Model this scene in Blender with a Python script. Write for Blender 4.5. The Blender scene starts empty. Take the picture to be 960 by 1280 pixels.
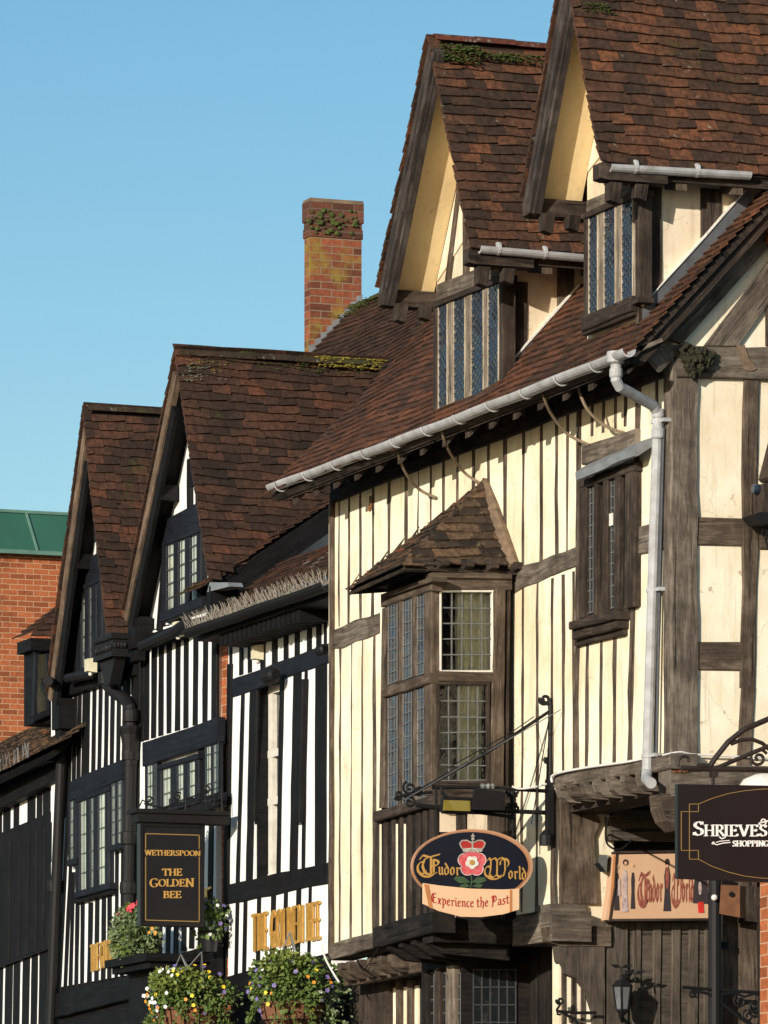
import bpy, bmesh, math, random
from mathutils import Vector, Matrix
random.seed(7)
R = random.random
def U(a, b): return a + (b - a) * R()

scene = bpy.context.scene
col = scene.collection

# ------------------------------------------------------------------ camera model
FPX, PX0, HZ = 7400.0, 480.0, 1667.0           # focal length, image centre and horizon in photo pixels
YAW = math.atan((480 + 2337) / FPX)            # street runs 20.8 degrees off the viewing axis
CAM = Vector((0, 0, 1.6))
DV = Vector((-math.cos(YAW), math.sin(YAW), 0))
RV = Vector((math.sin(YAW), math.cos(YAW), 0))
def ray(px, py): return DV + RV * ((px - PX0) / FPX) + Vector((0, 0, 1)) * ((HZ - py) / FPX)
def F(px, py, Y):                               # point of a wall parallel to the street
    d = ray(px, py); return CAM + d * (Y / d.y)
def S(px, py, X):                               # point of a wall square to the street
    d = ray(px, py); return CAM + d * (X / d.x)
def proj(P):
    q = P - CAM; D = q.dot(DV)
    return (PX0 + FPX * q.dot(RV) / D, HZ - FPX * q.z / D)

Y0 = 15.9                                       # cream house front wall
YD = Y0 - 0.20                                  # dormer window plane
YB = YD - 0.34                                  # dormer bargeboard plane
YE = Y0 - 0.42                                  # gutter line
YP = Y0 + 0.30                                  # pub wall
YI = Y0 + 0.36                                  # narrow white house wall
X1 = F(840, 800, Y0).x                          # cream house end wall
X2 = F(690, 1000, Y0).x                         # passage side wall

class Plane:
    """A wall plane; u along the wall, w up, n outwards."""
    def __init__(s, kind, c): s.kind, s.c = kind, c
    def uw(s, px, py):
        if s.kind == 'front': p = F(px, py, s.c); return (p.x, p.z)
        p = S(px, py, s.c); return (p.y, p.z)
    def at(s, u, w, n=0.0):
        if s.kind == 'front': return Vector((u, s.c - n, w))
        return Vector((s.c + n, u, w))
    def off(s, n): return Plane(s.kind, s.c - n if s.kind == 'front' else s.c + n)
    def P(s, px, py, n=0.0):
        p = F(px, py, s.c - n) if s.kind == 'front' else S(px, py, s.c + n)
        return p

FR, EN = Plane('front', Y0), Plane('end', X1)

# ------------------------------------------------------------------ mesh builder
SPLIT = {'gutter_clip', 'bracket', 'infill', 'rafter_foot', 'pipe_clip', 'casement', 'stay', 'gable_stud', 'upright', 'hook', 'hanger', 'arm', 'mullion', 'dentil', 'repair_patch', 'gutter', 'sill', 'hanging_wire', 'bargeboard', 'eaves_board', 'curtain', 'print', 'flourish', 'scroll_edge', 'scroll', 'seam', 'arch', 'wire', 'panel_infill'}
class MB:
    def __init__(s): s.v, s.f, s.uv = [], [], []
    def face(s, pts, uvs=None):
        i = len(s.v); s.v += [Vector(p) for p in pts]; s.f.append(tuple(range(i, i + len(pts))))
        s.uv.append(uvs if uvs else [(0, 0)] * len(pts))
    def grid_tube(s, rings, close=True, caps=True, ulen=None):
        """rings: list of equal-length vertex loops"""
        base = len(s.v); n = len(rings[0]); o = U(0, 50)
        for r in rings: s.v += [Vector(p) for p in r]
        acc = [0.0]
        for k in range(1, len(rings)):
            acc.append(acc[-1] + ((Vector(rings[k][0]) - Vector(rings[k - 1][0])).length))
        per = [0.0]
        for j in range(n): per.append(per[-1] + (Vector(rings[0][(j + 1) % n]) - Vector(rings[0][j])).length)
        for k in range(len(rings) - 1):
            for j in range(n if close else n - 1):
                a, b = base + k * n + j, base + k * n + (j + 1) % n
                s.f.append((a, b, b + n, a + n))
                s.uv.append([(acc[k] + o, per[j] + o), (acc[k] + o, per[j + 1] + o), (acc[k + 1] + o, per[j + 1] + o), (acc[k + 1] + o, per[j] + o)])
        if caps:
            e = base + (len(rings) - 1) * n
            s.f.append(tuple(base + j for j in reversed(range(n)))); s.uv.append([(o, o)] * n)
            s.f.append(tuple(e + j for j in range(n))); s.uv.append([(o, o)] * n)
    def hexa(s, p, uvscale=True):
        """8 corners: 0-3 one side, 4-7 the opposite side in the same order"""
        for q in ((3, 2, 1, 0), (4, 5, 6, 7), (0, 1, 5, 4), (1, 2, 6, 5), (2, 3, 7, 6), (3, 0, 4, 7)):
            pts = [Vector(p[i]) for i in q]
            e1 = (pts[1] - pts[0]).length; e2 = (pts[2] - pts[1]).length
            s.face(pts, [(0, 0), (e1, 0), (e1, e2), (0, e2)])
    def box(s, lo, hi):
        """axis-aligned, uv in metres: vertical faces (horizontal, z)"""
        x0, y0, z0 = lo; x1, y1, z1 = hi
        s.face([(x0, y0, z0), (x1, y0, z0), (x1, y0, z1), (x0, y0, z1)], [(x0, z0), (x1, z0), (x1, z1), (x0, z1)])
        s.face([(x1, y1, z0), (x0, y1, z0), (x0, y1, z1), (x1, y1, z1)], [(x1, z0), (x0, z0), (x0, z1), (x1, z1)])
        s.face([(x1, y0, z0), (x1, y1, z0), (x1, y1, z1), (x1, y0, z1)], [(y0, z0), (y1, z0), (y1, z1), (y0, z1)])
        s.face([(x0, y1, z0), (x0, y0, z0), (x0, y0, z1), (x0, y1, z1)], [(y1, z0), (y0, z0), (y0, z1), (y1, z1)])
        s.face([(x0, y0, z1), (x1, y0, z1), (x1, y1, z1), (x0, y1, z1)], [(x0, y0), (x1, y0), (x1, y1), (x0, y1)])
        s.face([(x0, y1, z0), (x1, y1, z0), (x1, y0, z0), (x0, y0, z0)], [(x0, y1), (x1, y1), (x1, y0), (x0, y0)])
    def prism(s, pts, off, grain=None):
        """polygon pts (3-D) extruded by the vector off; uv along grain"""
        pts = [Vector(p) for p in pts]; off = Vector(off); n = len(pts)
        nrm = Vector((0, 0, 0))
        for i in range(n): nrm += (pts[i] - pts[0]).cross(pts[(i + 1) % n] - pts[0])
        if nrm.dot(off) < 0: pts = list(reversed(pts))      # pts is now the back face seen from off side
        if grain is None:
            L = 0
            for i in range(n):
                d = pts[(i + 1) % n] - pts[i]
                if d.length > L: L = d.length; grain = d.normalized()
        g = Vector(grain).normalized()
        nn = nrm.normalized(); h = nn.cross(g)
        o = U(0, 60)
        def uv(p): return (p.dot(g) + o, p.dot(h) + p.dot(nn) + o * .7)
        top = [p + off for p in pts]
        s.face(top, [uv(p) for p in top])
        s.face(list(reversed(pts)), [uv(p) for p in reversed(pts)])
        for i in range(n):
            q = [pts[i], pts[(i + 1) % n], top[(i + 1) % n], top[i]]
            fn = (q[1] - q[0]).cross(q[3] - q[0])
            if fn.length < 1e-12: s.face(q); continue
            fn.normalize(); gg = g - fn * g.dot(fn)
            if gg.length < .35: gg = off - fn * off.dot(fn)
            gg.normalize(); hh = fn.cross(gg)
            s.face(q, [(p.dot(gg) + o, p.dot(hh) + o * .7) for p in q])
    def beam(s, a, b, side, nrm, w, d, wob=0.0, seg=None, back=0.02):
        """timber from a to b: width w along side, standing d proud along nrm and sunk back behind"""
        a, b = Vector(a), Vector(b); side = Vector(side).normalized(); nrm = Vector(nrm).normalized()
        L = (b - a).length
        if seg is None: seg = max(1, int(L / 0.22)) if wob else 1
        rings = []; l = r = 0
        for k in range(seg + 1):
            p = a.lerp(b, k / seg)
            l = l * .5 + U(-wob, wob); r = r * .5 + U(-wob, wob); dd = d + U(-wob, wob) * .35
            ch = min(.008, w * .12)
            rings.append([p - side * (w / 2 + l) - nrm * back, p - side * (w / 2 + l) + nrm * (dd - ch), p - side * (w / 2 + l - ch) + nrm * dd,
                          p + side * (w / 2 + r - ch) + nrm * dd, p + side * (w / 2 + r) + nrm * (dd - ch), p + side * (w / 2 + r) - nrm * back])
        s.grid_tube(rings)
    def tube(s, path, r, n=8, caps=True):
        path = [Vector(p) for p in path]; rings = []
        rr = r if isinstance(r, (list, tuple)) else [r] * len(path)
        up = None
        for i, p in enumerate(path):
            t = (path[min(i + 1, len(path) - 1)] - path[max(i - 1, 0)])
            if t.length < 1e-9: t = Vector((0, 0, 1))
            t.normalize()
            if up is None: up = t.orthogonal().normalized()
            up = (up - t * up.dot(t))
            if up.length < 1e-6: up = t.orthogonal()
            up.normalize(); sd = t.cross(up)
            rings.append([p + (up * math.cos(2 * math.pi * j / n) + sd * math.sin(2 * math.pi * j / n)) * rr[i] for j in range(n)])
        s.grid_tube(rings, caps=caps)
    def lathe(s, c, prof, n=16, axis=Vector((0, 0, 1))):
        c = Vector(c); a = Vector(axis).normalized(); e1 = a.orthogonal().normalized(); e2 = a.cross(e1)
        rings = [[c + a * h + (e1 * math.cos(2 * math.pi * j / n) + e2 * math.sin(2 * math.pi * j / n)) * max(r, 1e-4) for j in range(n)] for r, h in prof]
        s.grid_tube(rings)
    def blob(s, c, r, n=6, m=4, jit=.25, sq=(1, 1, 1)):
        c = Vector(c); rings = []
        for k in range(m + 1):
            th = math.pi * k / m
            rings.append([c + Vector((math.sin(th) * math.cos(2 * math.pi * j / n) * sq[0], math.sin(th) * math.sin(2 * math.pi * j / n) * sq[1], -math.cos(th) * sq[2])) * r * (1 + U(-jit, jit)) if 0 < k < m
                          else c + Vector((0, 0, -math.cos(th) * sq[2])) * r + Vector((1e-4 * math.cos(j), 1e-4 * math.sin(j), 0)) for j in range(n)])
        s.grid_tube(rings, caps=False)
    def islands(s):
        par = {}
        def find(a):
            while par[a] != a: par[a] = par[par[a]]; a = par[a]
            return a
        key = [tuple(round(c, 4) for c in v) for v in s.v]
        for k in key: par.setdefault(k, k)
        for fc in s.f:
            r = find(key[fc[0]])
            for i in fc[1:]: par[find(key[i])] = r
        out = {}
        for fc, uv in zip(s.f, s.uv): out.setdefault(find(key[fc[0]]), []).append((fc, uv))
        res = []
        for lst in out.values():
            m = MB()
            for fc, uv in lst: m.face([s.v[i] for i in fc], uv)
            res.append(m)
        return res
    def build(s, name, mat, root=None, parent=None, smooth=False):
        if name in SPLIT:
            ms = s.islands()
            if len(ms) > 1: return [m._build(name, mat, root, parent, smooth) for m in ms][0]
        return s._build(name, mat, root, parent, smooth)
    def _build(s, name, mat, root=None, parent=None, smooth=False):
        me = bpy.data.meshes.new(name)
        o0 = Vector(root.location) if root else Vector((0, 0, 0))
        me.from_pydata([tuple(v - o0) for v in s.v], [], s.f)
        uvl = me.uv_layers.new(name='UVMap')
        flat = []
        for u in s.uv:
            for q in u: flat += [q[0], q[1]]
        uvl.data.foreach_set('uv', flat)
        if isinstance(mat, (list, tuple)):
            for m_ in mat: me.materials.append(m_)
        else: me.materials.append(mat)
        if smooth: me.polygons.foreach_set('use_smooth', [True] * len(me.polygons))
        me.update()
        o = bpy.data.objects.new(name, me); col.objects.link(o)
        p = parent or root
        if p: o.parent = p
        return o

ROOTS = {}
def thing(name, loc, label, cat, group=None):
    o = bpy.data.objects.new(name, None); col.objects.link(o); o.location = loc
    o.empty_display_size = .2
    o['label'] = label; o['category'] = cat
    if group: o['group'] = group
    return o
def tag(o, label, cat, group=None):
    o['label'] = label; o['category'] = cat
    if group: o['group'] = group
    return o
def copy_tree(o, parent=None, label=None):
    c = o.copy(); col.objects.link(c)
    if parent: c.parent = parent
    if label: c['label'] = label
    for ch in [x for x in bpy.data.objects if x.parent == o]: copy_tree(ch, c)
    return c

# ------------------------------------------------------------------ materials
class M:
    def __init__(s, name):
        s.m = bpy.data.materials.new(name); s.m.use_nodes = True
        s.n, s.l = s.m.node_tree.nodes, s.m.node_tree.links
        s.b = s.n['Principled BSDF']
    def node(s, t, ins=None, **kw):
        nd = s.n.new(t)
        for k, v in kw.items(): setattr(nd, k, v)
        for k, v in (ins or {}).items():
            sock = nd.inputs[k]
            if isinstance(v, bpy.types.NodeSocket): s.l.new(v, sock)
            else: sock.default_value = v
        return nd
    def set(s, **kw):
        for k, v in kw.items():
            sock = s.b.inputs[k.replace('_', ' ')]
            if isinstance(v, bpy.types.NodeSocket): s.l.new(v, sock)
            else: sock.default_value = v
        return s
    def pos(s): return s.node('ShaderNodeNewGeometry').outputs['Position']
    def uv(s): return s.node('ShaderNodeTexCoord').outputs['UV']
    def island(s): return s.node('ShaderNodeNewGeometry').outputs['Random Per Island']
    def map(s, vec, scale, loc=(0, 0, 0)):
        return s.node('ShaderNodeMapping', {'Vector': vec, 'Scale': scale, 'Location': loc}).outputs[0]
    def noise(s, vec, scale, detail=4, rough=.55, dist=0):
        return s.node('ShaderNodeTexNoise', {'Vector': vec, 'Scale': scale, 'Detail': detail, 'Roughness': rough, 'Distortion': dist}).outputs['Fac']
    def ramp(s, fac, stops, interp='LINEAR'):
        r = s.node('ShaderNodeValToRGB', {'Fac': fac}); e = r.color_ramp; e.interpolation = interp
        while len(e.elements) < len(stops): e.elements.new(.5)
        for el, (p, c) in zip(e.elements, stops):
            el.position = p; el.color = (*c, 1) if len(c) == 3 else c
        return r.outputs[0]
    def fac(s, f, a, b):                         # remap to 0..1, clamped
        return s.node('ShaderNodeMapRange', {'Value': f, 'From Min': a, 'From Max': b}).outputs[0]
    def mix(s, f, a, b, mode='MIX'):
        nd = s.node('ShaderNodeMix', data_type='RGBA', blend_type=mode)
        for k, v in ((0, f), (6, a), (7, b)):
            if isinstance(v, bpy.types.NodeSocket): s.l.new(v, nd.inputs[k])
            else: nd.inputs[k].default_value = (*v, 1) if isinstance(v, (tuple, list)) and len(v) == 3 else v
        return nd.outputs[2]
    def math(s, op, a, b=0):
        nd = s.node('ShaderNodeMath', operation=op)
        for k, v in ((0, a), (1, b)):
            if isinstance(v, bpy.types.NodeSocket): s.l.new(v, nd.inputs[k])
            else: nd.inputs[k].default_value = v
        return nd.outputs[0]
    def bump(s, h, strength=.4, dist=.01):
        s.l.new(s.node('ShaderNodeBump', {'Height': h, 'Strength': strength, 'Distance': dist}).outputs[0], s.b.inputs['Normal']); return s

def mat_wood(name, dark, mid, light, rough=.85, crack=.8, bump=.6, spec=.25):
    m = M(name); uv = m.uv()
    fib = m.noise(m.map(uv, (2.4, 26, 1)), 1.0, 6, .68, 1.4)
    fine = m.noise(m.map(uv, (7, 160, 1)), 1.0, 3, .6)
    blot = m.noise(m.pos(), 4.0, 6, .7)
    c = m.ramp(m.math('ADD', m.math('MULTIPLY', fib, .52), m.math('MULTIPLY', blot, .48)), [(.36, dark), (.49, mid), (.62, light)])
    isl = m.island()
    c = m.mix(m.math('MULTIPLY', isl, .35), c, mid, 'MIX')
    c = m.mix(m.fac(fine, .35, .75), c, m.mix(.5, c, (1, 1, 1), 'MULTIPLY'), 'MIX')
    ck = m.noise(m.map(uv, (.8, 20, 1), (4, 9, 0)), 1.0, 4, .7, 1.0)
    ck = m.ramp(ck, [(.36, (0, 0, 0)), (.40, (1, 1, 1))])
    c = m.mix(m.math('MULTIPLY', m.math('SUBTRACT', 1, ck), crack), c, tuple(x * .3 for x in dark))
    m.set(Base_Color=c, Roughness=rough, Specular_IOR_Level=spec)
    h = m.math('ADD', m.math('MULTIPLY', fib, .7), m.math('ADD', m.math('MULTIPLY', ck, .5), m.math('MULTIPLY', fine, .25)))
    m.bump(h, bump, .012)
    return m.m

def mat_plaster(name, base, stain, patch=None, rough=.9, amt=.55):
    m = M(name); p = m.pos()
    n1 = m.noise(p, 1.6, 5, .6); n2 = m.noise(m.map(p, (9, 9, 1.6)), 1.0, 4, .6); n3 = m.noise(p, 45, 3, .6)
    c = m.mix(m.math('MULTIPLY', m.fac(n1, .42, .78), amt), base, stain)
    c = m.mix(m.math('MULTIPLY', m.fac(n2, .52, .8), amt * .7), c, tuple(a * .82 for a in stain))
    if patch:
        n4 = m.noise(p, 2.9, 6, .68)
        c = m.mix(m.math('MULTIPLY', m.fac(n4, .635, .65), .8), c, patch)
    st = m.noise(m.map(p, (26, 26, 1.1)), 1.0, 3, .6)
    c = m.mix(m.math('MULTIPLY', m.fac(st, .58, .74), amt * .5), c, tuple(a * .62 for a in stain))
    vz = m.node('ShaderNodeTexVoronoi', {'Vector': m.node('ShaderNodeVectorMath', {0: p, 1: m.node('ShaderNodeVectorMath', {0: m.node('ShaderNodeTexNoise', {'Vector': p, 'Scale': 3.0, 'Detail': 4.0}).outputs['Color'], 'Scale': .5}, operation='SCALE').outputs[0]}, operation='ADD').outputs[0], 'Scale': 1.3}, feature='DISTANCE_TO_EDGE').outputs['Distance']
    c = m.mix(m.math('MULTIPLY', m.math('SUBTRACT', 1, m.fac(vz, .0, .006)), .38 * amt), c, tuple(a * .35 for a in stain))
    sp = m.noise(p, 22, 2, .5)
    c = m.mix(m.math('MULTIPLY', m.fac(sp, .70, .76), .35), c, tuple(a * .45 for a in stain))
    m.set(Base_Color=c, Roughness=rough, Specular_IOR_Level=.2)
    m.bump(m.math('ADD', m.math('MULTIPLY', m.noise(p, 7, 5, .6), .8), m.math('MULTIPLY', n3, .2)), .28, .02)
    return m.m

def mat_tile(name, stops, lich=(.30, .29, .22), lo=.66, moss=(.045, .05, .012), mo=.62, vi=.50):
    m = M(name); p = m.pos(); isl = m.island()
    big = m.noise(p, 1.3, 4, .6)
    f = m.math('ADD', m.math('ADD', m.math('MULTIPLY', isl, vi), .13 - (vi - .52) / 2), m.math('MULTIPLY', m.math('SUBTRACT', big, .5), .9))
    c = m.ramp(m.math('ADD', f, .06), stops)
    g = m.noise(p, 26, 4, .65)
    c = m.mix(m.fac(g, .35, .7), m.mix(.72, c, (.012, .009, .008)), c)
    c = m.mix(m.math('MULTIPLY', m.fac(m.noise(p, 15, 4, .7), lo, lo + .05), .55), c, lich)
    c = m.mix(m.math('MULTIPLY', m.fac(m.math('ADD', m.math('MULTIPLY', m.noise(p, 2.1, 4, .6), .75), m.math('MULTIPLY', m.noise(p, 30, 3, .6), .25)), mo, mo + .06), .75), c, moss)
    m.set(Base_Color=c, Roughness=.88, Specular_IOR_Level=.22)
    m.bump(m.noise(p, 60, 4, .6), .45, .006)
    return m.m

def mat_brick(name, cols, mortar=(.32, .27, .2), w=.225, h=.075, stain=None):
    m = M(name); uv = m.uv()
    wob = m.node('ShaderNodeVectorMath', {0: uv, 1: m.node('ShaderNodeVectorMath', {0: m.node('ShaderNodeTexNoise', {'Vector': uv, 'Scale': 6.0}).outputs['Color'], 'Scale': .012}, operation='SCALE').outputs[0]}, operation='ADD').outputs[0]
    b = m.node('ShaderNodeTexBrick', {'Vector': wob, 'Color1': (0, 0, 0, 1), 'Color2': (1, 1, 1, 1), 'Mortar': (.5, .5, .5, 1), 'Scale': 1.0, 'Mortar Size': .0055, 'Mortar Smooth': .25, 'Bias': 0.0, 'Brick Width': w, 'Row Height': h})
    b.offset = .5
    c = m.ramp(b.outputs['Color'], cols)
    p = m.pos()
    c = m.mix(m.fac(m.noise(p, 30, 4, .6), .3, .75), m.mix(.5, c, (.03, .015, .01)), c)
    c = m.mix(b.outputs['Fac'], c, mortar)
    c = m.mix(m.math('MULTIPLY', m.fac(m.noise(p, 1.4, 5, .65), .52, .7), .55), c, (.03, .022, .016))
    if stain:
        (col2, scale, lo) = stain
        c = m.mix(m.math('MULTIPLY', m.fac(m.noise(p, scale, 5, .65), lo, lo + .12), .8), c, col2)
    m.set(Base_Color=c, Roughness=.9, Specular_IOR_Level=.2)
    hh = m.math('ADD', m.math('MULTIPLY', m.math('SUBTRACT', 1, b.outputs['Fac']), .8), m.math('MULTIPLY', m.noise(p, 40, 4, .6), .3))
    m.bump(hh, .6, .012)
    return m.m

def mat_plain(name, colr, rough=.6, metal=0, spec=.4, var=.25, bump=.15, scale=18, alt=None):
    m = M(name); p = m.pos()
    n = m.noise(p, scale, 4, .6)
    c = m.mix(m.math('MULTIPLY', m.fac(n, .35, .75), var * 2), colr, alt or tuple(x * .45 for x in colr))
    m.set(Base_Color=c, Roughness=rough, Metallic=metal, Specular_IOR_Level=spec)
    m.bump(m.noise(p, scale * 2.5, 3, .6), bump, .006)
    return m.m

def mat_glass(name, tint=(.012, .02, .03), wav=.25, scale=9, rough=.04, spec=.6, tilt=.30):
    """old window glass: dark room behind, wavy panes mirroring the sky"""
    m = M(name); p = m.pos()
    m.set(Base_Color=(*tint, 1), Roughness=rough, Specular_IOR_Level=spec, IOR=1.52)
    m.bump(m.noise(p, scale, 3, .5), wav, .02)
    bn = [n for n in m.n if n.type == 'BUMP'][0]
    vor = m.node('ShaderNodeTexVoronoi', {'Vector': p, 'Scale': 10.0}).outputs['Color']
    off = m.node('ShaderNodeVectorMath', {0: m.node('ShaderNodeVectorMath', {0: vor, 1: (.5, .5, .5)}, operation='SUBTRACT').outputs[0], 'Scale': tilt}, operation='SCALE').outputs[0]
    nn = m.node('ShaderNodeVectorMath', {0: m.node('ShaderNodeVectorMath', {0: bn.outputs[0], 1: off}, operation='ADD').outputs[0]}, operation='NORMALIZE').outputs[0]
    m.l.new(nn, m.b.inputs['Normal'])
    return m.m

def mat_clear(name, tr=(.95, .97, .94), scale=7, wav=.3):
    m = M(name); p = m.pos()
    t = m.node('ShaderNodeBsdfTransparent', {'Color': (*tr, 1)})
    bp = m.node('ShaderNodeBump', {'Height': m.noise(p, scale, 3, .5), 'Strength': wav, 'Distance': .02}).outputs[0]
    g = m.node('ShaderNodeBsdfGlossy', {'Color': (1, 1, 1, 1), 'Roughness': .05, 'Normal': bp})
    fr = m.node('ShaderNodeFresnel', {'IOR': 1.5})
    mx = m.node('ShaderNodeMixShader', {0: m.math('ADD', fr.outputs[0], .02), 1: t.outputs[0], 2: g.outputs[0]})
    m.l.new(mx.outputs[0], m.n['Material Output'].inputs['Surface'])
    return m.m

W = {}
W['oak'] = mat_wood('weathered_oak', (.014, .009, .006), (.070, .050, .035), (.175, .135, .10))
W['oakdark'] = mat_wood('dark_oak', (.008, .006, .005), (.030, .021, .016), (.085, .064, .048))
W['oakgrey'] = mat_wood('silvered_oak', (.018, .013, .010), (.098, .078, .060), (.235, .198, .158))
W['barge'] = mat_wood('bargeboard_oak', (.010, .008, .007), (.036, .028, .025), (.095, .08, .07))
W['bargebrown'] = mat_wood('brown_bargeboard', (.03, .02, .014), (.11, .075, .05), (.24, .17, .12))
W['black'] = mat_wood('black_painted_timber', (.003, .003, .0032), (.006, .006, .0066), (.012, .0115, .0125), rough=.65, crack=.5, bump=.6, spec=.14)
W['blackblue'] = mat_wood('blue_black_painted_timber', (.0045, .0055, .009), (.008, .0092, .0135), (.015, .0175, .025), rough=.6, crack=.5, spec=.18)
W['paleoak'] = mat_wood('highlit_pale_oak', (.12, .09, .06), (.32, .26, .19), (.58, .5, .4))
W['oakblack'] = mat_wood('near_black_oak', (.004, .0035, .003), (.012, .010, .009), (.034, .027, .022), rough=.8, spec=.15)  # near-black oak for the oriel base and the bay below
W['mulloak'] = mat_wood('mullion_oak', (.05, .04, .03), (.15, .12, .09), (.30, .25, .19))
W['plank'] = mat_wood('brown_plank', (.022, .017, .013), (.070, .056, .043), (.125, .103, .080))
W['cream'] = mat_plaster('cream_limewash', (.80, .745, .58), (.64, .51, .31), patch=None, amt=1.0)
W['endcream'] = mat_plaster('end_wall_limewash', (.79, .725, .57), (.64, .50, .32), patch=(.42, .31, .21), amt=1.0)
W['ochre'] = mat_plaster('ochre_limewash', (.70, .545, .30), (.62, .44, .22), amt=.5)
W['cheek'] = mat_plaster('dormer_plaster', (.72, .62, .47), (.52, .38, .24), amt=.9)
W['white'] = mat_plaster('white_limewash', (.80, .80, .78), (.66, .65, .6), amt=.3)
W['tile'] = mat_tile('clay_tile', [(0.0, (0.0247, 0.017, 0.012)), (0.3, (0.0634, 0.0357, 0.0225)), (0.58, (0.1321, 0.0579, 0.03)), (0.82, (0.2378, 0.0885, 0.039)), (1.0, (0.3875, 0.1277, 0.048))])
W['tilered'] = mat_tile('red_clay_tile', [(0.0, (0.0381, 0.0238, 0.016)), (0.3, (0.0838, 0.0415, 0.0253)), (0.6, (0.1602, 0.0667, 0.0346)), (0.85, (0.2517, 0.0921, 0.0426)), (1.0, (0.351, 0.1262, 0.0532))], lich=(.22, .2, .15))
W['tilepub'] = mat_tile('dark_clay_tile', [(0.0, (0.0193, 0.0144, 0.0112)), (0.35, (0.0521, 0.0289, 0.0192)), (0.66, (0.106, 0.047, 0.0272)), (0.9, (0.1926, 0.0688, 0.032)), (1.0, (0.3853, 0.1121, 0.0416))], lich=(.14, .12, .05), mo=.6)
W['tileoriel'] = mat_tile('mossy_tile', [(0.0, (0.0174, 0.0145, 0.0126)), (0.35, (0.0725, 0.0493, 0.0336)), (0.6, (0.1377, 0.0899, 0.056)), (0.85, (0.2175, 0.1232, 0.0672)), (1.0, (0.377, 0.1087, 0.042))], lich=(.2, .17, .09), lo=.60, mo=.72, vi=.85)
W['ridgered'] = mat_tile('red_ridge_tile', [(.0, (.09, .03, .02)), (.5, (.17, .05, .028)), (1.0, (.22, .07, .04))], lich=(.25, .24, .2), lo=.58)
W['ridgedark'] = mat_tile('mossy_ridge_tile', [(.0, (.03, .02, .013)), (.5, (.06, .04, .022)), (1.0, (.11, .06, .03))], lich=(.28, .27, .19), lo=.6, mo=.5)
W['moss'] = mat_plain('moss', (.050, .085, .015), .95, var=.5, scale=40, alt=(.075, .07, .015), bump=.8)
W['mossdark'] = mat_plain('dry_moss', (.011, .011, .006), .95, var=.5, scale=50, alt=(.04, .038, .015), bump=.9)
W['ymoss'] = mat_plain('yellow_lichen', (.30, .23, .03), .95, var=.5, scale=35, alt=(.07, .065, .02), bump=.8)
W['glichen'] = mat_plain('pale_lichen', (.24, .27, .19), .95, var=.4, scale=40, alt=(.1, .11, .07), bump=.8)
W['mortar'] = mat_plain('mortar_fillet', (.21, .145, .092), .95, var=.5, scale=14, alt=(.085, .058, .04), bump=.6)
W['lead'] = mat_plain('lead_sheet', (.24, .255, .27), .5, .2, .5, var=.35, scale=9, alt=(.12, .125, .13), bump=.35)
W['leaddark'] = mat_plain('dark_lead', (.12, .125, .135), .55, .2, .4, var=.4, scale=9, bump=.4)
W['came'] = mat_plain('window_lead', (.17, .175, .17), .5, .3, .5, var=.3, scale=30)
W['camedark'] = mat_plain('dull_window_lead', (.07, .075, .085), .5, .3, .5, var=.3, scale=30)
W['gutter'] = mat_plain('grey_gutter_paint', (.42, .425, .435), .55, 0, .35, var=.5, scale=9, alt=(.25, .245, .235))
W['spike'] = mat_plain('bird_spike_plastic', (.30, .265, .22), .6, var=.5, scale=30)
W['iron'] = mat_plain('black_iron', (.009, .0085, .009), .6, 0, .25, var=.2, scale=20)
W['ironbrown'] = mat_plain('brown_wrought_iron', (.035, .026, .022), .6, .3, .4, var=.4, scale=20)
W['glassblue'] = mat_glass('old_glass', (.022, .036, .058), .4, 11, .06, .9, .42)
W['glassdark'] = mat_glass('dark_glass', (.012, .014, .015), .25, 9)
W['clear'] = mat_clear('clear_glass')
W['curtain'] = mat_plain('cream_curtain', (.78, .72, .48), .95, var=.25, scale=5, alt=(.60, .58, .36))
W['curtaingrey'] = mat_plain('grey_curtain', (.62, .64, .57), .95, var=.25, scale=9, alt=(.3, .31, .28))
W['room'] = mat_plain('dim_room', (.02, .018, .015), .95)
W['winpaint'] = mat_plain('cream_window_paint', (.70, .66, .58), .55, var=.25, scale=12)
W['brickred'] = mat_brick('red_brick', [(0, (.27, .078, .03)), (.5, (.44, .125, .045)), (1, (.52, .16, .06))], (.46, .28, .17))
W['brickchim'] = mat_brick('chimney_brick', [(0, (.14, .045, .026)), (.5, (.27, .08, .04)), (1, (.36, .105, .05))], (.22, .16, .11), .21, .066, stain=((.25, .19, .035), 2.6, .50))
W['bricksoot'] = mat_brick('sooty_chimney_brick', [(0, (.07, .032, .022)), (.5, (.13, .05, .03)), (1, (.19, .07, .04))], (.13, .10, .075), .21, .066)
W['copper'] = mat_plain('verdigris_copper', (.028, .105, .075), .75, 0, .25, var=.3, scale=2.5, alt=(.022, .08, .058))
W['copperpale'] = mat_plain('pale_verdigris', (.11, .21, .165), .85, 0, .2, var=.3, scale=5)
W['gold'] = mat_plain('gilt_lettering', (.78, .44, .10), .32, .55, .5, var=.3, scale=16, alt=(.45, .21, .045))
W['goldpaint'] = mat_plain('gold_paint', (.52, .29, .075), .5, .1, .4, var=.15, scale=20)
W['goldline'] = mat_plain('dull_gold_line', (.30, .19, .06), .5, .1, .4, var=.1)
W['signblack'] = mat_plain('black_sign_paint', (.007, .007, .009), .35, 0, .5, var=.2, scale=3, bump=.05)
W['signnavy'] = mat_plain('navy_sign_paint', (.008, .009, .018), .4, 0, .45, var=.2, scale=3, bump=.05)
W['rim'] = mat_plain('copper_pink_rim', (.52, .30, .19), .45, .1, .4, var=.3, scale=6, alt=(.40, .2, .1))
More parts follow.
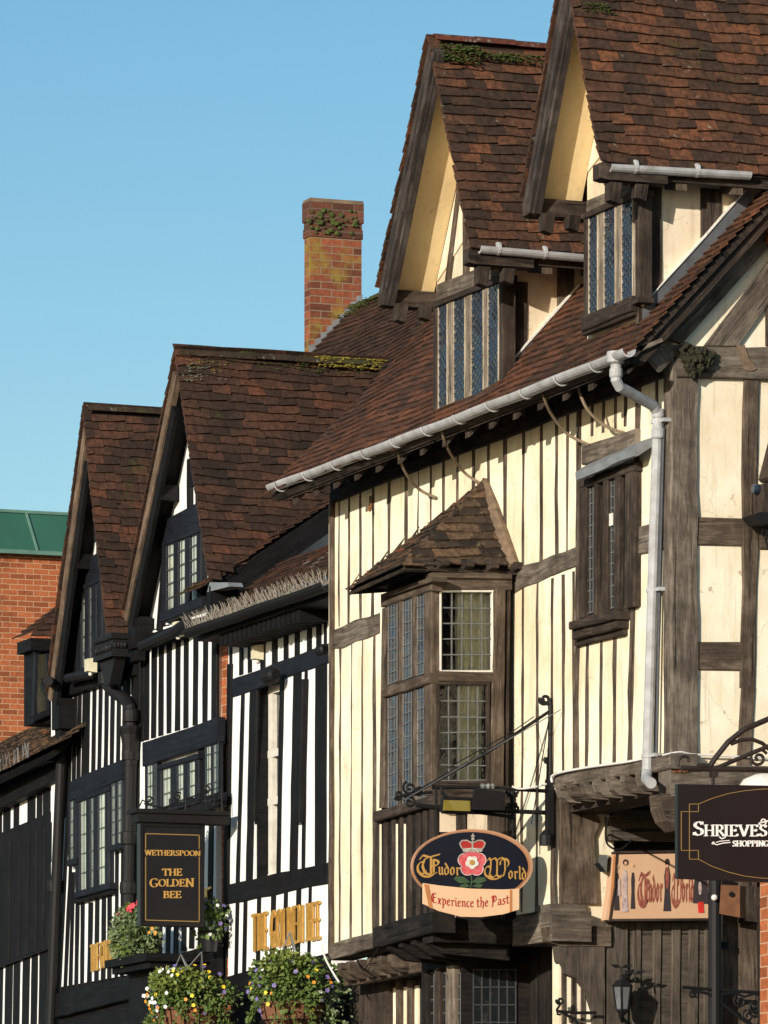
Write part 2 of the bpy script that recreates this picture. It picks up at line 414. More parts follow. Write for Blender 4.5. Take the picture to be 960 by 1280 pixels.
W['scroll'] = mat_plain('parchment_paint', (.75, .50, .31), .6, var=.25, scale=4, alt=(.70, .40, .21))
W['scrollorange'] = mat_plain('toned_parchment', (.52, .21, .075), .6, var=.25, scale=7)
W['redpaint'] = mat_plain('red_paint', (.42, .03, .025), .5, var=.2)
W['rosered'] = mat_plain('rose_paint', (.55, .05, .065), .5, var=.4, scale=40, alt=(.65, .25, .26))
W['offwhite'] = mat_plain('off_white_paint', (.74, .70, .64), .5, var=.25, scale=40)
W['silver'] = mat_plain('silver_paint', (.42, .37, .32), .5, var=.4, scale=50)
W['leafpaint'] = mat_plain('leaf_paint', (.055, .10, .045), .5, var=.3, scale=30)
W['whitepaint'] = mat_plain('white_letter_paint', (.80, .78, .76), .5, var=.05)
W['banner'] = mat_plain('printed_banner', (.55, .34, .21), .6, var=.35, scale=2.5, alt=(.60, .42, .28))
W['bannerdark'] = mat_plain('banner_dark_print', (.04, .03, .035), .6, var=.3, scale=20)
W['bannermauve'] = mat_plain('banner_mauve_print', (.30, .21, .22), .6, var=.6, scale=35, alt=(.55, .45, .42))
W['bannerred'] = mat_plain('banner_maroon_print', (.20, .045, .035), .6, var=.5, scale=30, alt=(.34, .13, .08))
W['skin'] = mat_plain('banner_skin_print', (.62, .34, .22), .6)
W['scarlet'] = mat_plain('banner_scarlet_print', (.62, .03, .02), .6, var=.2)
W['creambox'] = mat_plain('cream_plastic', (.62, .57, .40), .5, var=.2, scale=10)
W['rust'] = mat_plain('rusty_steel', (.15, .068, .035), .75, .1, .3, var=.5, scale=9, alt=(.26, .115, .05), bump=.4)
W['rope'] = mat_plain('rope', (.24, .18, .12), .95, var=.4, scale=60, bump=.8)
W['cablewhite'] = mat_plain('white_cable', (.72, .70, .66), .5, var=.15)
W['leafa'] = mat_plain('leaf_green', (.055, .105, .022), .55, 0, .4, var=.5, scale=14, alt=(.13, .17, .03))
W['leafb'] = mat_plain('leaf_yellow_green', (.17, .20, .035), .55, 0, .4, var=.5, scale=14, alt=(.08, .12, .03))
W['leafgrey'] = mat_plain('leaf_sage', (.11, .16, .075), .6, 0, .4, var=.4, scale=14, alt=(.2, .24, .1))
W['yellow'] = mat_plain('yellow_petal', (.75, .55, .03), .5, var=.1)
W['orange'] = mat_plain('orange_petal', (.72, .28, .03), .5, var=.1)
W['violet'] = mat_plain('violet_petal', (.17, .13, .33), .5, var=.2)
W['petalwhite'] = mat_plain('white_petal', (.80, .80, .76), .5, var=.05)
W['petalred'] = mat_plain('red_petal', (.55, .03, .05), .5, var=.1)
W['coir'] = mat_plain('coir_liner', (.20, .085, .04), .95, var=.4, scale=30, bump=.9)
W['lampglass'] = mat_glass('lantern_glass', (.10, .105, .11), .1, 6, .1)
W['darklens'] = mat_glass('lamp_lens', (.20, .16, .03), .1, 6, .2)
W['asphalt'] = mat_plain('asphalt', (.05, .05, .052), .9, var=.3, scale=4)
W['paving'] = mat_brick('paving_slabs', [(0, (.20, .19, .17)), (.5, (.25, .235, .21)), (1, (.29, .275, .25))], (.12, .11, .1), .6, .6)
W['earth'] = mat_plain('ground', (.10, .09, .07), .95, var=.3, scale=1)

# ------------------------------------------------------------------ shared builders
def tiles(mb, P0, u, v, nrm, poly, tw=.155, gauge=.082, th=.013, wave=.012, jit=1.0, edge=0.0):
    """lay single clay tiles over the polygon poly (u,v in metres from P0)"""
    P0, u, v, nrm = Vector(P0), Vector(u).normalized(), Vector(v).normalized(), Vector(nrm).normalized()
    us = [p[0] for p in poly]; vs = [p[1] for p in poly]
    def span(y):
        xs_ = []; n = len(poly)
        for i in range(n):
            (x1, y1), (x2, y2) = poly[i], poly[(i + 1) % n]
            if (y1 > y) != (y2 > y): xs_.append((x2 - x1) * (y - y1) / (y2 - y1) + x1)
        return (min(xs_), max(xs_)) if xs_ else (0, -1)
    ph = [U(0, 6.28) for _ in range(4)]
    def wv(a, b): return wave * (math.sin(a * 1.7 + ph[0]) + math.sin(b * 2.3 + ph[1] + a * .6) + .6 * math.sin(a * 4.1 + b * 3 + ph[2]))
    k = 0; y = min(vs)
    rows = int((max(vs) - min(vs)) / gauge) + 1
    for k in range(rows):
        y = min(vs) + k * gauge
        x = min(us) - tw + (tw / 2 if k % 2 else 0) + U(-.01, .01)
        dr = .012 * math.sin(k * .9 + ph[3])
        while x < max(us):
            w = tw * U(.94, 1.05) * (1.3 if R() < .02 else 1)
            # clip the tile against the polygon, separately at its lower and upper edge
            c0, c1 = span(y + gauge * .62)
            if c1 < c0: x += w; continue
            a0, a1 = span(y + gauge * .08); b0, b1 = span(min(y + gauge * 1.05, max(vs) - 1e-4))
            xs, xe = max(x, a0), min(x + w - .004, a1)
            if xe - xs < .012: x += w; continue
            k1 = .7 / 1.05 * 1.75
            ys, ye = max(x, a0 + (b0 - a0) * k1 if b0 > a0 else a0), min(x + w - .004, a1 + (b1 - a1) * k1 if b1 < a1 else a1)
            if ye < ys: ys = ye = (ys + ye) / 2
            lo = y + U(-.006, .006) * jit + .004 * math.sin(x * 3 + ph[0]) ; hi = y + gauge * 1.75
            sk = U(-.007, .007) * jit
            lift = U(0, .004) * jit
            a = []
            for (xx, yy, up) in ((xs, lo + sk, 1), (xe, lo - sk, 1), (ye, hi, 0), (ys, hi, 0)):
                h = wv(xx, yy + dr) + (th * 2.0 + lift if up else 0.0)
                a.append(P0 + u * xx + v * yy + nrm * h)
            b = [q + nrm * th for q in a]
            mb.hexa(a + b)
            x += w
def ridge_tiles(mb, a, b, r=.075, seg=.3, drop=.7):
    a, b = Vector(a), Vector(b); L = (b - a).length; t = (b - a) / L
    s = t.cross(Vector((0, 0, 1))).normalized(); up = s.cross(t)
    n = max(1, int(L / seg))
    for k in range(n):
        p0, p1 = a + t * (L * k / n), a + t * (L * (k + 1) / n - .006)
        rr = r * U(.96, 1.05); dz = U(-.006, .006)
        rings = []
        for p in (p0, p1):
            ring = []
            for j in range(9):
                th = math.pi * (j / 8)
                ring.append(p + s * math.cos(th) * rr + up * (math.sin(th) * rr * drop - rr * .55 + dz))
            for j in range(8, -1, -1):
                th = math.pi * (j / 8)
                ring.append(p + s * math.cos(th) * rr * .8 + up * (math.sin(th) * rr * drop * .8 - rr * .6 + dz))
            rings.append(ring)
        mb.grid_tube(rings)
def moss_patch(mb, a, b, n, spread, r, nrm):
    """cushions along a line a-b, spread down the slope"""
    a, b = Vector(a), Vector(b); spread = Vector(spread)
    for _ in range(n):
        p = a.lerp(b, R()) + spread * (R() ** 1.6)
        [mb.blob(p + Vector((U(-1, 1), U(-1, 1), 0)) * r * 2, r * U(.15, .5), 6, 4, .35, (1.2, 1.2, .45)) for _ in range(6)]

def leading(mb, pl, c00, c10, c11, c01, nx, ny, w=.012, n0=0, n1=.012, jitter=.0):
    """rectangular lead lattice inside the px quad c00 (bottom left), c10, c11, c01"""
    q = [Vector(pl.off(n0 + n1).uw(*c)) for c in (c00, c10, c11, c01)]
    def bil(s, t): return (q[0] * (1 - s) + q[1] * s) * (1 - t) + (q[3] * (1 - s) + q[2] * s) * t
    def bar(p0, p1, dn=0):
        d = (p1 - p0).normalized(); nn = Vector((-d.y, d.x)) * w / 2
        pts = [p0 - nn, p1 - nn, p1 + nn, p0 + nn]
        mb.prism([pl.at(p.x, p.y, n0 + dn) for p in pts], pl.at(0, 0, n1) - pl.at(0, 0, 0))
    for i in range(0, nx + 1):
        bar(bil(i / nx, 0), bil(min(1, max(0, i / nx + U(-jitter, jitter))), 1))
    for j in range(0, ny + 1):
        bar(bil(0, j / ny), bil(1, min(1, max(0, j / ny + U(-jitter, jitter)))), .002)
def diamonds(mb, pl, c00, c10, c11, c01, nx, ny, w=.01, n0=0, n1=.012):
    q = [Vector(pl.off(n0 + n1).uw(*c)) for c in (c00, c10, c11, c01)]
    def bil(s, t): return (q[0] * (1 - s) + q[1] * s) * (1 - t) + (q[3] * (1 - s) + q[2] * s) * t
    def bar(s0, t0, s1, t1, dn):
        p0, p1 = bil(s0, t0), bil(s1, t1)
        if (p1 - p0).length < .01: return
        d = (p1 - p0).normalized(); nn = Vector((-d.y, d.x)) * w / 2
        mb.prism([pl.at(p.x, p.y, n0 + dn) for p in (p0 - nn, p1 - nn, p1 + nn, p0 + nn)], pl.at(0, 0, n1) - pl.at(0, 0, 0))
    g = nx / ny
    for k in range(-nx, ny + 1):                # lines rising right: t = k/ny + s*nx/ny
        s0, s1 = 0, 1; t0, t1 = k / ny, k / ny + g
        if t0 < 0: s0 = -t0 / g; t0 = 0
        if t1 > 1: s1 = (1 - k / ny) / g; t1 = 1
        if s0 < s1: bar(s0, t0, s1, t1, 0); bar(s0, 1 - t0, s1, 1 - t1, .002)
def quad(pl, c, n): return [pl.P(x, y, n) for x, y in c]
def sheet(mb, pl, c, n, th=.004):
    mb.prism(quad(pl, c, n), pl.at(0, 0, th) - pl.at(0, 0, 0))
def pane(mb, pl, c, n):
    """one sheet of clear glass, facing outwards"""
    q = quad(pl, c, n); nn = (q[1] - q[0]).cross(q[2] - q[0])
    mb.face(q if nn.dot(pl.at(0, 0, 1) - pl.at(0, 0, 0)) > 0 else q[::-1])
def slab(mb, pl, c, n0, n1, grain=None):
    o = pl.at(0, 0, n1 - n0) - pl.at(0, 0, 0)
    mb.prism([p - o for p in quad(pl, c, n1)], o, grain)
def pbeam(mb, pl, a, b, wpx, d=.03, wob=.006, back=.02, n=0.0):
    """timber on wall plane pl from px a to px b, wpx = visible width in px of the photograph"""
    nn = (pl.at(0, 0, 1) - pl.at(0, 0, 0)); A, B = pl.P(*a, n + d) - nn * d, pl.P(*b, n + d) - nn * d
    t = (B - A).normalized()
    sd = t.cross(nn).normalized()
    # width: distance between the two px offsets measured across the timber
    dx, dy = b[0] - a[0], b[1] - a[1]; L = math.hypot(dx, dy); ox, oy = -dy / L * wpx / 2, dx / L * wpx / 2
    mx, my = (a[0] + b[0]) / 2, (a[1] + b[1]) / 2
    w = abs((pl.P(mx + ox, my + oy) - pl.P(mx - ox, my - oy)).dot(sd))
    mb.beam(A, B, sd, nn, w, d, wob, back=back)
def one(name, mat, root, parent, fn, smooth=False):
    mb = MB(); fn(mb); return mb.build(name, mat, root, parent, smooth)
def curl(c, e1, e2, r0, r1, turns, a0=0, n=22):
    c, e1, e2 = Vector(c), Vector(e1), Vector(e2)
    return [c + (e1 * math.cos(a0 + turns * 2 * math.pi * k / n) + e2 * math.sin(a0 + turns * 2 * math.pi * k / n)) * (r0 + (r1 - r0) * k / n) for k in range(n + 1)]

# ================================================================== CREAM TIMBER-FRAMED HOUSE
house = thing('timber_framed_house', (-39.7, Y0, 0), 'cream close-studded timber-framed house with two tall tiled dormers, a leaded oriel and a grey gutter', 'house')
ZE = 8.10                                        # eaves height at the gutter line
SL = 1.07                                        # main roof pitch (rise per metre)
XL = F(411, 800, Y0).x
def roofz(y): return ZE + SL * (y - YE)

# --- walls: front wall in two levels, passage side wall, end wall
def cream_front(mb):
    zl = F(440, 1180, Y0).z; zr = F(760, 972, Y0).z
    mb.box((XL, Y0, zl), (X2, Y0 + .16, 8.05))
    mb.box((X2, Y0 + .0015, zr), (X1, Y0 + .16, 8.05))
one('front_wall', W['cream'], house, None, cream_front)
def cream_end(mb):
    yb, yr = Y0 + 3.2, YE + 2.75 / math.sqrt(1 + SL * SL)
    pts = [(Y0 + .005, 5.2), (yb, 5.2), (yb, ZE + .02), (yr, roofz(yr) - .16), (Y0 + .005, roofz(Y0) - .12)]
    mb.prism([Vector((X1 - .15, y, z)) for y, z in pts], (.15, 0, 0))
one('end_wall', W['endcream'], house, None, cream_end)
zr_pass = F(760, 985, Y0).z
def back_mass(mb):
    (mb.box((XL + .02, Y0 + .5, 4.7), (X2 - .13, Y0 + 4.2, 8.3)), mb.box((X2 - .12, Y0 + .17, zr_pass), (X1 - .16, Y0 + 4.2, 8.3)))
one('rear_wall', W['room'], house, None, back_mass)
# gable fill behind the far verge
one('gable_wall', W['cream'], house, None, lambda mb: mb.prism([Vector((XL, y, z)) for y, z in ((Y0 + .17, 8.0), (Y0 + 4.0, 8.0), (Y0 + 2.2, roofz(Y0 + 2.2) - .15), (Y0 + .17, roofz(Y0 + .17) - .15))], (.12, 0, 0)))

# --- front studs: (x at top, y top, x at bottom, y bottom, width px)
def midrail_y(x): return (785 - (x - 412) * .318 + 14)
studs = []
for x, w in ((423, 3.2), (436, 3.2), (450, 3), (465.5, 4.2), (486, 4.4), (507, 4.2), (522.6, 3.6), (538, 3.6), (554, 4), (572, 4), (591, 4.4), (610, 4.4), (631, 6), (654, 4.6), (676, 5.4), (694.5, 5), (708.5, 3.6)):
    top = 622 - (x - 411) * .40
    bot = midrail_y(x) - 12 if (x < 470 or x > 640) else 760 - (x - 470) * .3
    studs.append((x, top - 12, x + U(-.6, .6), bot, w))
for x, w in ((425, 3.2), (439, 3.2), (452.5, 3.6), (467.5, 6)):
    studs.append((x, midrail_y(x) + 12, x - .5, 1186 - (x - 411) * .22, w))
for x, w in ((653.3, 4.2), (671, 5), (689.5, 5), (704, 4), (716.5, 3.6)):
    studs.append((x, midrail_y(x) + 12, x - .5 if x > 660 else x - 2, 974 - (x - 690) * .14 if x > 691 else 1140, w))
for x, w in ((739.5, 4), (753.5, 4.2), (769, 4), (781.6, 4.2)):
    studs.append((x, 500 - (x - 740) * .40, x - .5, 545 - (x - 740) * .3, w))
for x, w in ((733.5, 4), (751, 5), (768, 5.5)):
    studs.append((x, 795 - (x - 730) * .2, x - 1, 964 - (x - 735) * .14, w))
for x0, y0, x1, y1, w in studs:
    one('stud', W['oak'], house, None, lambda mb: pbeam(mb, FR, (x0, y0), (x1, y1), w * U(.62, .92), .004, .010))
for x0, y0, x1, y1, w in ((723.5, 492, 719, 962, 6.5), (797, 470, 786, 952, 7), (820, 462, 818.5, 945, 3.2)):
    one('stud', W['oak'], house, None, lambda mb: pbeam(mb, FR, (x0, y0), (x1, y1), w * .85, .008, .012))
def left_rail(mb): pbeam(mb, FR, (413.5, 800), (474, 779), 27, .008, .018)
def right_rail(mb): pbeam(mb, FR, (641, 727), (720, 697), 26, .008, .018)
def small_rail(mb): pbeam(mb, FR, (790, 678), (830, 667), 33, .018, .01)
for f in (left_rail, right_rail, small_rail): one('rail', W['oakgrey'], house, None, f)
one('shaded_wall_plate', W['oakdark'], house, None, lambda mb: (pbeam(mb, FR, (412, 622), (836, 460), 16, .02, .006), mb.box((XL + .01, Y0 + .01, 8.04), (X1 - .02, Y0 + .15, roofz(Y0) - .03))))  # plate and fill in dark oak, eaves shadow put into their colour
for i in range(15): one('rafter_foot', W['oakdark'], house, None, lambda mb: mb.prism([Vector((XL + .2 + i * .45, YE + .05, ZE - .04)), Vector((XL + .2 + i * .45, YE + .05, ZE - .13)), Vector((XL + .2 + i * .45, Y0, roofz(Y0) - .18)), Vector((XL + .2 + i * .45, Y0, roofz(Y0) - .04))], (.09, 0, 0), (0, 1, SL)))
one('edge_post', W['oak'], house, None, lambda mb: pbeam(mb, FR, (412.6, 625), (411.6, 1186), 3.4, .03, .008, back=.1))
# --- corner post with its front and end faces
def cpost(mb):
    for k in range(1):
        a = EN.P(849, 452); b = EN.P(847, 962)
        yw = EN.uw(870, 700)[0]
        x_in = F(833.5, 700, Y0).x
        n = 16; rings = []
        for i in range(n + 1):
            z = a.z + (b.z - a.z) * i / n; j = U(-.008, .008); q = U(-.008, .008)
            rings.append([Vector((x_in + q, Y0 - .022, z)), Vector((X1 + .012, Y0 - .022 + j * .3, z)), Vector((X1 + .026, Y0 - .006, z)), Vector((X1 + .026, yw + j, z)), Vector((X1 - .05, yw + j, z)), Vector((x_in + q, Y0 + .05, z))])
        mb.grid_tube(rings)
one('corner_post', W['oakgrey'], house, None, cpost)
# --- end wall frame
one('post', W['oak'], house, None, lambda mb: pbeam(mb, EN, (940, 474), (936, 860), 19, .02, .008))
one('post', W['oak'], house, None, lambda mb: (pbeam(mb, EN, (936, 858), (931, 958), 18, .02, .006)))
one('rail', W['oak'], house, None, lambda mb: pbeam(mb, EN, (871.5, 664.5), (929.5, 665), 35, .016, .006))
one('rail', W['oak'], house, None, lambda mb: pbeam(mb, EN, (869, 820), (927, 820.5), 36, .016, .006))
one('rail', W['oak'], house, None, lambda mb: pbeam(mb, EN, (950, 668), (1010, 670), 35, .016, .006))
one('post', W['oak'], house, None, lambda mb: pbeam(mb, EN, (1012, 474), (1010, 958), 19, .02, .008))
for xx in (1090, 1170, 1260): one('post', W['oak'], house, None, lambda mb: pbeam(mb, EN, (xx, 474), (xx - 2, 958), 19, .02, .008))
for xa, xb in ((1022, 1080), (1100, 1160), (1180, 1250)):
    for yy in (672, 824): one('rail', W['oak'], house, None, lambda mb: pbeam(mb, EN, (xa, yy), (xb, yy + 1), 35, .016, .006))
one('tie_beam', W['oakgrey'], house, None, lambda mb: pbeam(mb, EN, (846, 452), (1330, 462), 40, .045, .008))
one('repair_patch', W['mortar'], house, None, lambda mb: slab(mb, EN, [(921, 432), (931, 431), (936, 448), (946, 461), (940, 464), (930, 462), (926, 450)], .046, .052))
one('jetty_beam', W['oakgrey'], house, None, lambda mb: pbeam(mb, EN, (839, 976), (1330, 986), 40, .05, .006, back=.16))
# gable timbers of the end wall
one('rafter', W['oakgrey'], house, None, lambda mb: slab(mb, EN, [(829, 421), (853, 429), (960, 310), (1010, 255), (1010, 222), (960, 281), (944, 298)], 0.0, .05))
one('brace', W['oakgrey'], house, None, lambda mb: slab(mb, EN, [(881, 432), (923, 432), (962, 378), (1000, 325), (1000, 260), (962, 326)], -.01, .03))
one('post', W['oak'], house, None, lambda mb: slab(mb, EN, [(958, 432), (985, 432), (985, 330), (958, 366)], -.01, .022))
# --- main roof
XV0, XV1 = XL - .13, X1 + .24                    # verges
rn = Vector((0, -SL, 1)).normalized(); rv = Vector((0, 1, SL)).normalized()
LEN = 2.75
def main_roof(mb):
    tiles(mb, (XV0, YE - .04, ZE - .05), (1, 0, 0), rv, rn, [(0, 0), (XV1 - XV0, 0), (XV1 - XV0, LEN), (0, LEN)], wave=.014)
main = one('roof', W['tilered'], house, None, main_roof)
def roof_deck(mb):
    a = [Vector((XV0 + .03, YE - .02, ZE - .035)), Vector((XV1 - .03, YE - .02, ZE - .035)), Vector((XV1 - .03, YE + LEN * rv.y, ZE - .035 + LEN * rv.z)), Vector((XV0 + .03, YE + LEN * rv.y, ZE - .035 + LEN * rv.z))]
    mb.prism(a, rn * -.05)
one('roof_deck', W['oakdark'], house, None, roof_deck)
def rear_slope(mb):
    n2 = Vector((0, SL, 1)).normalized(); v2 = Vector((0, -1, SL)).normalized()
    a = Vector((XV0, YE + 2 * LEN * rv.y + .04, ZE - .05))
    tiles(mb, a, (1, 0, 0), v2, n2, [(0, 0), (XV1 - XV0, 0), (XV1 - XV0, LEN), (0, LEN)], tw=.17, gauge=.1)
    mb.prism([a, a + Vector((XV1 - XV0, 0, 0)), a + Vector((XV1 - XV0, 0, 0)) + v2 * LEN, a + v2 * LEN], n2 * -.05)
one('roof', W['tilered'], house, None, rear_slope)
one('ridge', W['ridgedark'], house, main, lambda mb: ridge_tiles(mb, (XV0, YE + LEN * rv.y, ZE + LEN * rv.z + .05), (XV1, YE + LEN * rv.y, ZE + LEN * rv.z + .05), .1))
# eaves: rafter feet and soffit
one('soffit', W['oakdark'], house, None, lambda mb: mb.prism([Vector((XV0 + .05, YE + .03, ZE - .05)), Vector((X1 + .1, YE + .03, ZE - .05)), Vector((X1 + .1, Y0 + .05, roofz(Y0) - .02)), Vector((XV0 + .05, Y0 + .05, roofz(Y0) - .02))], (0, 0, -.03)))
# verge board and triangular soffit end at the right
def vboard(mb):
    y0, y1 = YE + .03, YE + 2.4
    P = lambda y, dz: Vector((XV1 - .06, y, roofz(y) + dz))
    mb.prism([P(y0, -.09), P(y1, -.09), P(y1, -.20), P(y0 + .1, -.20)], (-.035, 0, 0), (0, 1, SL))
one('bargeboard', W['oakdark'], house, None, vboard)
def vend(mb):
    mb.prism([EN.P(797, 436, .17), EN.P(852, 432, .02), EN.P(822, 466, .08)], (.0, .03, .012), (0, 1, -1))
    mb.prism([EN.P(795, 435, .19), EN.P(826, 423, .19), EN.P(828, 427, .19), EN.P(800, 440, .19)], (.02, 0, 0))
one('verge_end', W['oakgrey'], house, None, vend)
one('soffit', W['oakdark'], house, None, lambda mb: mb.prism([Vector((X1 - .02, y, roofz(y) - .14)) for y in (YE + .04, YE + 2.5)] + [Vector((XV1 - .07, y, roofz(y) - .14)) for y in (YE + 2.5, YE + .04)], (0, 0, -.02)))
# --- gutter and downpipe
GA, GB = F(340, 607, YE - .05), F(786, 437, YE - .05)
def gut(mb):
    n = 9; rings = []
    steps = 40
    for i in range(steps + 1):
        p = GA.lerp(GB, i / steps) + Vector((0, 0, .003 * math.sin(i * .8) - .012 * math.sin(math.pi * i / steps)))
        ring = [p + Vector((0, math.cos(math.pi + math.pi * j / n) * .052, math.sin(math.pi + math.pi * j / n) * .052)) for j in range(n + 1)]
        ring += [p + Vector((0, math.cos(math.pi + math.pi * j / n) * .045, .004 + math.sin(math.pi + math.pi * j / n) * .045)) for j in range(n, -1, -1)]
        rings.append(ring)
    mb.grid_tube(rings)
gutter = one('gutter', W['gutter'], house, None, gut, smooth=False)
def gclips(mb):
    for i in range(11):
        p = GA.lerp(GB, (i + .35) / 11.2) + Vector((0, 0, -.012))
        mb.tube([p + Vector((0, math.cos(math.pi + math.pi * j / 8) * .06, math.sin(math.pi + math.pi * j / 8) * .06)) for j in range(9)] + [p + Vector((0, .075, .02))], .006, 6)
one('gutter_clip', W['gutter'], house, gutter, gclips)
def outlet(mb):
    P = lambda a, b, n: FR.P(a, b, n)
    o = .42
    p0 = F(770, 438, YE - .05); p1 = p0 + Vector((0, 0, -.15))
    mb.lathe(p0 + Vector((0, 0, -.06)), [(.062, .05), (.062, -.02), (.048, -.03)], 14)
    e = FR.P(822.5, 517, .07)
    mid = p1.lerp(e, .12) + Vector((0, 0, -.05))
    pa = [p0 + Vector((0, 0, -.04)), p1, p1 + Vector((0, 0, -.045))]
    d = (e + Vector((0, 0, .03)) - pa[-1])
    pa += [pa[-1] + d * .08 + Vector((0, 0, -.03)), pa[-1] + d * .88, e + Vector((0, 0, .0)), e + Vector((0, 0, -.08))]
    mb.tube(pa, .037, 12)
    for q in (pa[1], pa[-2]): mb.lathe(q + Vector((0, 0, -.03)), [(.04, 0), (.044, .01), (.044, .05), (.04, .06)], 14)
    b1 = FR.P(809, 962, .07); b2 = FR.P(808, 974, .12); b3 = FR.P(814, 979, .17)
    mb.tube([e + Vector((0, 0, -.06)), e.lerp(b1, .5), b1, b2, b3], [.037] * 5, 12)
    mb.lathe(e + Vector((0, 0, -.16)), [(.038, .06), (.045, .05), (.045, -.0), (.038, -.01)], 14)
pipe = one('downpipe', W['gutter'], house, None, outlet, smooth=False)
def pclip(mb):
    for py in (527, 738, 945):
        x = 821.5 - (py - 517) * .0285
        p = FR.P(x, py, .07)
        mb.lathe(p, [(.039, -.015), (.042, -.012), (.042, .012), (.039, .015)], 12)
        mb.box((p.x - .015, p.y, p.z - .012), (p.x + .11, p.y + .07, p.z + .012))
one('pipe_clip', W['gutter'], house, pipe, pclip)
one('pipe_shadow_strip', W['camedark'], house, None, lambda mb: mb.tube([FR.P(829.5, 535, .04), FR.P(824, 750, .04), FR.P(820.5, 952, .04)], .012, 8))  # dark strip right of the downpipe, its cast shadow built as a tube

# --- dormers ---------------------------------------------------------------
def dormer(apex, lf, rf, lights, frame, back, mats, ridge_mat, moss=None, win=None, cheek_studs=(), lead=None, gut=None, headbeam=None, gable_studs=(), sill=None):
    PBp, PW = Plane('front', YB), Plane('front', YD)
    A = F(*apex, YB); L = F(*lf, YB); Rr = F(*rf, YB)
    ze = (L.z + Rr.z) / 2; L.z = Rr.z = ze
    fr = [PW.uw(*c) for c in frame]                      # bottom-left, bottom-right, top-right, top-left
    xl, xr = fr[0][0], fr[1][0]
    def sz(x):                                           # roof underside height at x
        if x > A.x: return A.z + (Rr.z - A.z) * (x - A.x) / (Rr.x - A.x)
        return A.z + (L.z - A.z) * (x - A.x) / (L.x - A.x)
    zl, zr = sz(xl) - .10, sz(xr) - .10
    zb = min(roofz(YD) - .1, fr[0][1])
    # body: gable wall and cheeks, plastered
    def body(mb):
        pts = [(xl, zb), (xr, zb), (xr, zr), (A.x, A.z - .14), (xl, zl)]
        mb.prism([Vector((x, YD + .03, z)) for x, z in pts], (0, 2.4, 0))
    dm = one('dormer', W['cheek'], house, None, body)
    # helper: parent offset
    def sub(name, mat, fn, smooth=False):
        mb = MB(); fn(mb); return mb.build(name, mat, house, dm, smooth)
    vr = (A - Rr).normalized(); nr = Vector((vr.z, 0, -vr.x)); Lr = (A - Rr).length
    vl = (A - L).normalized(); nl = Vector((-vl.z, 0, vl.x)); Ll = (A - L).length
    rt = sub('roof', mats, lambda mb: (tiles(mb, Rr, (0, 1, 0), vr, nr, [(-.05, 0), (back, 0), (back, Lr), (-.05, Lr)], jit=1.3),
                                        tiles(mb, L, (0, 1, 0), vl, nl, [(-.06, 0), (back, 0), (back, Ll), (-.06, Ll)], jit=1.6)))
    def deck(mb):
        for B, nn in ((Rr, nr), (L, nl)):
            mb.prism([B + Vector((0, .03, 0)) - nn * .01, A + Vector((0, .03, 0)) - nn * .01, A + Vector((0, back, 0)) - nn * .01, B + Vector((0, back, 0)) - nn * .01], nn * -.03)
    sub('roof_deck', W['oakdark'], deck)
    sub('ridge', ridge_mat, lambda mb: ridge_tiles(mb, A + Vector((0, -.01, .045)), A + Vector((0, back, .045)), .075))
    # plastered soffit under the overhang, both sides
    def soff(mb):
        for B, nn, vv in ((Rr, nr, vr), (L, nl, vl)):
            mb.prism([B + Vector((0, .06, 0)) - nn * .05 + vv * .02, A + Vector((0, .06, 0)) - nn * .05 - vv * .10, A + Vector((0, YD - YB + .02, 0)) - nn * .05 - vv * .10, B + Vector((0, YD - YB + .02, 0)) - nn * .05 + vv * .02], nn * -.02)
    sub('soffit', W['ochre'], soff)
    # moulded bargeboards
    for B, nn, vv, ll in ((Rr, nr, vr, Lr), (L, nl, vl, Ll)):
        def bb(mb):
            a = B + vv * -.03 - nn * .1; b = A - nn * .1 - vv * .02
            if B is Rr: a, b = B + vv * -.02 - nn * .05, A - nn * .05 - vv * .02
            for (off, w, d) in (((0, .17, .03), (.055, .05, .05), (-.06, .035, .06), (.015, .02, .04)) if B is L else ((0, .06, -.01),)):
                mb.beam(a + nn * off, b + nn * off, nn, (0, -1, 0), w, d, .002, back=.03)
        sub('bargeboard', W['barge'], bb)
    # purlin ends carrying the bargeboards
    for B, sg, dz in ((L, 1, -.06), (Rr, -1, -.04)):
        def pur(mb):
            x = B.x + sg * .06
            rings = []
            for y, h, w in ((YB - .05, .03, .05), (YB - .045, .05, .065), (YB + .0, .06, .07), (YD + .1, .06, .07)):
                c = Vector((x, y, ze + dz))
                rings.append([c + Vector((-w, 0, -h)), c + Vector((w, 0, -h)), c + Vector((w, 0, h)), c + Vector((-w, 0, h))])
            mb.grid_tube(rings)
        sub('purlin', W['oakdark'], pur)
    for sg, B in ((1, L), (-1, Rr)):
        def brk(mb):
            x = B.x + sg * .10
            mb.prism([Vector((x, YB + .03, ze - .11)), Vector((x, YB + .03, ze - .23)), Vector((x, YB + .10, ze - .25)), Vector((x, YB + .12, ze - .11))], (.09, 0, 0))
            mb.prism([Vector((x, YB + .22, ze - .11)), Vector((x, YB + .22, ze - .20)), Vector((x, YB + .29, ze - .22)), Vector((x, YB + .31, ze - .11))], (.09, 0, 0))
        sub('bracket', W['oakdark'], brk)
    # head beam, gable plaster and gable studs
    sub('gable_panel', W['endcream'], lambda mb: mb.prism([Vector((x, YD + .03, z)) for x, z in ((xl + .03, zl), (xr - .03, zr), (A.x, A.z - .2))], (0, -.012, 0)))
    if headbeam:
        hb = headbeam
        sub('head_beam', W['oakgrey'], lambda mb: pbeam(mb, PW, hb[0], hb[1], hb[2], .03, .004, back=.05))
    for g in gable_studs: sub('gable_stud', W['oak'], lambda mb: pbeam(mb, PW, g[0], g[1], g[2], .012, .004, back=.04, n=-.01))
    # window: frame, mullions, panes, lead
    bl, br, tr_, tl = frame
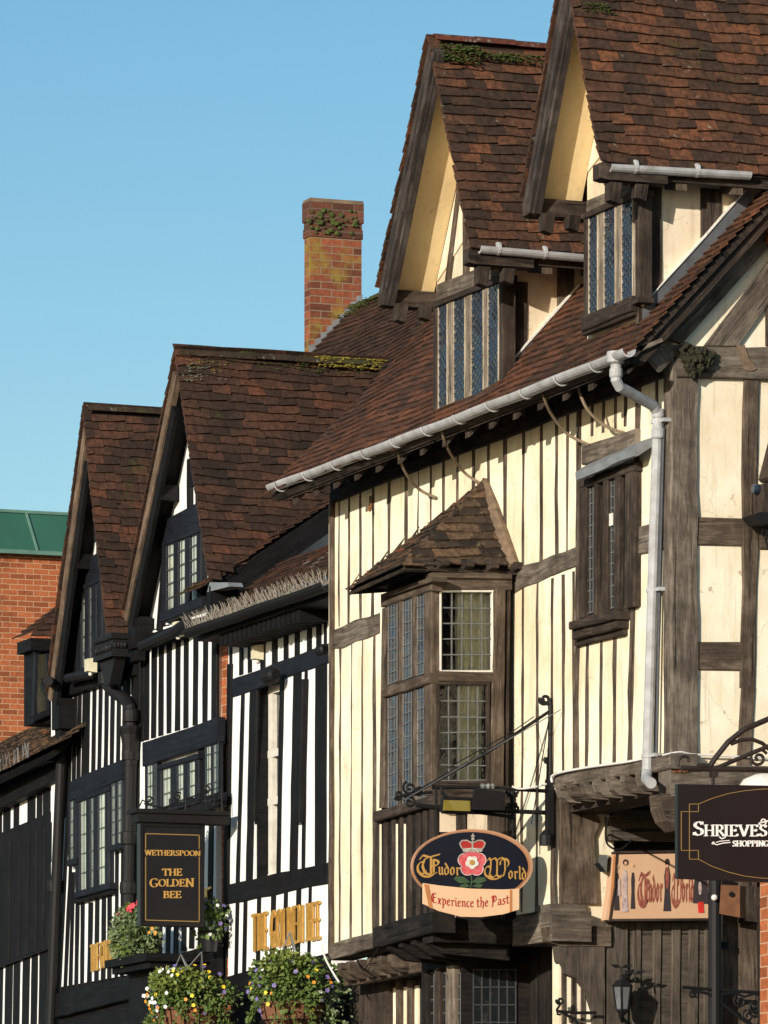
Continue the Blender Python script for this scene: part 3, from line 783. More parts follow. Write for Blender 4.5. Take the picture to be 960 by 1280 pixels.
    def edge(x, t):                                      # y on the lower (t=0) or upper (t=1) frame line
        f = (x - bl[0]) / (br[0] - bl[0])
        y0 = bl[1] + (br[1] - bl[1]) * f; y1 = tl[1] + (tr_[1] - tl[1]) * f
        return y0 + (y1 - y0) * t
    def wf(mb):
        for x in (bl[0] + 2.2, br[0] - 2.2): pbeam(mb, PW, (x, edge(x, 0)), (x, edge(x, 1)), 4.4, .04, .002, back=.06)
        pbeam(mb, PW, (bl[0], edge(bl[0], 1) + 2), (br[0], edge(br[0], 1) + 2), 7, .055, .002, back=.06)
        pbeam(mb, PW, (bl[0], edge(bl[0], 0) - 2), (br[0], edge(br[0], 0) - 2), 6, .055, .002, back=.06)
    sub('window_frame', W['oakdark'], wf)
    for i in range(1, len(lights)):
        x = (lights[i - 1][1] + lights[i][0]) / 2
        sub('mullion', W['mulloak'], lambda mb: pbeam(mb, PW, (x, edge(x, .01)), (x, edge(x, .985)), (lights[i][0] - lights[i - 1][1]) * .62, .036, .002, back=.05))
    for a, b in lights:
        sub('casement', W['paleoak'], lambda mb: [pbeam(mb, PW, (q, edge(q, .03)), (q, edge(q, .95)), 1.1, .034, .001, back=.03) for q in (a + .5, b - .5)])  # pale weathered edges, the mullions' highlight is put into their colour
    sub('pane', W['glassblue'], lambda mb: [sheet(mb, PW, [(a, edge(a, .02)), (b, edge(b, .02)), (b, edge(b, .97)), (a, edge(a, .97))], .024) for a, b in lights])
    def dl(mb):
        for a, b in lights: diamonds(mb, PW, (a, edge(a, .02)), (b, edge(b, .02)), (b, edge(b, .97)), (a, edge(a, .97)), 3, 13, .007, .0285, .003)
    sub('leading', W['camedark'], dl)
    if sill:
        def sl(mb):
            pbeam(mb, PW, (sill[0], sill[1]), (sill[2] - 8, sill[3] + 4), sill[4], .06, .004, back=.0)
            pbeam(mb, PW, (sill[0] + 1, sill[1] + sill[4] * .62), (sill[2] - 5, sill[3] + 3 + sill[4] * .62), sill[4] * .55, .04, .004, back=.0)
        sub('sill', W['oakdark'], sl)
    # cheek facing the camera
    CK = Plane('end', xr)
    for c in cheek_studs: sub('cheek_post', W['oakdark'] if c[2] > 22 else W['oak'], lambda mb: pbeam(mb, CK, c[0], c[1], c[2], .02, .004))
    if lead:
        lm = MB(); slab(lm, CK, lead, .015, .04); lm.build('lead_flashing', W['leaddark'], house, dm)
        # thin mortar line on top
        a, b = lead[3], lead[2]
        mm = MB(); pbeam(mm, CK, a, b, 2.2, .05, .003, n=0); mm.build('mortar_fillet', W['offwhite'], house, dm)
    # eaves gutter and rafter feet on the camera side
    g0, g1 = gut
    gp0 = F(g0[0], g0[1], YB + .02)
    gx = gp0.x; gp1 = S(g1[0], g1[1], gx)
    def gm(mb):
        n = 8; rings = []
        for i in range(9):
            p = gp0.lerp(gp1, i / 8)
            rings.append([p + Vector((math.cos(math.pi + math.pi * j / n) * .045, 0, math.sin(math.pi + math.pi * j / n) * .045)) for j in range(n + 1)] + [p + Vector((math.cos(math.pi + math.pi * j / n) * .036, 0, .006 + math.sin(math.pi + math.pi * j / n) * .036)) for j in range(n, -1, -1)])
        mb.grid_tube(rings)
        for f in (.18, .62): mb.lathe(gp0.lerp(gp1, f), [(.045, -.012), (.048, -.01), (.048, .01), (.045, .012)], 12, axis=(0, 1, 0))
    sub('gutter', W['gutter'], gm)
    # far side gutter stub
    def gm2(mb): mb.tube([Vector((L.x - .02, YB + .02, ze - .03)), Vector((L.x - .02, YB + .6, ze - .03))], .04, 10)
    sub('gutter', W['gutter'], gm2)
    def feet(mb):
        y = YB + .12
        while y < YB + back - .3:
            c = Vector((Rr.x - .13, y, ze - .05))
            mb.prism([c + Vector((-.2, 0, -.02)), c + Vector((.08, 0, -.075)), c + Vector((.08, 0, .0)), c + Vector((-.2, 0, .12))], (0, .075, 0))
            y += .41
    sub('rafter_foot', W['oak'], feet)
    sub('eaves_board', W['oakdark'], lambda mb: mb.box((Rr.x - .06, YB + .04, ze - .075), (Rr.x - .035, YB + back, ze + .02)))
    return dm, A, Rr, vr, nr, back, L, vl, nl

d1 = dormer((543, 52), (480, 368), (594, 309), [(547, 559), (566, 581), (588, 604), (609, 623)], [(541, 528), (628, 478), (628, 345), (541, 379)], 3.4, W['tile'], W['ridgered'],
            cheek_studs=[(((632), 352), ((632), 500), 11), ((648, 352), (648, 470), 24), ((708, 330), (708, 420), 20)],
            lead=[(634, 490), (732, 382), (724, 356), (634, 458)], gut=((599, 309), (730, 320)),
            headbeam=((546, 366), (626, 334), 20), gable_studs=[((580, 352), (580, 225), 4), ((556, 362), (573, 225), 4)])
d2 = dormer((712, -31), (661, 252), (758, 205), [(735, 747), (754, 769), (776, 791)], [(729, 408), (798, 376), (798, 238), (729, 268)], 3.4, W['tile'], W['ridgered'],
            cheek_studs=[((802, 236), (802, 405), 8), ((816, 232), (816, 400), 25), ((890, 236), (890, 330), 26)],
            lead=[(806, 415), (950, 262), (932, 238), (804, 382)], gut=((762, 207), (937, 217)),
            headbeam=((733, 258), (797, 231), 14), gable_studs=[((756, 250), (772, 150), 4)], sill=(726, 405, 797, 375, 17))
# moss on the left dormer's ridge
dm, A, Rr, vr, nr, back, L, vl, nl = d1
mb = MB(); moss_patch(mb, A + nr * .05 - vr * .06 + Vector((0, .03, 0)), A + nr * .05 - vr * .06 + Vector((0, .30, 0)), 60, -vr * .16, .028, nr)
moss_patch(mb, A + nr * .05 - vr * .10 + Vector((0, .3, 0)), A + nr * .05 - vr * .10 + Vector((0, .75, 0)), 45, -vr * .06, .022, nr)
mb.build('moss', W['moss'], house, dm)
dm2, A2 = d2[0], d2[1]
mb = MB(); p = A2 - d2[3] * .26 + d2[4] * .05
moss_patch(mb, p + Vector((0, .06, 0)), p + Vector((0, .22, 0)), 26, -d2[3] * .08, .022, d2[4]); mb.build('moss', W['moss'], house, dm2)

# --- oriel -------------------------------------------------------------------
OP = .64
YO = Y0 - OP
OF = Plane('front', YO)
ox0, ox1 = F(477, 800, YO).x, F(541, 800, YO).x
OE = Plane('end', ox1)
zt = OE.uw(560, 722)[1]; zs = OE.uw(580, 984)[1]; zbm = OE.uw(580, 1158)[1]
def oriel_body(mb):          # dark room box open to the windows: back, base and head
    mb.box((ox0 + .03, YO + .05, zs - .03), (ox1 - .03, Y0 - .005, zs + .0))
    mb.box((ox0 + .02, YO + .04, zt), (ox1 - .02, Y0 - .005, zt + .04))
    mb.box((ox0 + .01, YO + .06, zs), (ox0 + .03, Y0 - .01, zt))
    mb.box((ox0 + .03, Y0 - .03, zs), (ox1 - .06, Y0 - .006, zt))
    mb.box((ox0 + .05, YO + .42, zs), (ox1 - .16, YO + .44, zt))
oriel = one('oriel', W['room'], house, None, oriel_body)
def osub(name, mat, fn, smooth=False):
    mb = MB(); fn(mb); return mb.build(name, mat, house, oriel, smooth)
# end panelling below, with two pale infill panels
def opan(mb):
    mb.box((ox0, YO, zbm), (ox1, Y0 - .004, zs - .03))
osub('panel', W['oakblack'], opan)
for x in (471, 481, 491, 501, 511, 521.5, 530, 538):
    osub('panel_stud', W['oakdark'], lambda mb: pbeam(mb, OF, (x, 1020 - (x - 471) * .22), (x, 1160 - (x - 471) * .17), 4.4, .012, .004))
def oghosts(mb):
    for x in (476, 496.5, 506.5): sheet(mb, OF, [(x - 1.0, 1158), (x + 1.0, 1158), (x + 1.0, 1030), (x - 1.0, 1030)], .004)
osub('infill', W['cream'], oghosts)
osub('infill', W['cheek'], lambda mb: [sheet(mb, OE, c, .004) for c in ([(549, 1040), (570, 1040), (570, 1014), (549, 1014)], [(584, 1040), (611, 1040), (611, 1014), (584, 1014)], [(545, 1150), (575, 1150), (575, 1128), (545, 1128)])])
for x, w in ((577, 12), (621, 22), (545, 8)): osub('panel_stud', W['oakdark'], lambda mb: pbeam(mb, OE, (x, 1005), (x, 1150), w, .02, .004))
# posts, transoms, heads
def opost(mb):
    y = YO
    n = 12; rings = []
    z0, z1 = zs - .06, zt + .03
    for i in range(n + 1):
        z = z0 + (z1 - z0) * i / n; j = U(-.004, .004)
        xa = F(533.5, 800, YO).x
        yb = OE.uw(548, 800)[0]
        rings.append([Vector((xa + j, YO - .02, z)), Vector((ox1 + .012, YO - .02, z)), Vector((ox1 + .02, YO - .012, z)), Vector((ox1 + .02, yb + j, z)), Vector((ox1 - .05, yb + j, z)), Vector((xa + j, YO + .05, z))])
    mb.grid_tube(rings)
osub('corner_post', W['oak'], opost)
osub('post', W['oak'], lambda mb: pbeam(mb, OE, (625, 716), (622, 1000), 16, .03, .005, back=.05))
osub('post', W['oakdark'], lambda mb: pbeam(mb, OE, (636, 716), (632, 1140), 5, .01, .003, back=.05))
osub('post', W['oak'], lambda mb: pbeam(mb, OF, (479.5, 760), (476.5, 1010), 5.5, .03, .004, back=.05))
osub('transom', W['oak'], lambda mb: pbeam(mb, OE, (548, 845), (617, 846), 13, .03, .003, back=.04))
osub('transom', W['oak'], lambda mb: pbeam(mb, OF, (477, 866), (536, 847), 13, .04, .004, back=.04))
def heads(mb):
    pbeam(mb, OF, (476, 752), (540, 731), 14, .03, .003, back=.05)
    pbeam(mb, OE, (541, 728), (640, 729), 17, .03, .003, back=.05)
    pbeam(mb, OE, (541, 719), (640, 720), 7, .055, .003, back=.05)
    pbeam(mb, OF, (476, 746), (541, 724), 6, .06, .003, back=.05)
osub('head_beam', W['oak'], heads)
def osill(mb):
    pbeam(mb, OF, (467, 1021), (541, 1000), 13, .06, .003, back=.08)
    pbeam(mb, OE, (541, 992), (637, 995), 26, .035, .003, back=.08)
osub('sill', W['oakdark'], osill)
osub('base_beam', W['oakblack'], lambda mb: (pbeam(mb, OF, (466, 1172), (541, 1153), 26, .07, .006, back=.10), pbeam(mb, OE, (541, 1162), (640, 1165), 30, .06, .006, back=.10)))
# front lights
def oy(x, t):            # y at frame lines of the front face: 0 sill, 1 transom low, 2 transom high, 3 head
    f = (x - 477) / 62
    return [1014 - 20 * f, 873 - 19 * f, 858 - 19 * f, 760 - 22 * f][t]
OL = [(484.5, 496.5), (503, 514.5), (521, 533)]
for a, b in ((496.5, 503), (514.5, 521)):
    x = (a + b) / 2
    osub('mullion', W['oak'], lambda mb: (pbeam(mb, OF, (x, oy(x, 0)), (x, oy(x, 1)), 3.8, .02, .003, back=.04), pbeam(mb, OF, (x, oy(x, 2)), (x, oy(x, 3)), 3.8, .02, .003, back=.04)))
osub('casement', W['mulloak'], lambda mb: [pbeam(mb, OF, (q, oy(q, i)), (q, oy(q, i + 1)), 1.1, .012, .001) for a, b in OL for q in (a + .6, b - .6) for i in (0, 2)])
osub('pane', W['glassblue'], lambda mb: [sheet(mb, OF, [(a, oy(a, i)), (b, oy(b, i)), (b, oy(b, i + 1)), (a, oy(a, i + 1))], .004) for a, b in OL for i in (0, 2)])
osub('leading', W['came'], lambda mb: [leading(mb, OF, (a, oy(a, i)), (b, oy(b, i)), (b, oy(b, i + 1)), (a, oy(a, i + 1)), 3, 7 if i else 10, .008, .0085, .005, .02) for a, b in OL for i in (0, 2)])
# end window: two tiers with clear leaded glass and curtains behind
UPW = [(552, 838), (615, 838), (615, 740), (552, 740)]; LOW = [(549, 976), (609, 976), (609, 856), (549, 856)]
def frm(mb, q, w):
    (x0, y0), (x1, _), (_, y1), _ = q
    pbeam(mb, OE, (x0 - w / 2, y0 + w), (x0 - w / 2, y1 - w), w, .025, .001); pbeam(mb, OE, (x1 + w / 2, y0 + w), (x1 + w / 2, y1 - w), w, .025, .001)
    pbeam(mb, OE, (x0 - w, y0 + w / 2), (x1 + w, y0 + w / 2), w, .027, .001); pbeam(mb, OE, (x0 - w, y1 - w / 2), (x1 + w, y1 - w / 2), w, .027, .001)
osub('casement', W['winpaint'], lambda mb: frm(mb, UPW, 2.4))
osub('casement', W['oakdark'], lambda mb: frm(mb, LOW, 3.6))
osub('pane', W['clear'], lambda mb: (pane(mb, OE, UPW, -.008), pane(mb, OE, LOW, -.008)))
osub('leading', W['came'], lambda mb: (leading(mb, OE, *UPW, 5, 5, .009, -.004, .008, .012), leading(mb, OE, *LOW, 5, 6, .009, -.004, .008, .012)))
def folds(mb, pl, x0, x1, y0, y1, n, amp=.02, nf=7):
    """a hanging curtain: folded sheet on plane pl behind the glass"""
    pf = pl.off(n); u0, w0 = pf.uw(x0, y0); u1, w1 = pf.uw(x1, y1); k = nf * 6; rings = []
    for w in (w0, (w0 + w1) / 2, w1):
        f = [pl.at(u0 + (u1 - u0) * i / k, w, n + amp * math.sin(i * math.pi / 3 + (.4 if w == w1 else 0)) + amp * .4 * math.sin(i * .7)) for i in range(k + 1)]
        bk = [p - (pl.at(0, 0, .004) - pl.at(0, 0, 0)) for p in reversed(f)]
        rings.append(f + bk)
    mb.grid_tube(rings)
osub('curtain', W['curtain'], lambda mb: (folds(mb, OE, 569, 622, 848, 738, -.07, .02, 6), folds(mb, OE, 571, 602, 990, 852, -.07, .02, 4)), True)
# joist brackets under the oriel
def obr(mb):
    for x in (488, 503, 518, 533):
        p = OF.P(x, 1180 - (x - 488) * .2, .0)
        mb.prism([p + Vector((0, -.03, 0)), p + Vector((0, .6, 0)), p + Vector((0, .6, -.16)), p + Vector((0, .1, -.12)), p + Vector((0, -.03, -.04))], (.09, 0, 0))
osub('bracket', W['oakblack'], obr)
# cornice brackets under the roof
def ocorn(mb):
    for i in range(7):
        x = 446 + i * 15
        p = F(x + 14, 752 - i * 5.2, YO)
        p = Vector((ox0 + (ox1 - ox0) * i / 6 - .03, YO, zt + .05))
        mb.prism([p + Vector((0, .0, 0)), p + Vector((0, -.16, .02)), p + Vector((0, -.16, .07)), p + Vector((0, 0, .09))], (.055, 0, 0))
    for i in range(4):
        p = Vector((ox1, YO + .02 + i * .19, zt + .05))
        mb.prism([p, p + Vector((.13, 0, .02)), p + Vector((.13, 0, .065)), p + Vector((0, 0, .09))], (0, .055, 0))
    mb.box((ox0 - .04, YO - .05, zt + .035), (ox1 + .05, Y0 - .006, zt + .06))
osub('dentil', W['oakdark'], ocorn)
# hipped tile roof
RA = F(607, 607, Y0 - .01); ze_o = zt + .085
RW = Vector((F(646, 702, Y0).x, Y0 - .01, ze_o)); RWl = Vector((ox0 - (RW.x - ox1), Y0 - .01, ze_o))
yf = YO - .25
RFr, RFl = Vector((RW.x, yf, ze_o - .05)), Vector((RWl.x - .03, yf, ze_o - .09))
def oroof(mb):
    apex = RA
    for a, b in ((RFl, RFr), (RFr, RW), (RWl, RFl)):
        u = (b - a).normalized(); m_ = (apex - a); v = (m_ - u * m_.dot(u)); nn = u.cross(v.normalized())
        if nn.z < 0: nn = -nn
        tiles(mb, a, u, v, nn, [(0, 0), ((b - a).length, 0), (m_.dot(u) + .02, v.length), (m_.dot(u) - .02, v.length)], tw=.18, gauge=.088, wave=.004, jit=1.3, th=.013)
oroof_o = osub('roof', W['tileoriel'], oroof)
def odeck(mb):
    for a, b in ((RFl, RFr), (RFr, RW), (RWl, RFl)):
        nn = (b - a).cross(RA - a).normalized(); nn = nn if nn.z > 0 else -nn
        mb.prism([a, b, RA], nn * -.02)
osub('roof_deck', W['oakdark'], odeck)
osub('mortar_fillet', W['mortar'], lambda mb: mb.tube([RA + Vector((0, -.0, .03)), RA.lerp(RW, .35) + Vector((.02, -.02, .03)), RA.lerp(RW, .7) + Vector((.02, -.03, .03)), RW + Vector((.03, -.02, .01))], [.03, .045, .05, .045], 8))

# --- small shuttered window at the right -------------------------------------
def sub_h(name, mat, fn, parent=None, smooth=False):
    mb = MB(); fn(mb); return mb.build(name, mat, house, parent, smooth)
win = sub_h('window', W['oakdark'], lambda mb: slab(mb, FR, [(724, 780), (792, 764), (794, 578), (726, 600)], -.03, .01))
def wfr(mb):
    for x0, x1, w in ((728, 726.5, 8), (744, 743, 4), (756, 755, 6), (771, 770, 6), (783, 782, 4), (790, 789, 7)):
        pbeam(mb, FR, (x0, 598 - (x0 - 728) * .33), (x1, 772 - (x1 - 728) * .22), w, .05, .004, back=.03)
    pbeam(mb, FR, (724, 606), (794, 583), 10, .055, .003)
sub_h('window_frame', W['oakdark'], wfr, win)
sub_h('pane', W['glassdark'], lambda mb: [sheet(mb, FR, [(a, 768 - (a - 728) * .22), (b, 768 - (b - 728) * .22), (b, 606 - (b - 728) * .33), (a, 606 - (a - 728) * .33)], .012) for a, b in ((732, 742), (759, 768), (774, 781))], win)
sub_h('leading', W['came'], lambda mb: [leading(mb, FR, (a, 768 - (a - 728) * .22), (b, 768 - (b - 728) * .22), (b, 606 - (b - 728) * .33), (a, 606 - (a - 728) * .33), 2, 12, .009, .017, .006) for a, b in ((733, 741), (760, 767.5))], win)
sub_h('label', W['offwhite'], lambda mb: sheet(mb, FR, [(761.5, 658), (766.5, 656.5), (766.5, 641), (761.5, 642.5)], .03), win)
def wsill(mb):
    pbeam(mb, FR, (711, 782), (766, 768), 10, .13, .004, back=.0); pbeam(mb, FR, (715, 792), (771, 778), 14, .09, .005, back=.0)
    pbeam(mb, FR, (718, 803), (778, 789), 10, .04, .005, back=.0)
sub_h('sill', W['oakdark'], wsill, win)
def hood(mb):
    a, b = FR.P(724, 592, .12), FR.P(797, 560, .12)
    rings = []
    for i in range(9):
        p = a.lerp(b, i / 8); j = U(-.006, .006)
        rings.append([p + Vector((0, .13, .085)), p + Vector((0, .02 + j, .045)), p + Vector((0, -.03, .0 + j)), p + Vector((0, -.025, -.05 + j)), p + Vector((0, .0, -.055)), p + Vector((0, .13, .03))])
    mb.grid_tube(rings)
sub_h('lead_hood', W['lead'], hood, win)
sub_h('lintel', W['oakgrey'], lambda mb: pbeam(mb, FR, (727, 570), (793, 547), 22, .045, .006), win)

# --- jetties -----------------------------------------------------------------
one('jetty_beam', W['oakgrey'], house, None, lambda mb: pbeam(mb, FR, (692, 975), (838, 951), 19, .05, .006, back=.15, n=0))
zj = F(692, 985, Y0).z
def joist_run(px_list, yfun, zdrop, mat, z_h=.12, w=.085, lift=.0, dn=.07):
    for x in px_list:
        p = FR.P(x, yfun(x), dn)
        def jo(mb):
            prof = [(0, .02), (.0, -.03), (.02, -.075), (.07, -.11), (.45, -.125), (.45, .02)]
            mb.prism([p + Vector((-w / 2, dy, dz)) for dy, dz in prof], (w, 0, 0), (0, 1, 0))
        one('joist', mat, house, None, jo)
joist_run((697, 711, 727, 743, 760, 778, 797), lambda x: 984 - (x - 692) * .15, 0, W['oakgrey'])
one('jetty_plate', W['oakdark'], house, None, lambda mb: mb.box((X2 + .02, Y0 + .12, zj - .17), (X1 - .02, Y0 + .4, zj - .12)))
one('joist_board', W['oakgrey'], house, None, lambda mb: mb.box((X2 + .0, Y0 + .4, zj - .1), (X1 - .17, Y0 + 1.6, zj - .05)))
one('jetty_beam', W['oakgrey'], house, None, lambda mb: pbeam(mb, FR, (410, 1190), (480, 1171), 19, .055, .006, back=.15))
joist_run((424, 435, 448, 461, 474, 487), lambda x: 1207 - (x - 424) * .17, 0, W['oak'])
one('jetty_plate', W['oak'], house, None, lambda mb: pbeam(mb, Plane('front', Y0 + .12), (430, 1226), (540, 1206), 14, .05, .005))
# right end of the lower jetty beam: big moulded beam ends
def bend(mb):
    mb.prism([F(640, 1183, Y0 - .05), F(690, 1176, Y0 - .05), F(690, 1138, Y0 - .05), F(640, 1150, Y0 - .05)], (0, .3, 0), (1, 0, 0))
one('jetty_beam', W['oakgrey'], house, None, bend)
P2 = Plane('end', X2)
one('jetty_beam', W['oakgrey'], house, None, lambda mb: pbeam(mb, P2, (688, 1143), (732, 1144), 28, .05, .006, back=.2))
def pad(mb):
    P = lambda x, y: P2.P(x, y, -.03)
    mb.prism([P(676, 1160), P(757, 1158), P(757, 1184), P(695, 1184), P(678, 1178)], (.10, 0, 0), (0, 1, 0))
one('beam_end', W['oak'], house, None, pad)
one('passage_wall', W['endcream'], house, None, lambda mb: mb.prism([P2.P(690.5, 1290, -.12), P2.P(759, 1290, -.12), P2.P(759, 985, -.12), P2.P(690.5, 985, -.12)], (.12, 0, 0)))
one('passage_shade_sheet', W['room'], house, None, lambda mb: mb.prism([P2.P(759.3, 1290, -.32), P2.P(1030, 1290, -.32), P2.P(1030, 985, -.32), P2.P(759.3, 985, -.32)], (.12, 0, 0)))  # near-black sheet stands in for the shaded void under the jetty
def ppost(mb):
    n = 8
    mb.prism([P2.P(688, 1132, -.16), P2.P(733, 1132, -.16), P2.P(731, 1085, -.16), P2.P(729, 1048, -.16), P2.P(737, 1030, -.16), P2.P(728, 1016, -.16), P2.P(690, 990, -.16), P2.P(688, 1000, -.16)], (.20, 0, 0), (0, 0, 1))
one('post', W['oak'], house, None, ppost)
one('plate', W['plank'], house, None, lambda mb: slab(mb, P2, [(764, 1050), (880, 1054), (880, 1012), (775, 1012), (762, 1020)], 0, .10))
# passage panelling with planks, posts and a knee brace
one('panel', W['plank'], house, None, lambda mb: slab(mb, P2, [(757, 1290), (905, 1290), (905, 1150), (757, 1150)], 0, .02))
for x, w in ((772, 28), (797, 11), (822, 11), (846, 12), (868, 13), (886, 10)):
    one('plank', W['plank'], house, None, lambda mb: pbeam(mb, P2, (x, 1152), (x - 1, 1288), w, .045 if w > 20 else .035, .003))
def knee(mb):
    pts = [(756, 1162), (756, 1290), (744, 1290), (741, 1262), (734, 1240), (722, 1224), (706, 1217), (705, 1208), (700, 1200), (698, 1184), (700, 1162)]
    slab(mb, P2, pts, -.05, .06, (0, 0, 1))
one('knee_brace', W['plank'], house, None, knee)
for x in (705, 717, 729): one('stud', W['oak'], house, None, lambda mb: pbeam(mb, P2, (x, 1215), (x, 1290), 4.5, .015, .003))
# corner bracket under the corner post
def cbr(mb):
    pts = [(826, 992), (868, 994), (905, 996), (905, 1016), (870, 1022), (856, 1040), (846, 1038), (834, 1026), (828, 1010)]
    slab(mb, EN, pts, -.16, .04, (0, 1, 0))
one('bracket', W['oak'], house, None, cbr)
EN4 = Plane('end', X1)
one('post', W['oak'], house, None, lambda mb: slab(mb, EN4, [(903, 1290), (947, 1290), (945, 1000), (905, 1000)], -.2, .015, (0, 0, 1)))
one('lichen', W['rust'], house, None, lambda mb: [mb.blob(EN.P(843 + 17 * R(), 960 + 5 * R(), .05), .018, 6, 4, .3, (1, 1.4, .5)) for _ in range(16)])
# ground floor below the oriel
YG = Y0 + .32
PG = Plane('front', YG)
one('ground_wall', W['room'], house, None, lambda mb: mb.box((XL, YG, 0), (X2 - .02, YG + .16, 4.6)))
one('infill', W['cream'], house, None, lambda mb: slab(mb, PG, [(484, 1300), (523, 1300), (523, 1232), (484, 1236)], 0, .012))
for x in (497, 511): one('stud', W['oak'], house, None, lambda mb: pbeam(mb, PG, (x, 1225), (x, 1300), 6, .03, .003, n=.01))
one('post', W['oakdark'], house, None, lambda mb: slab(mb, PG, [(437, 1300), (484, 1300), (484, 1222), (437, 1232)], 0, .06, (0, 0, 1)))
YG2 = Y0 - .25
PG2 = Plane('front', YG2); gx1 = F(578, 1250, YG2).x; PG3 = Plane('end', gx1)
lowbay = one('bay_window', W['oakblack'], house, None, lambda mb: mb.box((F(527, 1250, YG2).x, YG2, 0), (gx1, YG, 4.45)))
def sub_b(name, mat, fn):
    mb = MB(); fn(mb); return mb.build(name, mat, house, lowbay)
for x, w, m_ in ((531, 5, 'oakblack'), (545.5, 6, 'oakdark'), (562, 9, 'mulloak')): sub_b('mullion', W[m_], lambda mb: pbeam(mb, PG2, (x, 1212 - (x - 531) * .15), (x, 1300), w, .05, .003))
sub_b('pane', W['glassdark'], lambda mb: [sheet(mb, PG2, [(a, 1300), (b, 1300), (b, 1216), (a, 1218)], .004) for a, b in ((534, 542), (549, 557), (567, 575))])
sub_b('leading', W['came'], lambda mb: [leading(mb, PG2, (a, 1300), (b, 1300), (b, 1216), (a, 1218), 2, 5, .008, .008, .006) for a, b in ((534, 542), (549, 557), (567, 575))])
sub_b('pane', W['glassdark'], lambda mb: sheet(mb, PG3, [(592, 1300), (645, 1300), (645, 1212), (592, 1212)], .004))
sub_b('leading', W['camedark'], lambda mb: leading(mb, PG3, (592, 1300), (645, 1300), (645, 1212), (592, 1212), 5, 4, .010, .008, .006))
for x in (664, 680): one('post', W['oakblack'], house, None, lambda mb: pbeam(mb, PG, (x, 1180), (x, 1300), 12, .05, .004))

# ================================================================== NARROW WHITE HOUSE
inf = thing('timber_framed_house', (-44.3, YI, 0), 'narrow white house with black studs and a spiked gutter between cream house and pub', 'house')
PI = Plane('front', YI)
xi0, xi1 = F(284, 900, YI).x, F(416, 900, YI).x
def sub_i(name, mat, fn, parent=None, smooth=False):
    mb = MB(); fn(mb); return mb.build(name, mat, inf, parent, smooth)
zi_top = F(345, 760, YI).z
zib = F(345, 1224, YI).z
def iwall(mb):
    wl, wr, wt, wb = F(318, 900, YI).x, F(350.5, 900, YI).x, F(335, 850, YI).z, F(335, 1098, YI).z
    mb.box((xi0, YI, zib), (wl, YI + .25, zi_top)); mb.box((wr, YI, zib), (xi1, YI + .25, zi_top))
    mb.box((wl, YI, zib), (wr, YI + .25, wb)); mb.box((wl, YI, wt), (wr, YI + .25, zi_top))
sub_i('front_wall', W['white'], iwall)
sub_i('ground_wall', W['black'], lambda mb: mb.box((xi0, YI + .02, 0), (xi1, YI + .25, zib - .003)))
def ish(x, a, b): return a + (b - a) * (x - 284) / 126      # y along a street-parallel line
for x, w in ((288, 4), (301, 5.5), (311.5, 5.5), (328, 6.5), (343, 7), (357, 6), (371, 6.5), (386, 6.5), (398, 6.5), (406, 4)):
    sub_i('stud', W['black'], lambda mb: pbeam(mb, PI, (x, ish(x, 800, 745)), (x, ish(x, 848, 815)), w, .007, .005))
for x0, x1, w, a in ((288, 284, 5, 0), (303.5, 296.5, 4.5, 0), (316.5, 311, 9, 0), (352, 347.5, 5.5, 0), (371.5, 366, 10, 0), (382, 378.5, 4, 0), (401, 400, 15, 0)):
    sub_i('stud', W['black'], lambda mb: pbeam(mb, PI, (x0, ish(x0, 862, 822)), (x1, ish(x1, 1110, 1085)), w, .007, .005))
sub_i('shutter_bar', W['black'], lambda mb: pbeam(mb, PI, (374, 849), (369.5, 1028), 8, .055, .003))
for x, w in ((281.5, 6), (295.5, 4.5), (305.5, 5), (322.5, 5.5), (340.5, 6), (356, 5), (372, 6), (386.5, 4)):
    sub_i('stud', W['black'], lambda mb: pbeam(mb, PI, (x + 1, ish(x, 1120, 1095)), (x - 1, ish(x, 1222, 1190)), w, .007, .005))
sub_i('rail', W['blackblue'], lambda mb: pbeam(mb, PI, (285, 862), (412, 815), 22, .012, .006))
sub_i('rail', W['black'], lambda mb: pbeam(mb, PI, (280, 1119), (412, 1091), 26, .012, .006))
sub_i('rail', W['black'], lambda mb: pbeam(mb, PI, (280, 1238), (412, 1208), 34, .014, .006))
sub_i('post', W['black'], lambda mb: pbeam(mb, PI, (286, 830), (279.5, 1235), 5, .02, .005))
# tall recessed window
iw = sub_i('window', W['black'], lambda mb: (mb.box((F(318, 900, YI).x - .01, YI + .02, F(335, 1098, YI).z), (F(318, 900, YI).x + .02, YI + .25, F(335, 848, YI).z)),))
def sash(mb):
    x0, x1 = F(317, 900, YI).x, F(352, 900, YI).x; y = YI + .11
    zb_, zt_ = F(335, 1098, YI).z, F(335, 848, YI).z
    mb.box((x0, y, zb_), (x0 + .3, y + .04, zt_)) if False else None
    for a, b in ((x0 + .05, x0 + .15), (x1 - .08, x1)): mb.box((a, y, zb_), (b, y + .05, zt_))
    for f in (0, .38, .62, .94): mb.box((x0, y - .002, zb_ + (zt_ - zb_) * f), (x1, y + .045, zb_ + (zt_ - zb_) * f + .06))
    mb.box((x1 - .22, y - .004, zb_), (x1 - .08, y + .04, zt_))
sub_i('sash', W['winpaint'], sash, iw)
sub_i('pane', W['glassdark'], lambda mb: mb.box((F(317, 900, YI).x, YI + .15, F(335, 1098, YI).z), (F(352, 900, YI).x, YI + .16, F(335, 848, YI).z)), iw)
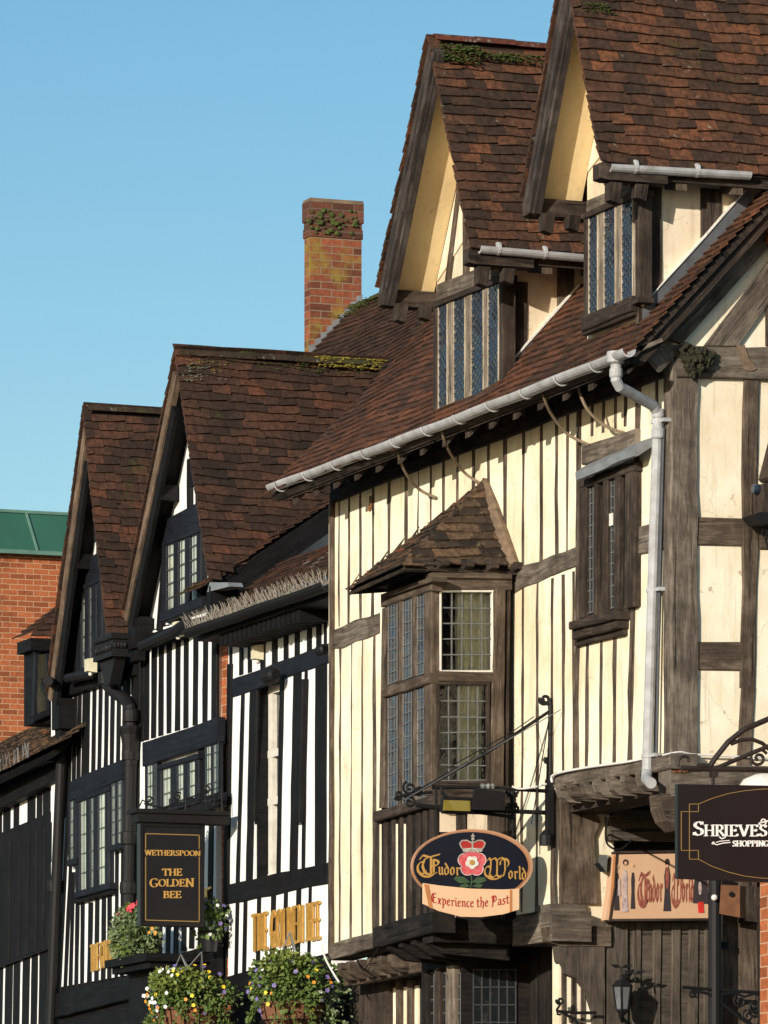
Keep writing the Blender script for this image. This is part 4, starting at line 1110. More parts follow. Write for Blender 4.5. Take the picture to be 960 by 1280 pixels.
# low roof with gutter and bird spikes
gi0, gi1 = F(241, 795, YI - .34), F(413, 722, YI - .34); gi1.x = XL - .012
ziE = (gi0.z + gi1.z) / 2
iv = Vector((0, math.cos(.62), math.sin(.62))); inn = Vector((0, -math.sin(.62), math.cos(.62)))
sub_i('roof', W['tilepub'], lambda mb: tiles(mb, Vector((gi0.x + .08, YI - .32, ziE + .04)), (1, 0, 0), iv, inn, [(0, 0), (gi1.x - gi0.x - .08, 0), (gi1.x - gi0.x - .08, .95), (0, .95)]))
sub_i('eaves_board', W['black'], lambda mb: (mb.box((gi0.x, YI - .30, ziE - .09), (gi1.x, YI + .24, ziE - .03)), mb.box((xi0 + .01, YI + .05, ziE - .03), (gi1.x, YI + 1.0, ziE + .10))))
def ifeet(mb):
    n = 17
    for i in range(n):
        x = gi0.x + .5 + (xi1 - gi0.x - .56) * i / (n - 1)
        mb.box((x - .035, YI - .27, ziE - .18), (x + .035, YI + .0, ziE - .09))
sub_i('rafter_foot', W['black'], ifeet)
def igut(mb):
    a, b = Vector((gi0.x, YI - .37, ziE)), Vector((gi1.x, YI - .37, ziE)); n = 8; rings = []
    for i in range(15):
        p = a.lerp(b, i / 14) + Vector((0, 0, .003 * math.sin(i)))
        rings.append([p + Vector((0, math.cos(math.pi + math.pi * j / n) * .06, math.sin(math.pi + math.pi * j / n) * .065)) for j in range(n + 1)] + [p + Vector((0, math.cos(math.pi + math.pi * j / n) * .05, .006 + math.sin(math.pi + math.pi * j / n) * .05)) for j in range(n, -1, -1)])
    mb.grid_tube(rings)
ig = sub_i('gutter', W['iron'], igut)
def spikes(mb):
    n = 120
    for i in range(n):
        x = gi0.x + .05 + (gi1.x - gi0.x - .06) * i / (n - 1)
        for dy in (-.05, 0.0, .05):
            b = Vector((x + U(-.012, .012), YI - .36 + dy, ziE + .0)); t = b + Vector((U(-.025, .025), dy * 1.1 + U(-.03, .03), U(.085, .125)))
            mb.tube([b, t], [.0032, .0018], 3, caps=False)
sub_i('bird_spikes', W['spike'], spikes, ig)

# ================================================================== PUB WITH TWIN GABLES
pub = thing('timber_framed_pub', (-47.9, YP, 0), 'black and white half-timbered pub with two steep tiled street gables', 'pub')
PP = Plane('front', YP)
def sub_p(name, mat, fn, parent=None, smooth=False):
    mb = MB(); fn(mb); return mb.build(name, mat, pub, parent, smooth)
xp0, xp1 = F(64, 1000, YP).x, F(284, 1000, YP).x
zp_t = F(230, 775, YP).z
sub_p('front_wall', W['white'], lambda mb: mb.box((xp0, YP, F(180, 1215, YP).z), (F(270, 1000, YP).x, YP + .2, zp_t)))
sub_p('ground_wall', W['black'], lambda mb: mb.box((xp0, YP + .01, 0), (F(270, 1000, YP).x, YP + .2, F(180, 1215, YP).z)))
sub_p('party_wall', W['brickred'], lambda mb: mb.box((F(276.5, 1000, YI - .01).x, YI - .01, 3.6), (F(284, 1000, YI - .01).x, YI + .24, F(284, 806, YI).z)))
def py_(x, base, s=-.31): return base + (x - 180) * s        # street-parallel line through (180, base)
# gables
def gable(apex, lf, rf, pw_y, pb_y, back, frame, lights, gname, left_slope=True, rclip=None):
    PBp = Plane('front', pb_y); PW = Plane('front', pw_y)
    A = F(*apex, pb_y); L = F(*lf, pb_y); Rr = F(*rf, pb_y)
    gx0, gx1 = L.x + .02, Rr.x - .02
    def body(mb):
        mb.prism([Vector((x, pw_y + .02, z)) for x, z in ((gx0 + .05, L.z - .15), (gx1 - .05, Rr.z - .15), (gx1 - .05, Rr.z - .02), (A.x, A.z - .18), (gx0 + .05, L.z - .02))], (0, 3.2, 0))
    g = sub_p('gable', W['white'], body)
    vr = (A - Rr).normalized(); nr = Vector((vr.z, 0, -vr.x)); Lr = (A - Rr).length
    vl = (A - L).normalized(); nl = Vector((-vl.z, 0, vl.x)); Ll = (A - L).length
    rp = [(0, 0), (back, 0), (back, Lr), (0, Lr)] if not rclip else rclip(Lr)
    sub_p('roof', W['tilepub'], lambda mb: (tiles(mb, Rr, (0, 1, 0), vr, nr, [(-.04 if q[0] == 0 else q[0], q[1]) for q in rp], jit=1.5), tiles(mb, L, (0, 1, 0), vl, nl, [(-.04, 0), (back, 0), (back, Ll), (-.04, Ll)], jit=1.6)), g)
    def deck(mb):
        for B, nn, w in ((Rr, nr, back), (L, nl, back)):
            mb.prism([B + Vector((0, .03, 0)) - nn * .01, A + Vector((0, .03, 0)) - nn * .01, A + Vector((0, w, 0)) - nn * .01, B + Vector((0, w if not rclip or B is L else .05, 0)) - nn * .01], nn * -.03)
    sub_p('roof_deck', W['black'], deck, g)
    sub_p('ridge', W['ridgedark'], lambda mb: ridge_tiles(mb, A + Vector((0, -.01, .045)), A + Vector((0, back, .045)), .085), g)
    sub_p('soffit', W['black'], lambda mb: [mb.prism([B + Vector((0, .05, 0)) - nn * .05, A + Vector((0, .05, 0)) - nn * .05 - vv * .18, A + Vector((0, pw_y - pb_y + .02, 0)) - nn * .05 - vv * .18, B + Vector((0, pw_y - pb_y + .02, 0)) - nn * .05], nn * -.02) for B, nn, vv in ((Rr, nr, vr), (L, nl, vl))], g)
    for B, nn, vv in ((Rr, nr, vr), (L, nl, vl)):
        def bb(mb):
            q = .055 if B is L else .03
            a = B - nn * q - vv * .03; b = A - nn * q - vv * .02
            mb.beam(a, b - vv * (.12 if B is L else .06), nn, (0, -1, 0), .085 if B is L else .05, .02 if B is L else -.01, .003, back=.04)
        sub_p('bargeboard', W['bargebrown'] if B is L else W['black'], bb, g)
        if B is L: sub_p('verge_lining', W['black'], lambda mb: mb.beam(B - nn * .15 - vv * .03, A - nn * .15 - vv * .42, nn, (0, -1, 0), .11, .0, .003, back=.04), g)
    # bracket under the left foot and a collar block
    def br(mb):
        for B, s in ((L, 1), (Rr, -1)):
            mb.box((min(B.x, B.x + s * .2), pb_y + .02, B.z - .32), (max(B.x, B.x + s * .2), pw_y, B.z - .05))
            mb.box((min(B.x, B.x + s * .15), pb_y + .05, B.z - .42), (max(B.x, B.x + s * .15), pw_y - .05, B.z - .32))
        m_ = A.lerp(L, .52); mb.box((m_.x + .05, pb_y + .02, m_.z - .1), (m_.x + .2, pw_y, m_.z + .03))
        m_ = A.lerp(Rr, .52); mb.box((m_.x - .2, pb_y + .02, m_.z - .1), (m_.x - .05, pw_y, m_.z + .03))
    sub_p('bracket', W['black'], br, g)
    # timbers on the gable face
    cx = A.x; zc = A.z
    def tri(mb):
        zb0 = PW.uw(*frame[3])[1]
        for f in (-.22, 0, .22): mb.beam((cx + f, pw_y + .02, zb0 - .05), (cx + f, pw_y + .02, zc - .3 - abs(f) * 2.4), (1, 0, 0), (0, -1, 0), .10, .03, .003)
    sub_p('gable_stud', W['black'], tri, g)
    bl, br_, tr_, tl = frame
    sub_p('head_beam', W['blackblue'], lambda mb: slab(mb, PW, [(tl[0] - 6, tl[1] + 3), (tr_[0] + 6, tr_[1] - 1), (tr_[0] + 1, tr_[1] - 36), (tl[0] + 7, tl[1] - 32)], -.03, .035), g)
    def edge(x, t):
        f = (x - bl[0]) / (br_[0] - bl[0]); return (bl[1] + (br_[1] - bl[1]) * f) * (1 - t) + (tl[1] + (tr_[1] - tl[1]) * f) * t
    w = sub_p('window', W['curtaingrey'], lambda mb: [folds(mb, PW, a, b, edge((a + b) / 2, 0), edge((a + b) / 2, 1), .022, .004, 3) for a, b in lights], None, True)
    w.parent = g
    def wf(mb):
        xs = [bl[0] + 2] + [(lights[i][1] + lights[i + 1][0]) / 2 for i in range(len(lights) - 1)] + [br_[0] - 2]
        for x in xs: pbeam(mb, PW, (x, edge(x, 0)), (x, edge(x, 1)), 6, .04, .003, back=.06)
        pbeam(mb, PW, (bl[0], edge(bl[0], 1)), (br_[0], edge(br_[0], 1)), 6, .05, .002, back=.06)
        pbeam(mb, PW, (bl[0] - 3, edge(bl[0], 0) + 3), (br_[0] + 3, edge(br_[0], 0) + 3), 12, .08, .003, back=.06)
    sub_p('window_frame', W['blackblue'], wf, g)
    sub_p('pane', W['clear'], lambda mb: [pane(mb, PW, [(a, edge(a, 0)), (b, edge(b, 0)), (b, edge(b, 1)), (a, edge(a, 1))], .028) for a, b in lights], g)
    sub_p('leading', W['camedark'], lambda mb: [leading(mb, PW, (a, edge(a, 0)), (b, edge(b, 0)), (b, edge(b, 1)), (a, edge(a, 1)), 2, 5, .010, .0325, .004) for a, b in lights], g)
    side = [pw_y]
    def sides(mb):
        for x0, x1 in ((bl[0] - 8, bl[0] - 3), (br_[0] + 3, br_[0] + 8)): pass
        pbeam(mb, PW, (bl[0] - 6, bl[1] + 20), (tl[0] + 4, tl[1] - 20), 5, .03, .003, back=.05)
    sub_p('gable_stud', W['black'], sides, g)
    return g, A, L, Rr, vr, nr, Lr
PBP = YP - .18
XS = F(265, 727, PBP).x - .03
g2 = gable((222, 444), (157, 766), (265, 727), YP, PBP, 2.05, [(203, 769), (250, 748), (250, 662), (203, 680)], [(207, 217), (222, 231), (237, 247)], 'right',
           rclip=lambda Lr: [(0, 0), (.06, 0), (.10, .02), (1.0, .62), (2.05, 1.25), (2.05, Lr), (0, Lr)])
g1 = gable((108.5, 514), (62, 868), (137, 796), YP, PBP, 1.9, [(96, 842), (126, 826), (126, 722), (96, 738)], [(100, 106), (110, 115), (119, 124)], 'left')
# lichen and moss on the ridges
A = g2[1]; nr, vr = g2[5], g2[4]
mb = MB(); moss_patch(mb, A + nr * .04 - vr * .1 + Vector((0, .03, 0)), A + nr * .04 - vr * .1 + Vector((0, .35, 0)), 34, -vr * .18, .02, nr); mb.build('lichen', W['glichen'], pub, g2[0])
mb = MB(); moss_patch(mb, A + nr * .05 - vr * .08 + Vector((0, .05, 0)), A + nr * .05 - vr * .08 + Vector((0, .4, 0)), 16, -vr * .1, .018, nr)
moss_patch(mb, A + Vector((0, 1.25, .06)), A + Vector((0, 1.9, .06)), 160, -vr * .10, .032, nr)
mb.build('lichen', W['ymoss'], pub, g2[0])
mb = MB(); moss_patch(mb, A + Vector((0, .3, .06)), A + Vector((0, 1.9, .06)), 130, -vr * .16, .022, nr); mb.build('moss', W['moss'], pub, g2[0])
# main roof strip with its right verge
sv = Vector((0, .82, .57)).normalized(); sn = Vector((0, -sv.z, sv.y))
s0 = S(266, 734, XS)
sub_p('roof', W['tilepub'], lambda mb: tiles(mb, s0 + Vector((-.9, 0, .02)), (1, 0, 0), sv, sn, [(0, 0), (.92, 0), (.92, 1.9), (0, 1.9)], jit=1.6))
sub_p('bargeboard', W['black'], lambda mb: mb.prism([Vector((XS, s0.y - .02, s0.z + .01)), Vector((XS, s0.y + sv.y * 1.9, s0.z + sv.z * 1.9)), Vector((XS, s0.y + sv.y * 1.9, s0.z + sv.z * 1.9 - .2)), Vector((XS, s0.y + .15, s0.z - .13)), Vector((XS, s0.y - .02, s0.z - .13))], (-.04, 0, 0), sv))
sub_p('soffit', W['black'], lambda mb: mb.prism([Vector((XS - .02, s0.y, s0.z - .12)), Vector((XS - .02, s0.y + sv.y * 1.9, s0.z + sv.z * 1.9 - .12)), Vector((XS - .3, s0.y + sv.y * 1.9, s0.z + sv.z * 1.9 - .12)), Vector((XS - .3, s0.y, s0.z - .12))], (0, 0, -.02)))
sub_p('end_wall', W['white'], lambda mb: mb.prism([Vector((XS - .22, s0.y + .6, 7.2)), Vector((XS - .22, s0.y + 3.5, 7.2)), Vector((XS - .22, s0.y + 3.5, s0.z + 1.6)), Vector((XS - .22, s0.y + .6, s0.z + .15))], (.17, 0, 0)))
sub_p('lead_flashing', W['lead'], lambda mb: mb.prism([F(259, 740, PBP), F(287, 733, PBP), F(285, 728, PBP), F(262, 728, PBP)], (0, .12, 0)))
# rear range: roof behind the ridge with the chimney
RYP, RZP = 17.8, 9.68
def RF(px, py):
    d = ray(px, py); t = (RZP - 1.6 - SL * RYP) / (d.z - SL * d.y); return CAM + d * t
c_top = RF(454, 383)
rr0 = c_top.x
rlen = (c_top.z - RZP + .5) / rv.z
rear = sub_p('roof', W['tilepub'], lambda mb: tiles(mb, Vector((rr0 - .35, RYP - .5 / SL, RZP - .5)), (1, 0, 0), rv, rn, [(0, 0), (6.4, 0), (6.4, rlen), (0, rlen)], jit=1.3))
sub_p('roof_deck', W['oakdark'], lambda mb: mb.prism([Vector((rr0 - .3, RYP - .5 / SL, RZP - .52)), Vector((rr0 + 6, RYP - .5 / SL, RZP - .52)), Vector((rr0 + 6, RYP - .5 / SL + rlen * rv.y, RZP - .52 + rlen * rv.z)), Vector((rr0 - .3, RYP - .5 / SL + rlen * rv.y, RZP - .52 + rlen * rv.z))], rn * -.04), rear)
zr_ = RZP - .5 + rlen * rv.z; yr_ = RYP - .5 / SL + rlen * rv.y
sub_p('ridge', W['ridgedark'], lambda mb: ridge_tiles(mb, (rr0 - .3, yr_, zr_ + .03), (rr0 + 6.0, yr_, zr_ + .03), .09), rear)
mb = MB(); moss_patch(mb, (rr0 + .0, yr_ - .1, zr_ + .0), (rr0 + .5, yr_ - .1, zr_ + .0), 40, -rv * .25, .026, rn); mb.build('moss', W['moss'], pub, rear)
CX = rr0 - .03; CT = .16
PCH = Plane('end', CX)
cy0, w_ = PCH.uw(388, 400); cy1, _ = PCH.uw(452, 400)
zc0, zc1 = PCH.uw(400, 470)[1] - 1.2, PCH.uw(415, 297)[1]
chim = sub_p('chimney', W['brickchim'], lambda mb: mb.box((CX - CT, cy0, zc0), (CX, cy1, zc1)))
def ccap(mb):
    z = zc1; h = (PCH.uw(415, 250)[1] - zc1)
    e = .010
    mb.box((CX - CT - e, cy0 - e, z), (CX + e, cy1 + e, z + h * .24)); mb.box((CX - CT - .003, cy0 - .003, z + h * .24), (CX + .003, cy1 + .003, z + h * .42))
    e = .016; mb.box((CX - CT - e, cy0 - e, z + h * .42), (CX + e, cy1 + e, z + h * .95))
ccap_o = sub_p('chimney_cap', W['bricksoot'], ccap, chim)
def cfl(mb):
    h = PCH.uw(415, 250)[1]
    mb.prism([Vector((CX - CT - .01, cy0 - .01, h - .03)), Vector((CX + .02, cy0 - .01, h - .03)), Vector((CX + .02, cy1 + .01, h - .03)), Vector((CX - CT - .01, cy1 + .01, h - .03))], (0, 0, .035))
sub_p('flaunching', W['mortar'], cfl, chim)
mb = MB()
for _ in range(46):
    q = PCH.P(U(385, 448), U(262, 282) + 22 * (R() ** 2), .025); mb.blob(q, U(.012, .03), 6, 4, .3, (.5, 1, .7))
mb.build('moss', W['moss'], pub, chim)
def flash(mb):
    n = 9
    a, b = (386, 452), (453, 383)
    for i in range(n):
        x0 = a[0] + (b[0] - a[0]) * i / n; x1 = a[0] + (b[0] - a[0]) * (i + 1) / n
        yt = a[1] + (b[1] - a[1]) * (i + .3) / n - 20; yl0 = a[1] + (b[1] - a[1]) * i / n + 16; yl1 = a[1] + (b[1] - a[1]) * (i + 1) / n + 16
        mb.prism([PCH.P(x0, yl0, .006 + .002 * (i % 2)), PCH.P(x1, yl1, .006 + .002 * (i % 2)), PCH.P(x1, yt, .006 + .002 * (i % 2)), PCH.P(x0, yt + 2, .006 + .002 * (i % 2))], (.006, 0, 0))
sub_p('step_flashing', W['lead'], flash, chim)

# --- right bay of the pub wall
for x in (176, 182.5, 191.5, 200.5, 210.5, 221.3, 231.5, 243.6, 255.6, 266.6):
    w = 6.4 if x < 270 else 5
    sub_p('stud', W['black'], lambda mb: pbeam(mb, PP, (x + .8, py_(x, 806)), (x, py_(x, 926)), w, .007, .005))
sub_p('post', W['black'], lambda mb: pbeam(mb, PP, (171, 790), (164, 1200), 9, .02, .006))
sub_p('rail', W['black'], lambda mb: pbeam(mb, PP, (172, 805), (274, 773), 18, .05, .006))
sub_p('rail', W['blackblue'], lambda mb: pbeam(mb, PP, (178, 943), (271, 913), 30, .055, .006))
def pwin(q, lights, rows, pl=PP, frame_w=5, mat='blackblue', prj=.05):
    bl, br_, tr_, tl = q
    def edge(x, t):
        f = (x - bl[0]) / (br_[0] - bl[0]); return (bl[1] + (br_[1] - bl[1]) * f) * (1 - t) + (tl[1] + (tr_[1] - tl[1]) * f) * t
    w = sub_p('window', W['room'], lambda mb: slab(mb, pl, [bl, br_, tr_, tl], .0, .008))
    sub_p('curtain', W['curtaingrey'], lambda mb: [folds(mb, pl, a, b, edge((a + b) / 2, .02), edge((a + b) / 2, .97), .033, .004, 3) for a, b in lights], w, True)
    xs = [bl[0] + frame_w / 2] + [(lights[i][1] + lights[i + 1][0]) / 2 for i in range(len(lights) - 1)] + [br_[0] - frame_w / 2]
    ws = [frame_w] + [max(2.5, lights[i + 1][0] - lights[i][1]) for i in range(len(lights) - 1)] + [frame_w]
    def wf(mb):
        for x, ww in zip(xs, ws): pbeam(mb, pl, (x, edge(x, 0)), (x, edge(x, 1)), ww, prj, .002, back=.0)
        pbeam(mb, pl, (bl[0], edge(bl[0], 1) + 2), (br_[0], edge(br_[0], 1) + 2), 7, prj + .01, .002, back=.0)
        pbeam(mb, pl, (bl[0] - 1, edge(bl[0], 0) + 1), (br_[0] + 1, edge(br_[0], 0) + 1), 8, prj + .03, .002, back=.0)
    sub_p('window_frame', W[mat], wf, w)
    sub_p('pane', W['clear'], lambda mb: [pane(mb, pl, [(a, edge(a, 0)), (b, edge(b, 0)), (b, edge(b, 1)), (a, edge(a, 1))], .043) for a, b in lights], w)
    sub_p('leading', W['camedark'], lambda mb: [leading(mb, pl, (a, edge(a, .0)), (b, edge(b, .0)), (b, edge(b, 1)), (a, edge(a, 1)), 2, rows, .008, .0435, .003) for a, b in lights], w)
pwin([(196, 1014), (248, 998), (248, 943), (196, 958)], [(204, 213), (221, 229), (235, 244)], 3)
pwin([(181, 1018), (196, 1013), (196, 947), (181, 952)], [(184.5, 190.5), (192, 195.5)], 4, frame_w=3, prj=.042)
pwin([(255, 1000), (273, 995), (273, 921), (255, 926)], [(257, 263.5), (266.5, 272.5)], 4, frame_w=3, prj=.042)
sub_p('post', W['black'], lambda mb: pbeam(mb, PP, (251.5, 925), (251.5, 1020), 9, .02, .004))
sub_p('rail', W['black'], lambda mb: pbeam(mb, PP, (172, 1028), (272, 1000), 17, .06, .006))
for x in (172, 182, 192, 202, 212, 222, 232, 242, 252.5, 264): sub_p('stud', W['black'], lambda mb: pbeam(mb, PP, (x, py_(x, 1040)), (x - 3, py_(x, 1205)), 6.2 if x != 277 else 8, .007, .005))
# --- left bay
for x in (80, 85, 91, 96.6, 105, 115, 122.6, 130.6, 138.2, 146, 155, 165):
    w = {105: 9.5, 155: 8.5, 165: 7}.get(x, 4.9)
    sub_p('stud', W['black'], lambda mb: pbeam(mb, PP, (x + 3, py_(x, 826)), (x, py_(x, 985) + 6), w, .007, .005))
sub_p('rail', W['blackblue'], lambda mb: pbeam(mb, PP, (86, 990), (152, 962), 24, .055, .006))
sub_p('rail', W['black'], lambda mb: pbeam(mb, PP, (82, 864), (168, 836), 14, .05, .006))
pwin([(94, 1118), (136, 1106), (136, 983), (94, 998)], [(101.5, 107.5), (112, 116.5), (122, 131)], 5)
pwin([(137, 1060), (153.5, 1055), (153.5, 962), (137, 967)], [(139.5, 143.8), (147, 152)], 6, frame_w=2.6, prj=.042)
pwin([(85, 1078), (94, 1075), (94, 992), (85, 995)], [(87.5, 91.5)], 5, frame_w=2.6, prj=.042)
for x0, x1, a, b, w in ((79.5, 68.5, 985, 1245, 3.5), (86, 72.8, 985, 1245, 4.4), (88, 80.5, 1075, 1242, 4.4), (91, 87.5, 1090, 1240, 4.6), (96.5, 94.5, 1120, 1237, 4.8), (103, 102, 1125, 1235, 5), (113, 111, 1128, 1230, 6),
                        (121, 119.5, 1118, 1228, 5.6), (129.5, 128.5, 1115, 1226, 5.6), (137, 136, 1060, 1224, 5.4), (145.8, 144.5, 1062, 1222, 4.6), (153.5, 152, 1056, 1220, 5), (161, 159, 1000, 1218, 6)):
    sub_p('stud', W['black'], lambda mb: pbeam(mb, PP, (x0, a), (x1, b), w, .007, .005))
sub_p('rail', W['black'], lambda mb: pbeam(mb, PP, (64, 1258), (170, 1232), 30, .05, .006))
sub_p('rail', W['black'], lambda mb: pbeam(mb, PP, (92, 1124), (140, 1111), 12, .05, .004))
sub_p('post', W['black'], lambda mb: pbeam(mb, PP, (81, 872), (66, 1250), 6, .012, .005))
sub_p('rail', W['black'], lambda mb: pbeam(mb, PP, (165, 1230), (272, 1199), 40, .03, .006))
# black porch canopy that carries the planter
def porch(mb):
    a = [F(140, 1205, YP - .55), F(187, 1193, YP - .55)]
    z = (a[0].z + a[1].z) / 2
    x0, x1 = a[0].x, a[1].x
    mb.box((x0, YP - .55, z - .10), (x1, YP - .01, z)); mb.box((x0 - .05, YP - .6, z - .045), (x1 + .05, YP - .01, z + .02))
    mb.box((x0 + .06, YP - .42, z - 1.2), (x1 - .1, YP - .02, z - .10))
    return z
mb = MB(); zporch = porch(mb); porch_o = mb.build('porch', W['black'], pub)
# cast-iron rainwater goods
def hopper(mb):
    a, b = F(119, 800, YP - .28), F(141, 793, YP - .28)
    z1 = a.z; z0 = F(130, 824, YP - .28).z; x0, x1 = a.x, b.x
    mb.box((x0, YP - .28, z0), (x1, YP - .14, z1)); mb.box((x0 - .02, YP - .30, z1 - .04), (x1 + .02, YP - .12, z1 + .01)); mb.box((x0 - .015, YP - .295, z0), (x1 + .015, YP - .12, z0 + .035))
    c = (x0 + x1) / 2
    mb.prism([Vector((x0 + .03, YP - .25, z0)), Vector((x1 - .03, YP - .25, z0)), Vector((c + .06, YP - .25, z0 - .22)), Vector((c - .06, YP - .25, z0 - .22))], (0, .10, 0))
    for i in range(5):
        for j in range(2): mb.blob((x0 + (x1 - x0) * (i + .5) / 5, YP - .285, z0 + .08 + j * .09), .028, 6, 4, .1)
    for j in range(4): mb.blob((x1, YP - .26 + j * .03, (z0 + z1) / 2), .028, 6, 4, .1)
sub_p('rain_hopper', W['iron'], hopper)
def ppipe(mb, pts, rings, r=.055):
    mb.tube(pts, r, 12)
    for p in rings: mb.lathe(Vector(p), [(r, -.06), (r + .018, -.05), (r + .022, 0), (r + .018, .05), (r, .06)], 14)
sub_p('downpipe', W['iron'], lambda mb: ppipe(mb, [F(133, 842, YP - .16), F(133.5, 855, YP - .16), F(139, 862, YP - .15), F(158, 876, YP - .08), F(163.5, 885, YP - .08), F(164, 905, YP - .08), F(160, 1160, YP - .08)], [F(133.5, 848, YP - .16), F(164, 895, YP - .08), F(163, 943, YP - .08), F(161.5, 1048, YP - .08), F(160.5, 1110, YP - .08)]))
sub_p('pipe_head', W['iron'], lambda mb: mb.lathe(F(163.5, 914, YP - .08), [(.10, .04), (.11, .02), (.09, -.03), (.06, -.22), (.055, -.3)], 10))
sub_p('downpipe', W['iron'], lambda mb: ppipe(mb, [F(58, 850, YP - .1), F(57, 858, YP - .1), F(60, 864, YP - .1), F(76, 876, YP - .07), F(78.5, 884, YP - .07), F(79, 900, YP - .07), F(63, 1290, YP - .07)], [F(78.5, 890, YP - .07), F(78, 905, YP - .07), F(69, 1108, YP - .07)], .05))
sub_p('gutter', W['iron'], lambda mb: (mb.tube([F(60, 851, YP - .3), F(61, 850, YP - .1)], .045, 10), mb.tube([F(85, 848, YP - .13), F(118, 842, YP - .13)], .045, 8), mb.tube([F(178, 808, YP - .13), F(218, 790, YP - .13), F(235, 778, YP - .13)], .05, 8)))

# ================================================================== FAR LEFT LOW HOUSE
low = thing('timber_house', (-52.0, YP + .2, 0), 'low black boarded house at the left edge with white slits and a small tiled dormer', 'house')
YL = YP + .05
PL = Plane('front', YL)
def sub_l(name, mat, fn, parent=None, smooth=False):
    mb = MB(); fn(mb); return mb.build(name, mat, low, parent, smooth)
xl0, xl1 = F(-120, 1100, YL).x, F(70, 1100, YL).x
sub_l('front_wall', W['white'], lambda mb: mb.prism([PL.P(-120, 1320), PL.P(66, 1300), PL.P(74, 955), PL.P(-120, 1050)], (0, .2, 0)))
sub_l('weatherboard', W['black'], lambda mb: slab(mb, PL, [(-120, 1255), (64, 1185), (70, 1012), (-120, 1092)], .0, .04, (0, 0, 1)))
for x in (-8, 8, 20, 31, 41, 51, 61): sub_l('board', W['black'], lambda mb: pbeam(mb, PL, (x + 2, 1052 - (x - 8) * .45), (x, 1200 - (x - 8) * .3), 5, .05, .004))
for x, w in tuple((q, 7) for q in range(-114, -8, 10)) + ((-2, 8), (8, 9), (20, 7), (39, 10), (49, 7), (58, 9), (70, 6)): sub_l('stud', W['black'], lambda mb: pbeam(mb, PL, (x, 1004 - x * .62), (x - .5, 1060 - x * .4), w, .008, .004))
for x, w in tuple((q, 7) for q in range(-116, -14, 10)) + ((-6, 12), (2, 3), (11, 9), (21, 8), (32.5, 9), (43, 8), (56, 14)): sub_l('stud', W['black'], lambda mb: pbeam(mb, PL, (x, 1205 - x * .3), (x - 2, 1300), w, .008, .004))
zl_e = F(30, 968, YL - .25)
sub_l('eaves_board', W['black'], lambda mb: (pbeam(mb, PL, (-122, 1054), (74, 952), 34, .10, .005), pbeam(mb, Plane('front', YL - .2), (-140, 1032), (58, 946), 8, .06, .004)))
lv = Vector((0, .80, .6)).normalized(); ln_ = Vector((0, -lv.z, lv.y))
b = F(62, 938, YL - .3); a = b + (F(-60, 1000, YL - .3) - b) * 1.75
def lroof(mb):
    u = (b - a).normalized(); tiles(mb, a, u, lv, ln_, [(0, 0), ((b - a).length + .3, 0), ((b - a).length + .3, 1.6), (0, 1.6)], jit=1.6)
sub_l('roof', W['tileoriel'], lroof)
sub_l('roof_deck', W['black'], lambda mb: mb.prism([a - ln_ * .02, b - ln_ * .02, b + lv * 1.6 - ln_ * .02, a + lv * 1.6 - ln_ * .02], ln_ * -.05))
sub_l('bird_spikes', W['came'], lambda mb: [mb.tube([p, p + Vector((U(-.03, .03), U(-.03, .03), .13))], .003, 3, caps=False) for p in [a.lerp(b, U(.5, .9)) + Vector((0, -.03, .02)) for _ in range(60)]])
# small dormer
YDm = YL - .12
PDm = Plane('front', YDm)
dx0, dx1 = F(30, 850, YDm).x, F(43, 850, YDm).x
PDe = Plane('end', dx1)
ldm = sub_l('dormer', W['black'], lambda mb: mb.box((dx0, YDm, F(40, 905, YDm).z), (dx1, YDm + 1.2, F(40, 806, YDm).z)))
sub_l('window_frame', W['blackblue'], lambda mb: (pbeam(mb, PDe, (43, 902), (46, 812), 4, .03, .002), pbeam(mb, PDe, (60, 890), (60, 812), 6, .03, .002), pbeam(mb, PDe, (42, 899), (62, 890), 8, .05, .002), pbeam(mb, PDe, (43, 815), (62, 812), 6, .04, .002)), ldm)
sub_l('curtain', W['cheek'], lambda mb: sheet(mb, PDe, [(46, 894), (57, 890), (57, 818), (46, 818)], .004), ldm)
sub_l('pane', W['clear'], lambda mb: pane(mb, PDe, [(46, 894), (57, 890), (57, 818), (46, 818)], .016), ldm)
def ldroof(mb):
    z0 = F(22, 800, YDm - .12).z
    e0, e1 = Vector((dx0 - .03, YDm - .08, z0)), Vector((dx1 + .10, YDm - .08, z0))
    e2 = Vector((dx1 + .10, YDm + 1.1, z0)); e3 = Vector((dx0 - .03, YDm + 1.1, z0))
    p1 = Vector(((dx0 + dx1) / 2, YDm + .3, z0 + .32)); p2 = Vector(((dx0 + dx1) / 2, YDm + 1.1, z0 + .32))
    for A_, B_, C_ in ((e0, e1, [p1]), (e1, e2, [p2, p1])):
        u = (B_ - A_).normalized(); q = C_[-1] - A_; v = (q - u * q.dot(u)); n_ = u.cross(v.normalized()); n_ = n_ if n_.z > 0 else -n_
        poly = [(0, 0), ((B_ - A_).length, 0)] + [((c - A_).dot(u), v.length) for c in C_]
        if len(C_) == 1: poly = poly[:2] + [(q.dot(u) + .02, v.length), (q.dot(u) - .02, v.length)]
        tiles(mb, A_, u, v, n_, poly, jit=1.5)
sub_l('roof', W['tilepub'], ldroof, ldm)
sub_l('fascia', W['black'], lambda mb: mb.box((dx0 - .02, YDm - .06, F(22, 800, YDm - .12).z - .11), (dx1 + .08, YDm + 1.1, F(22, 800, YDm - .12).z)), ldm)

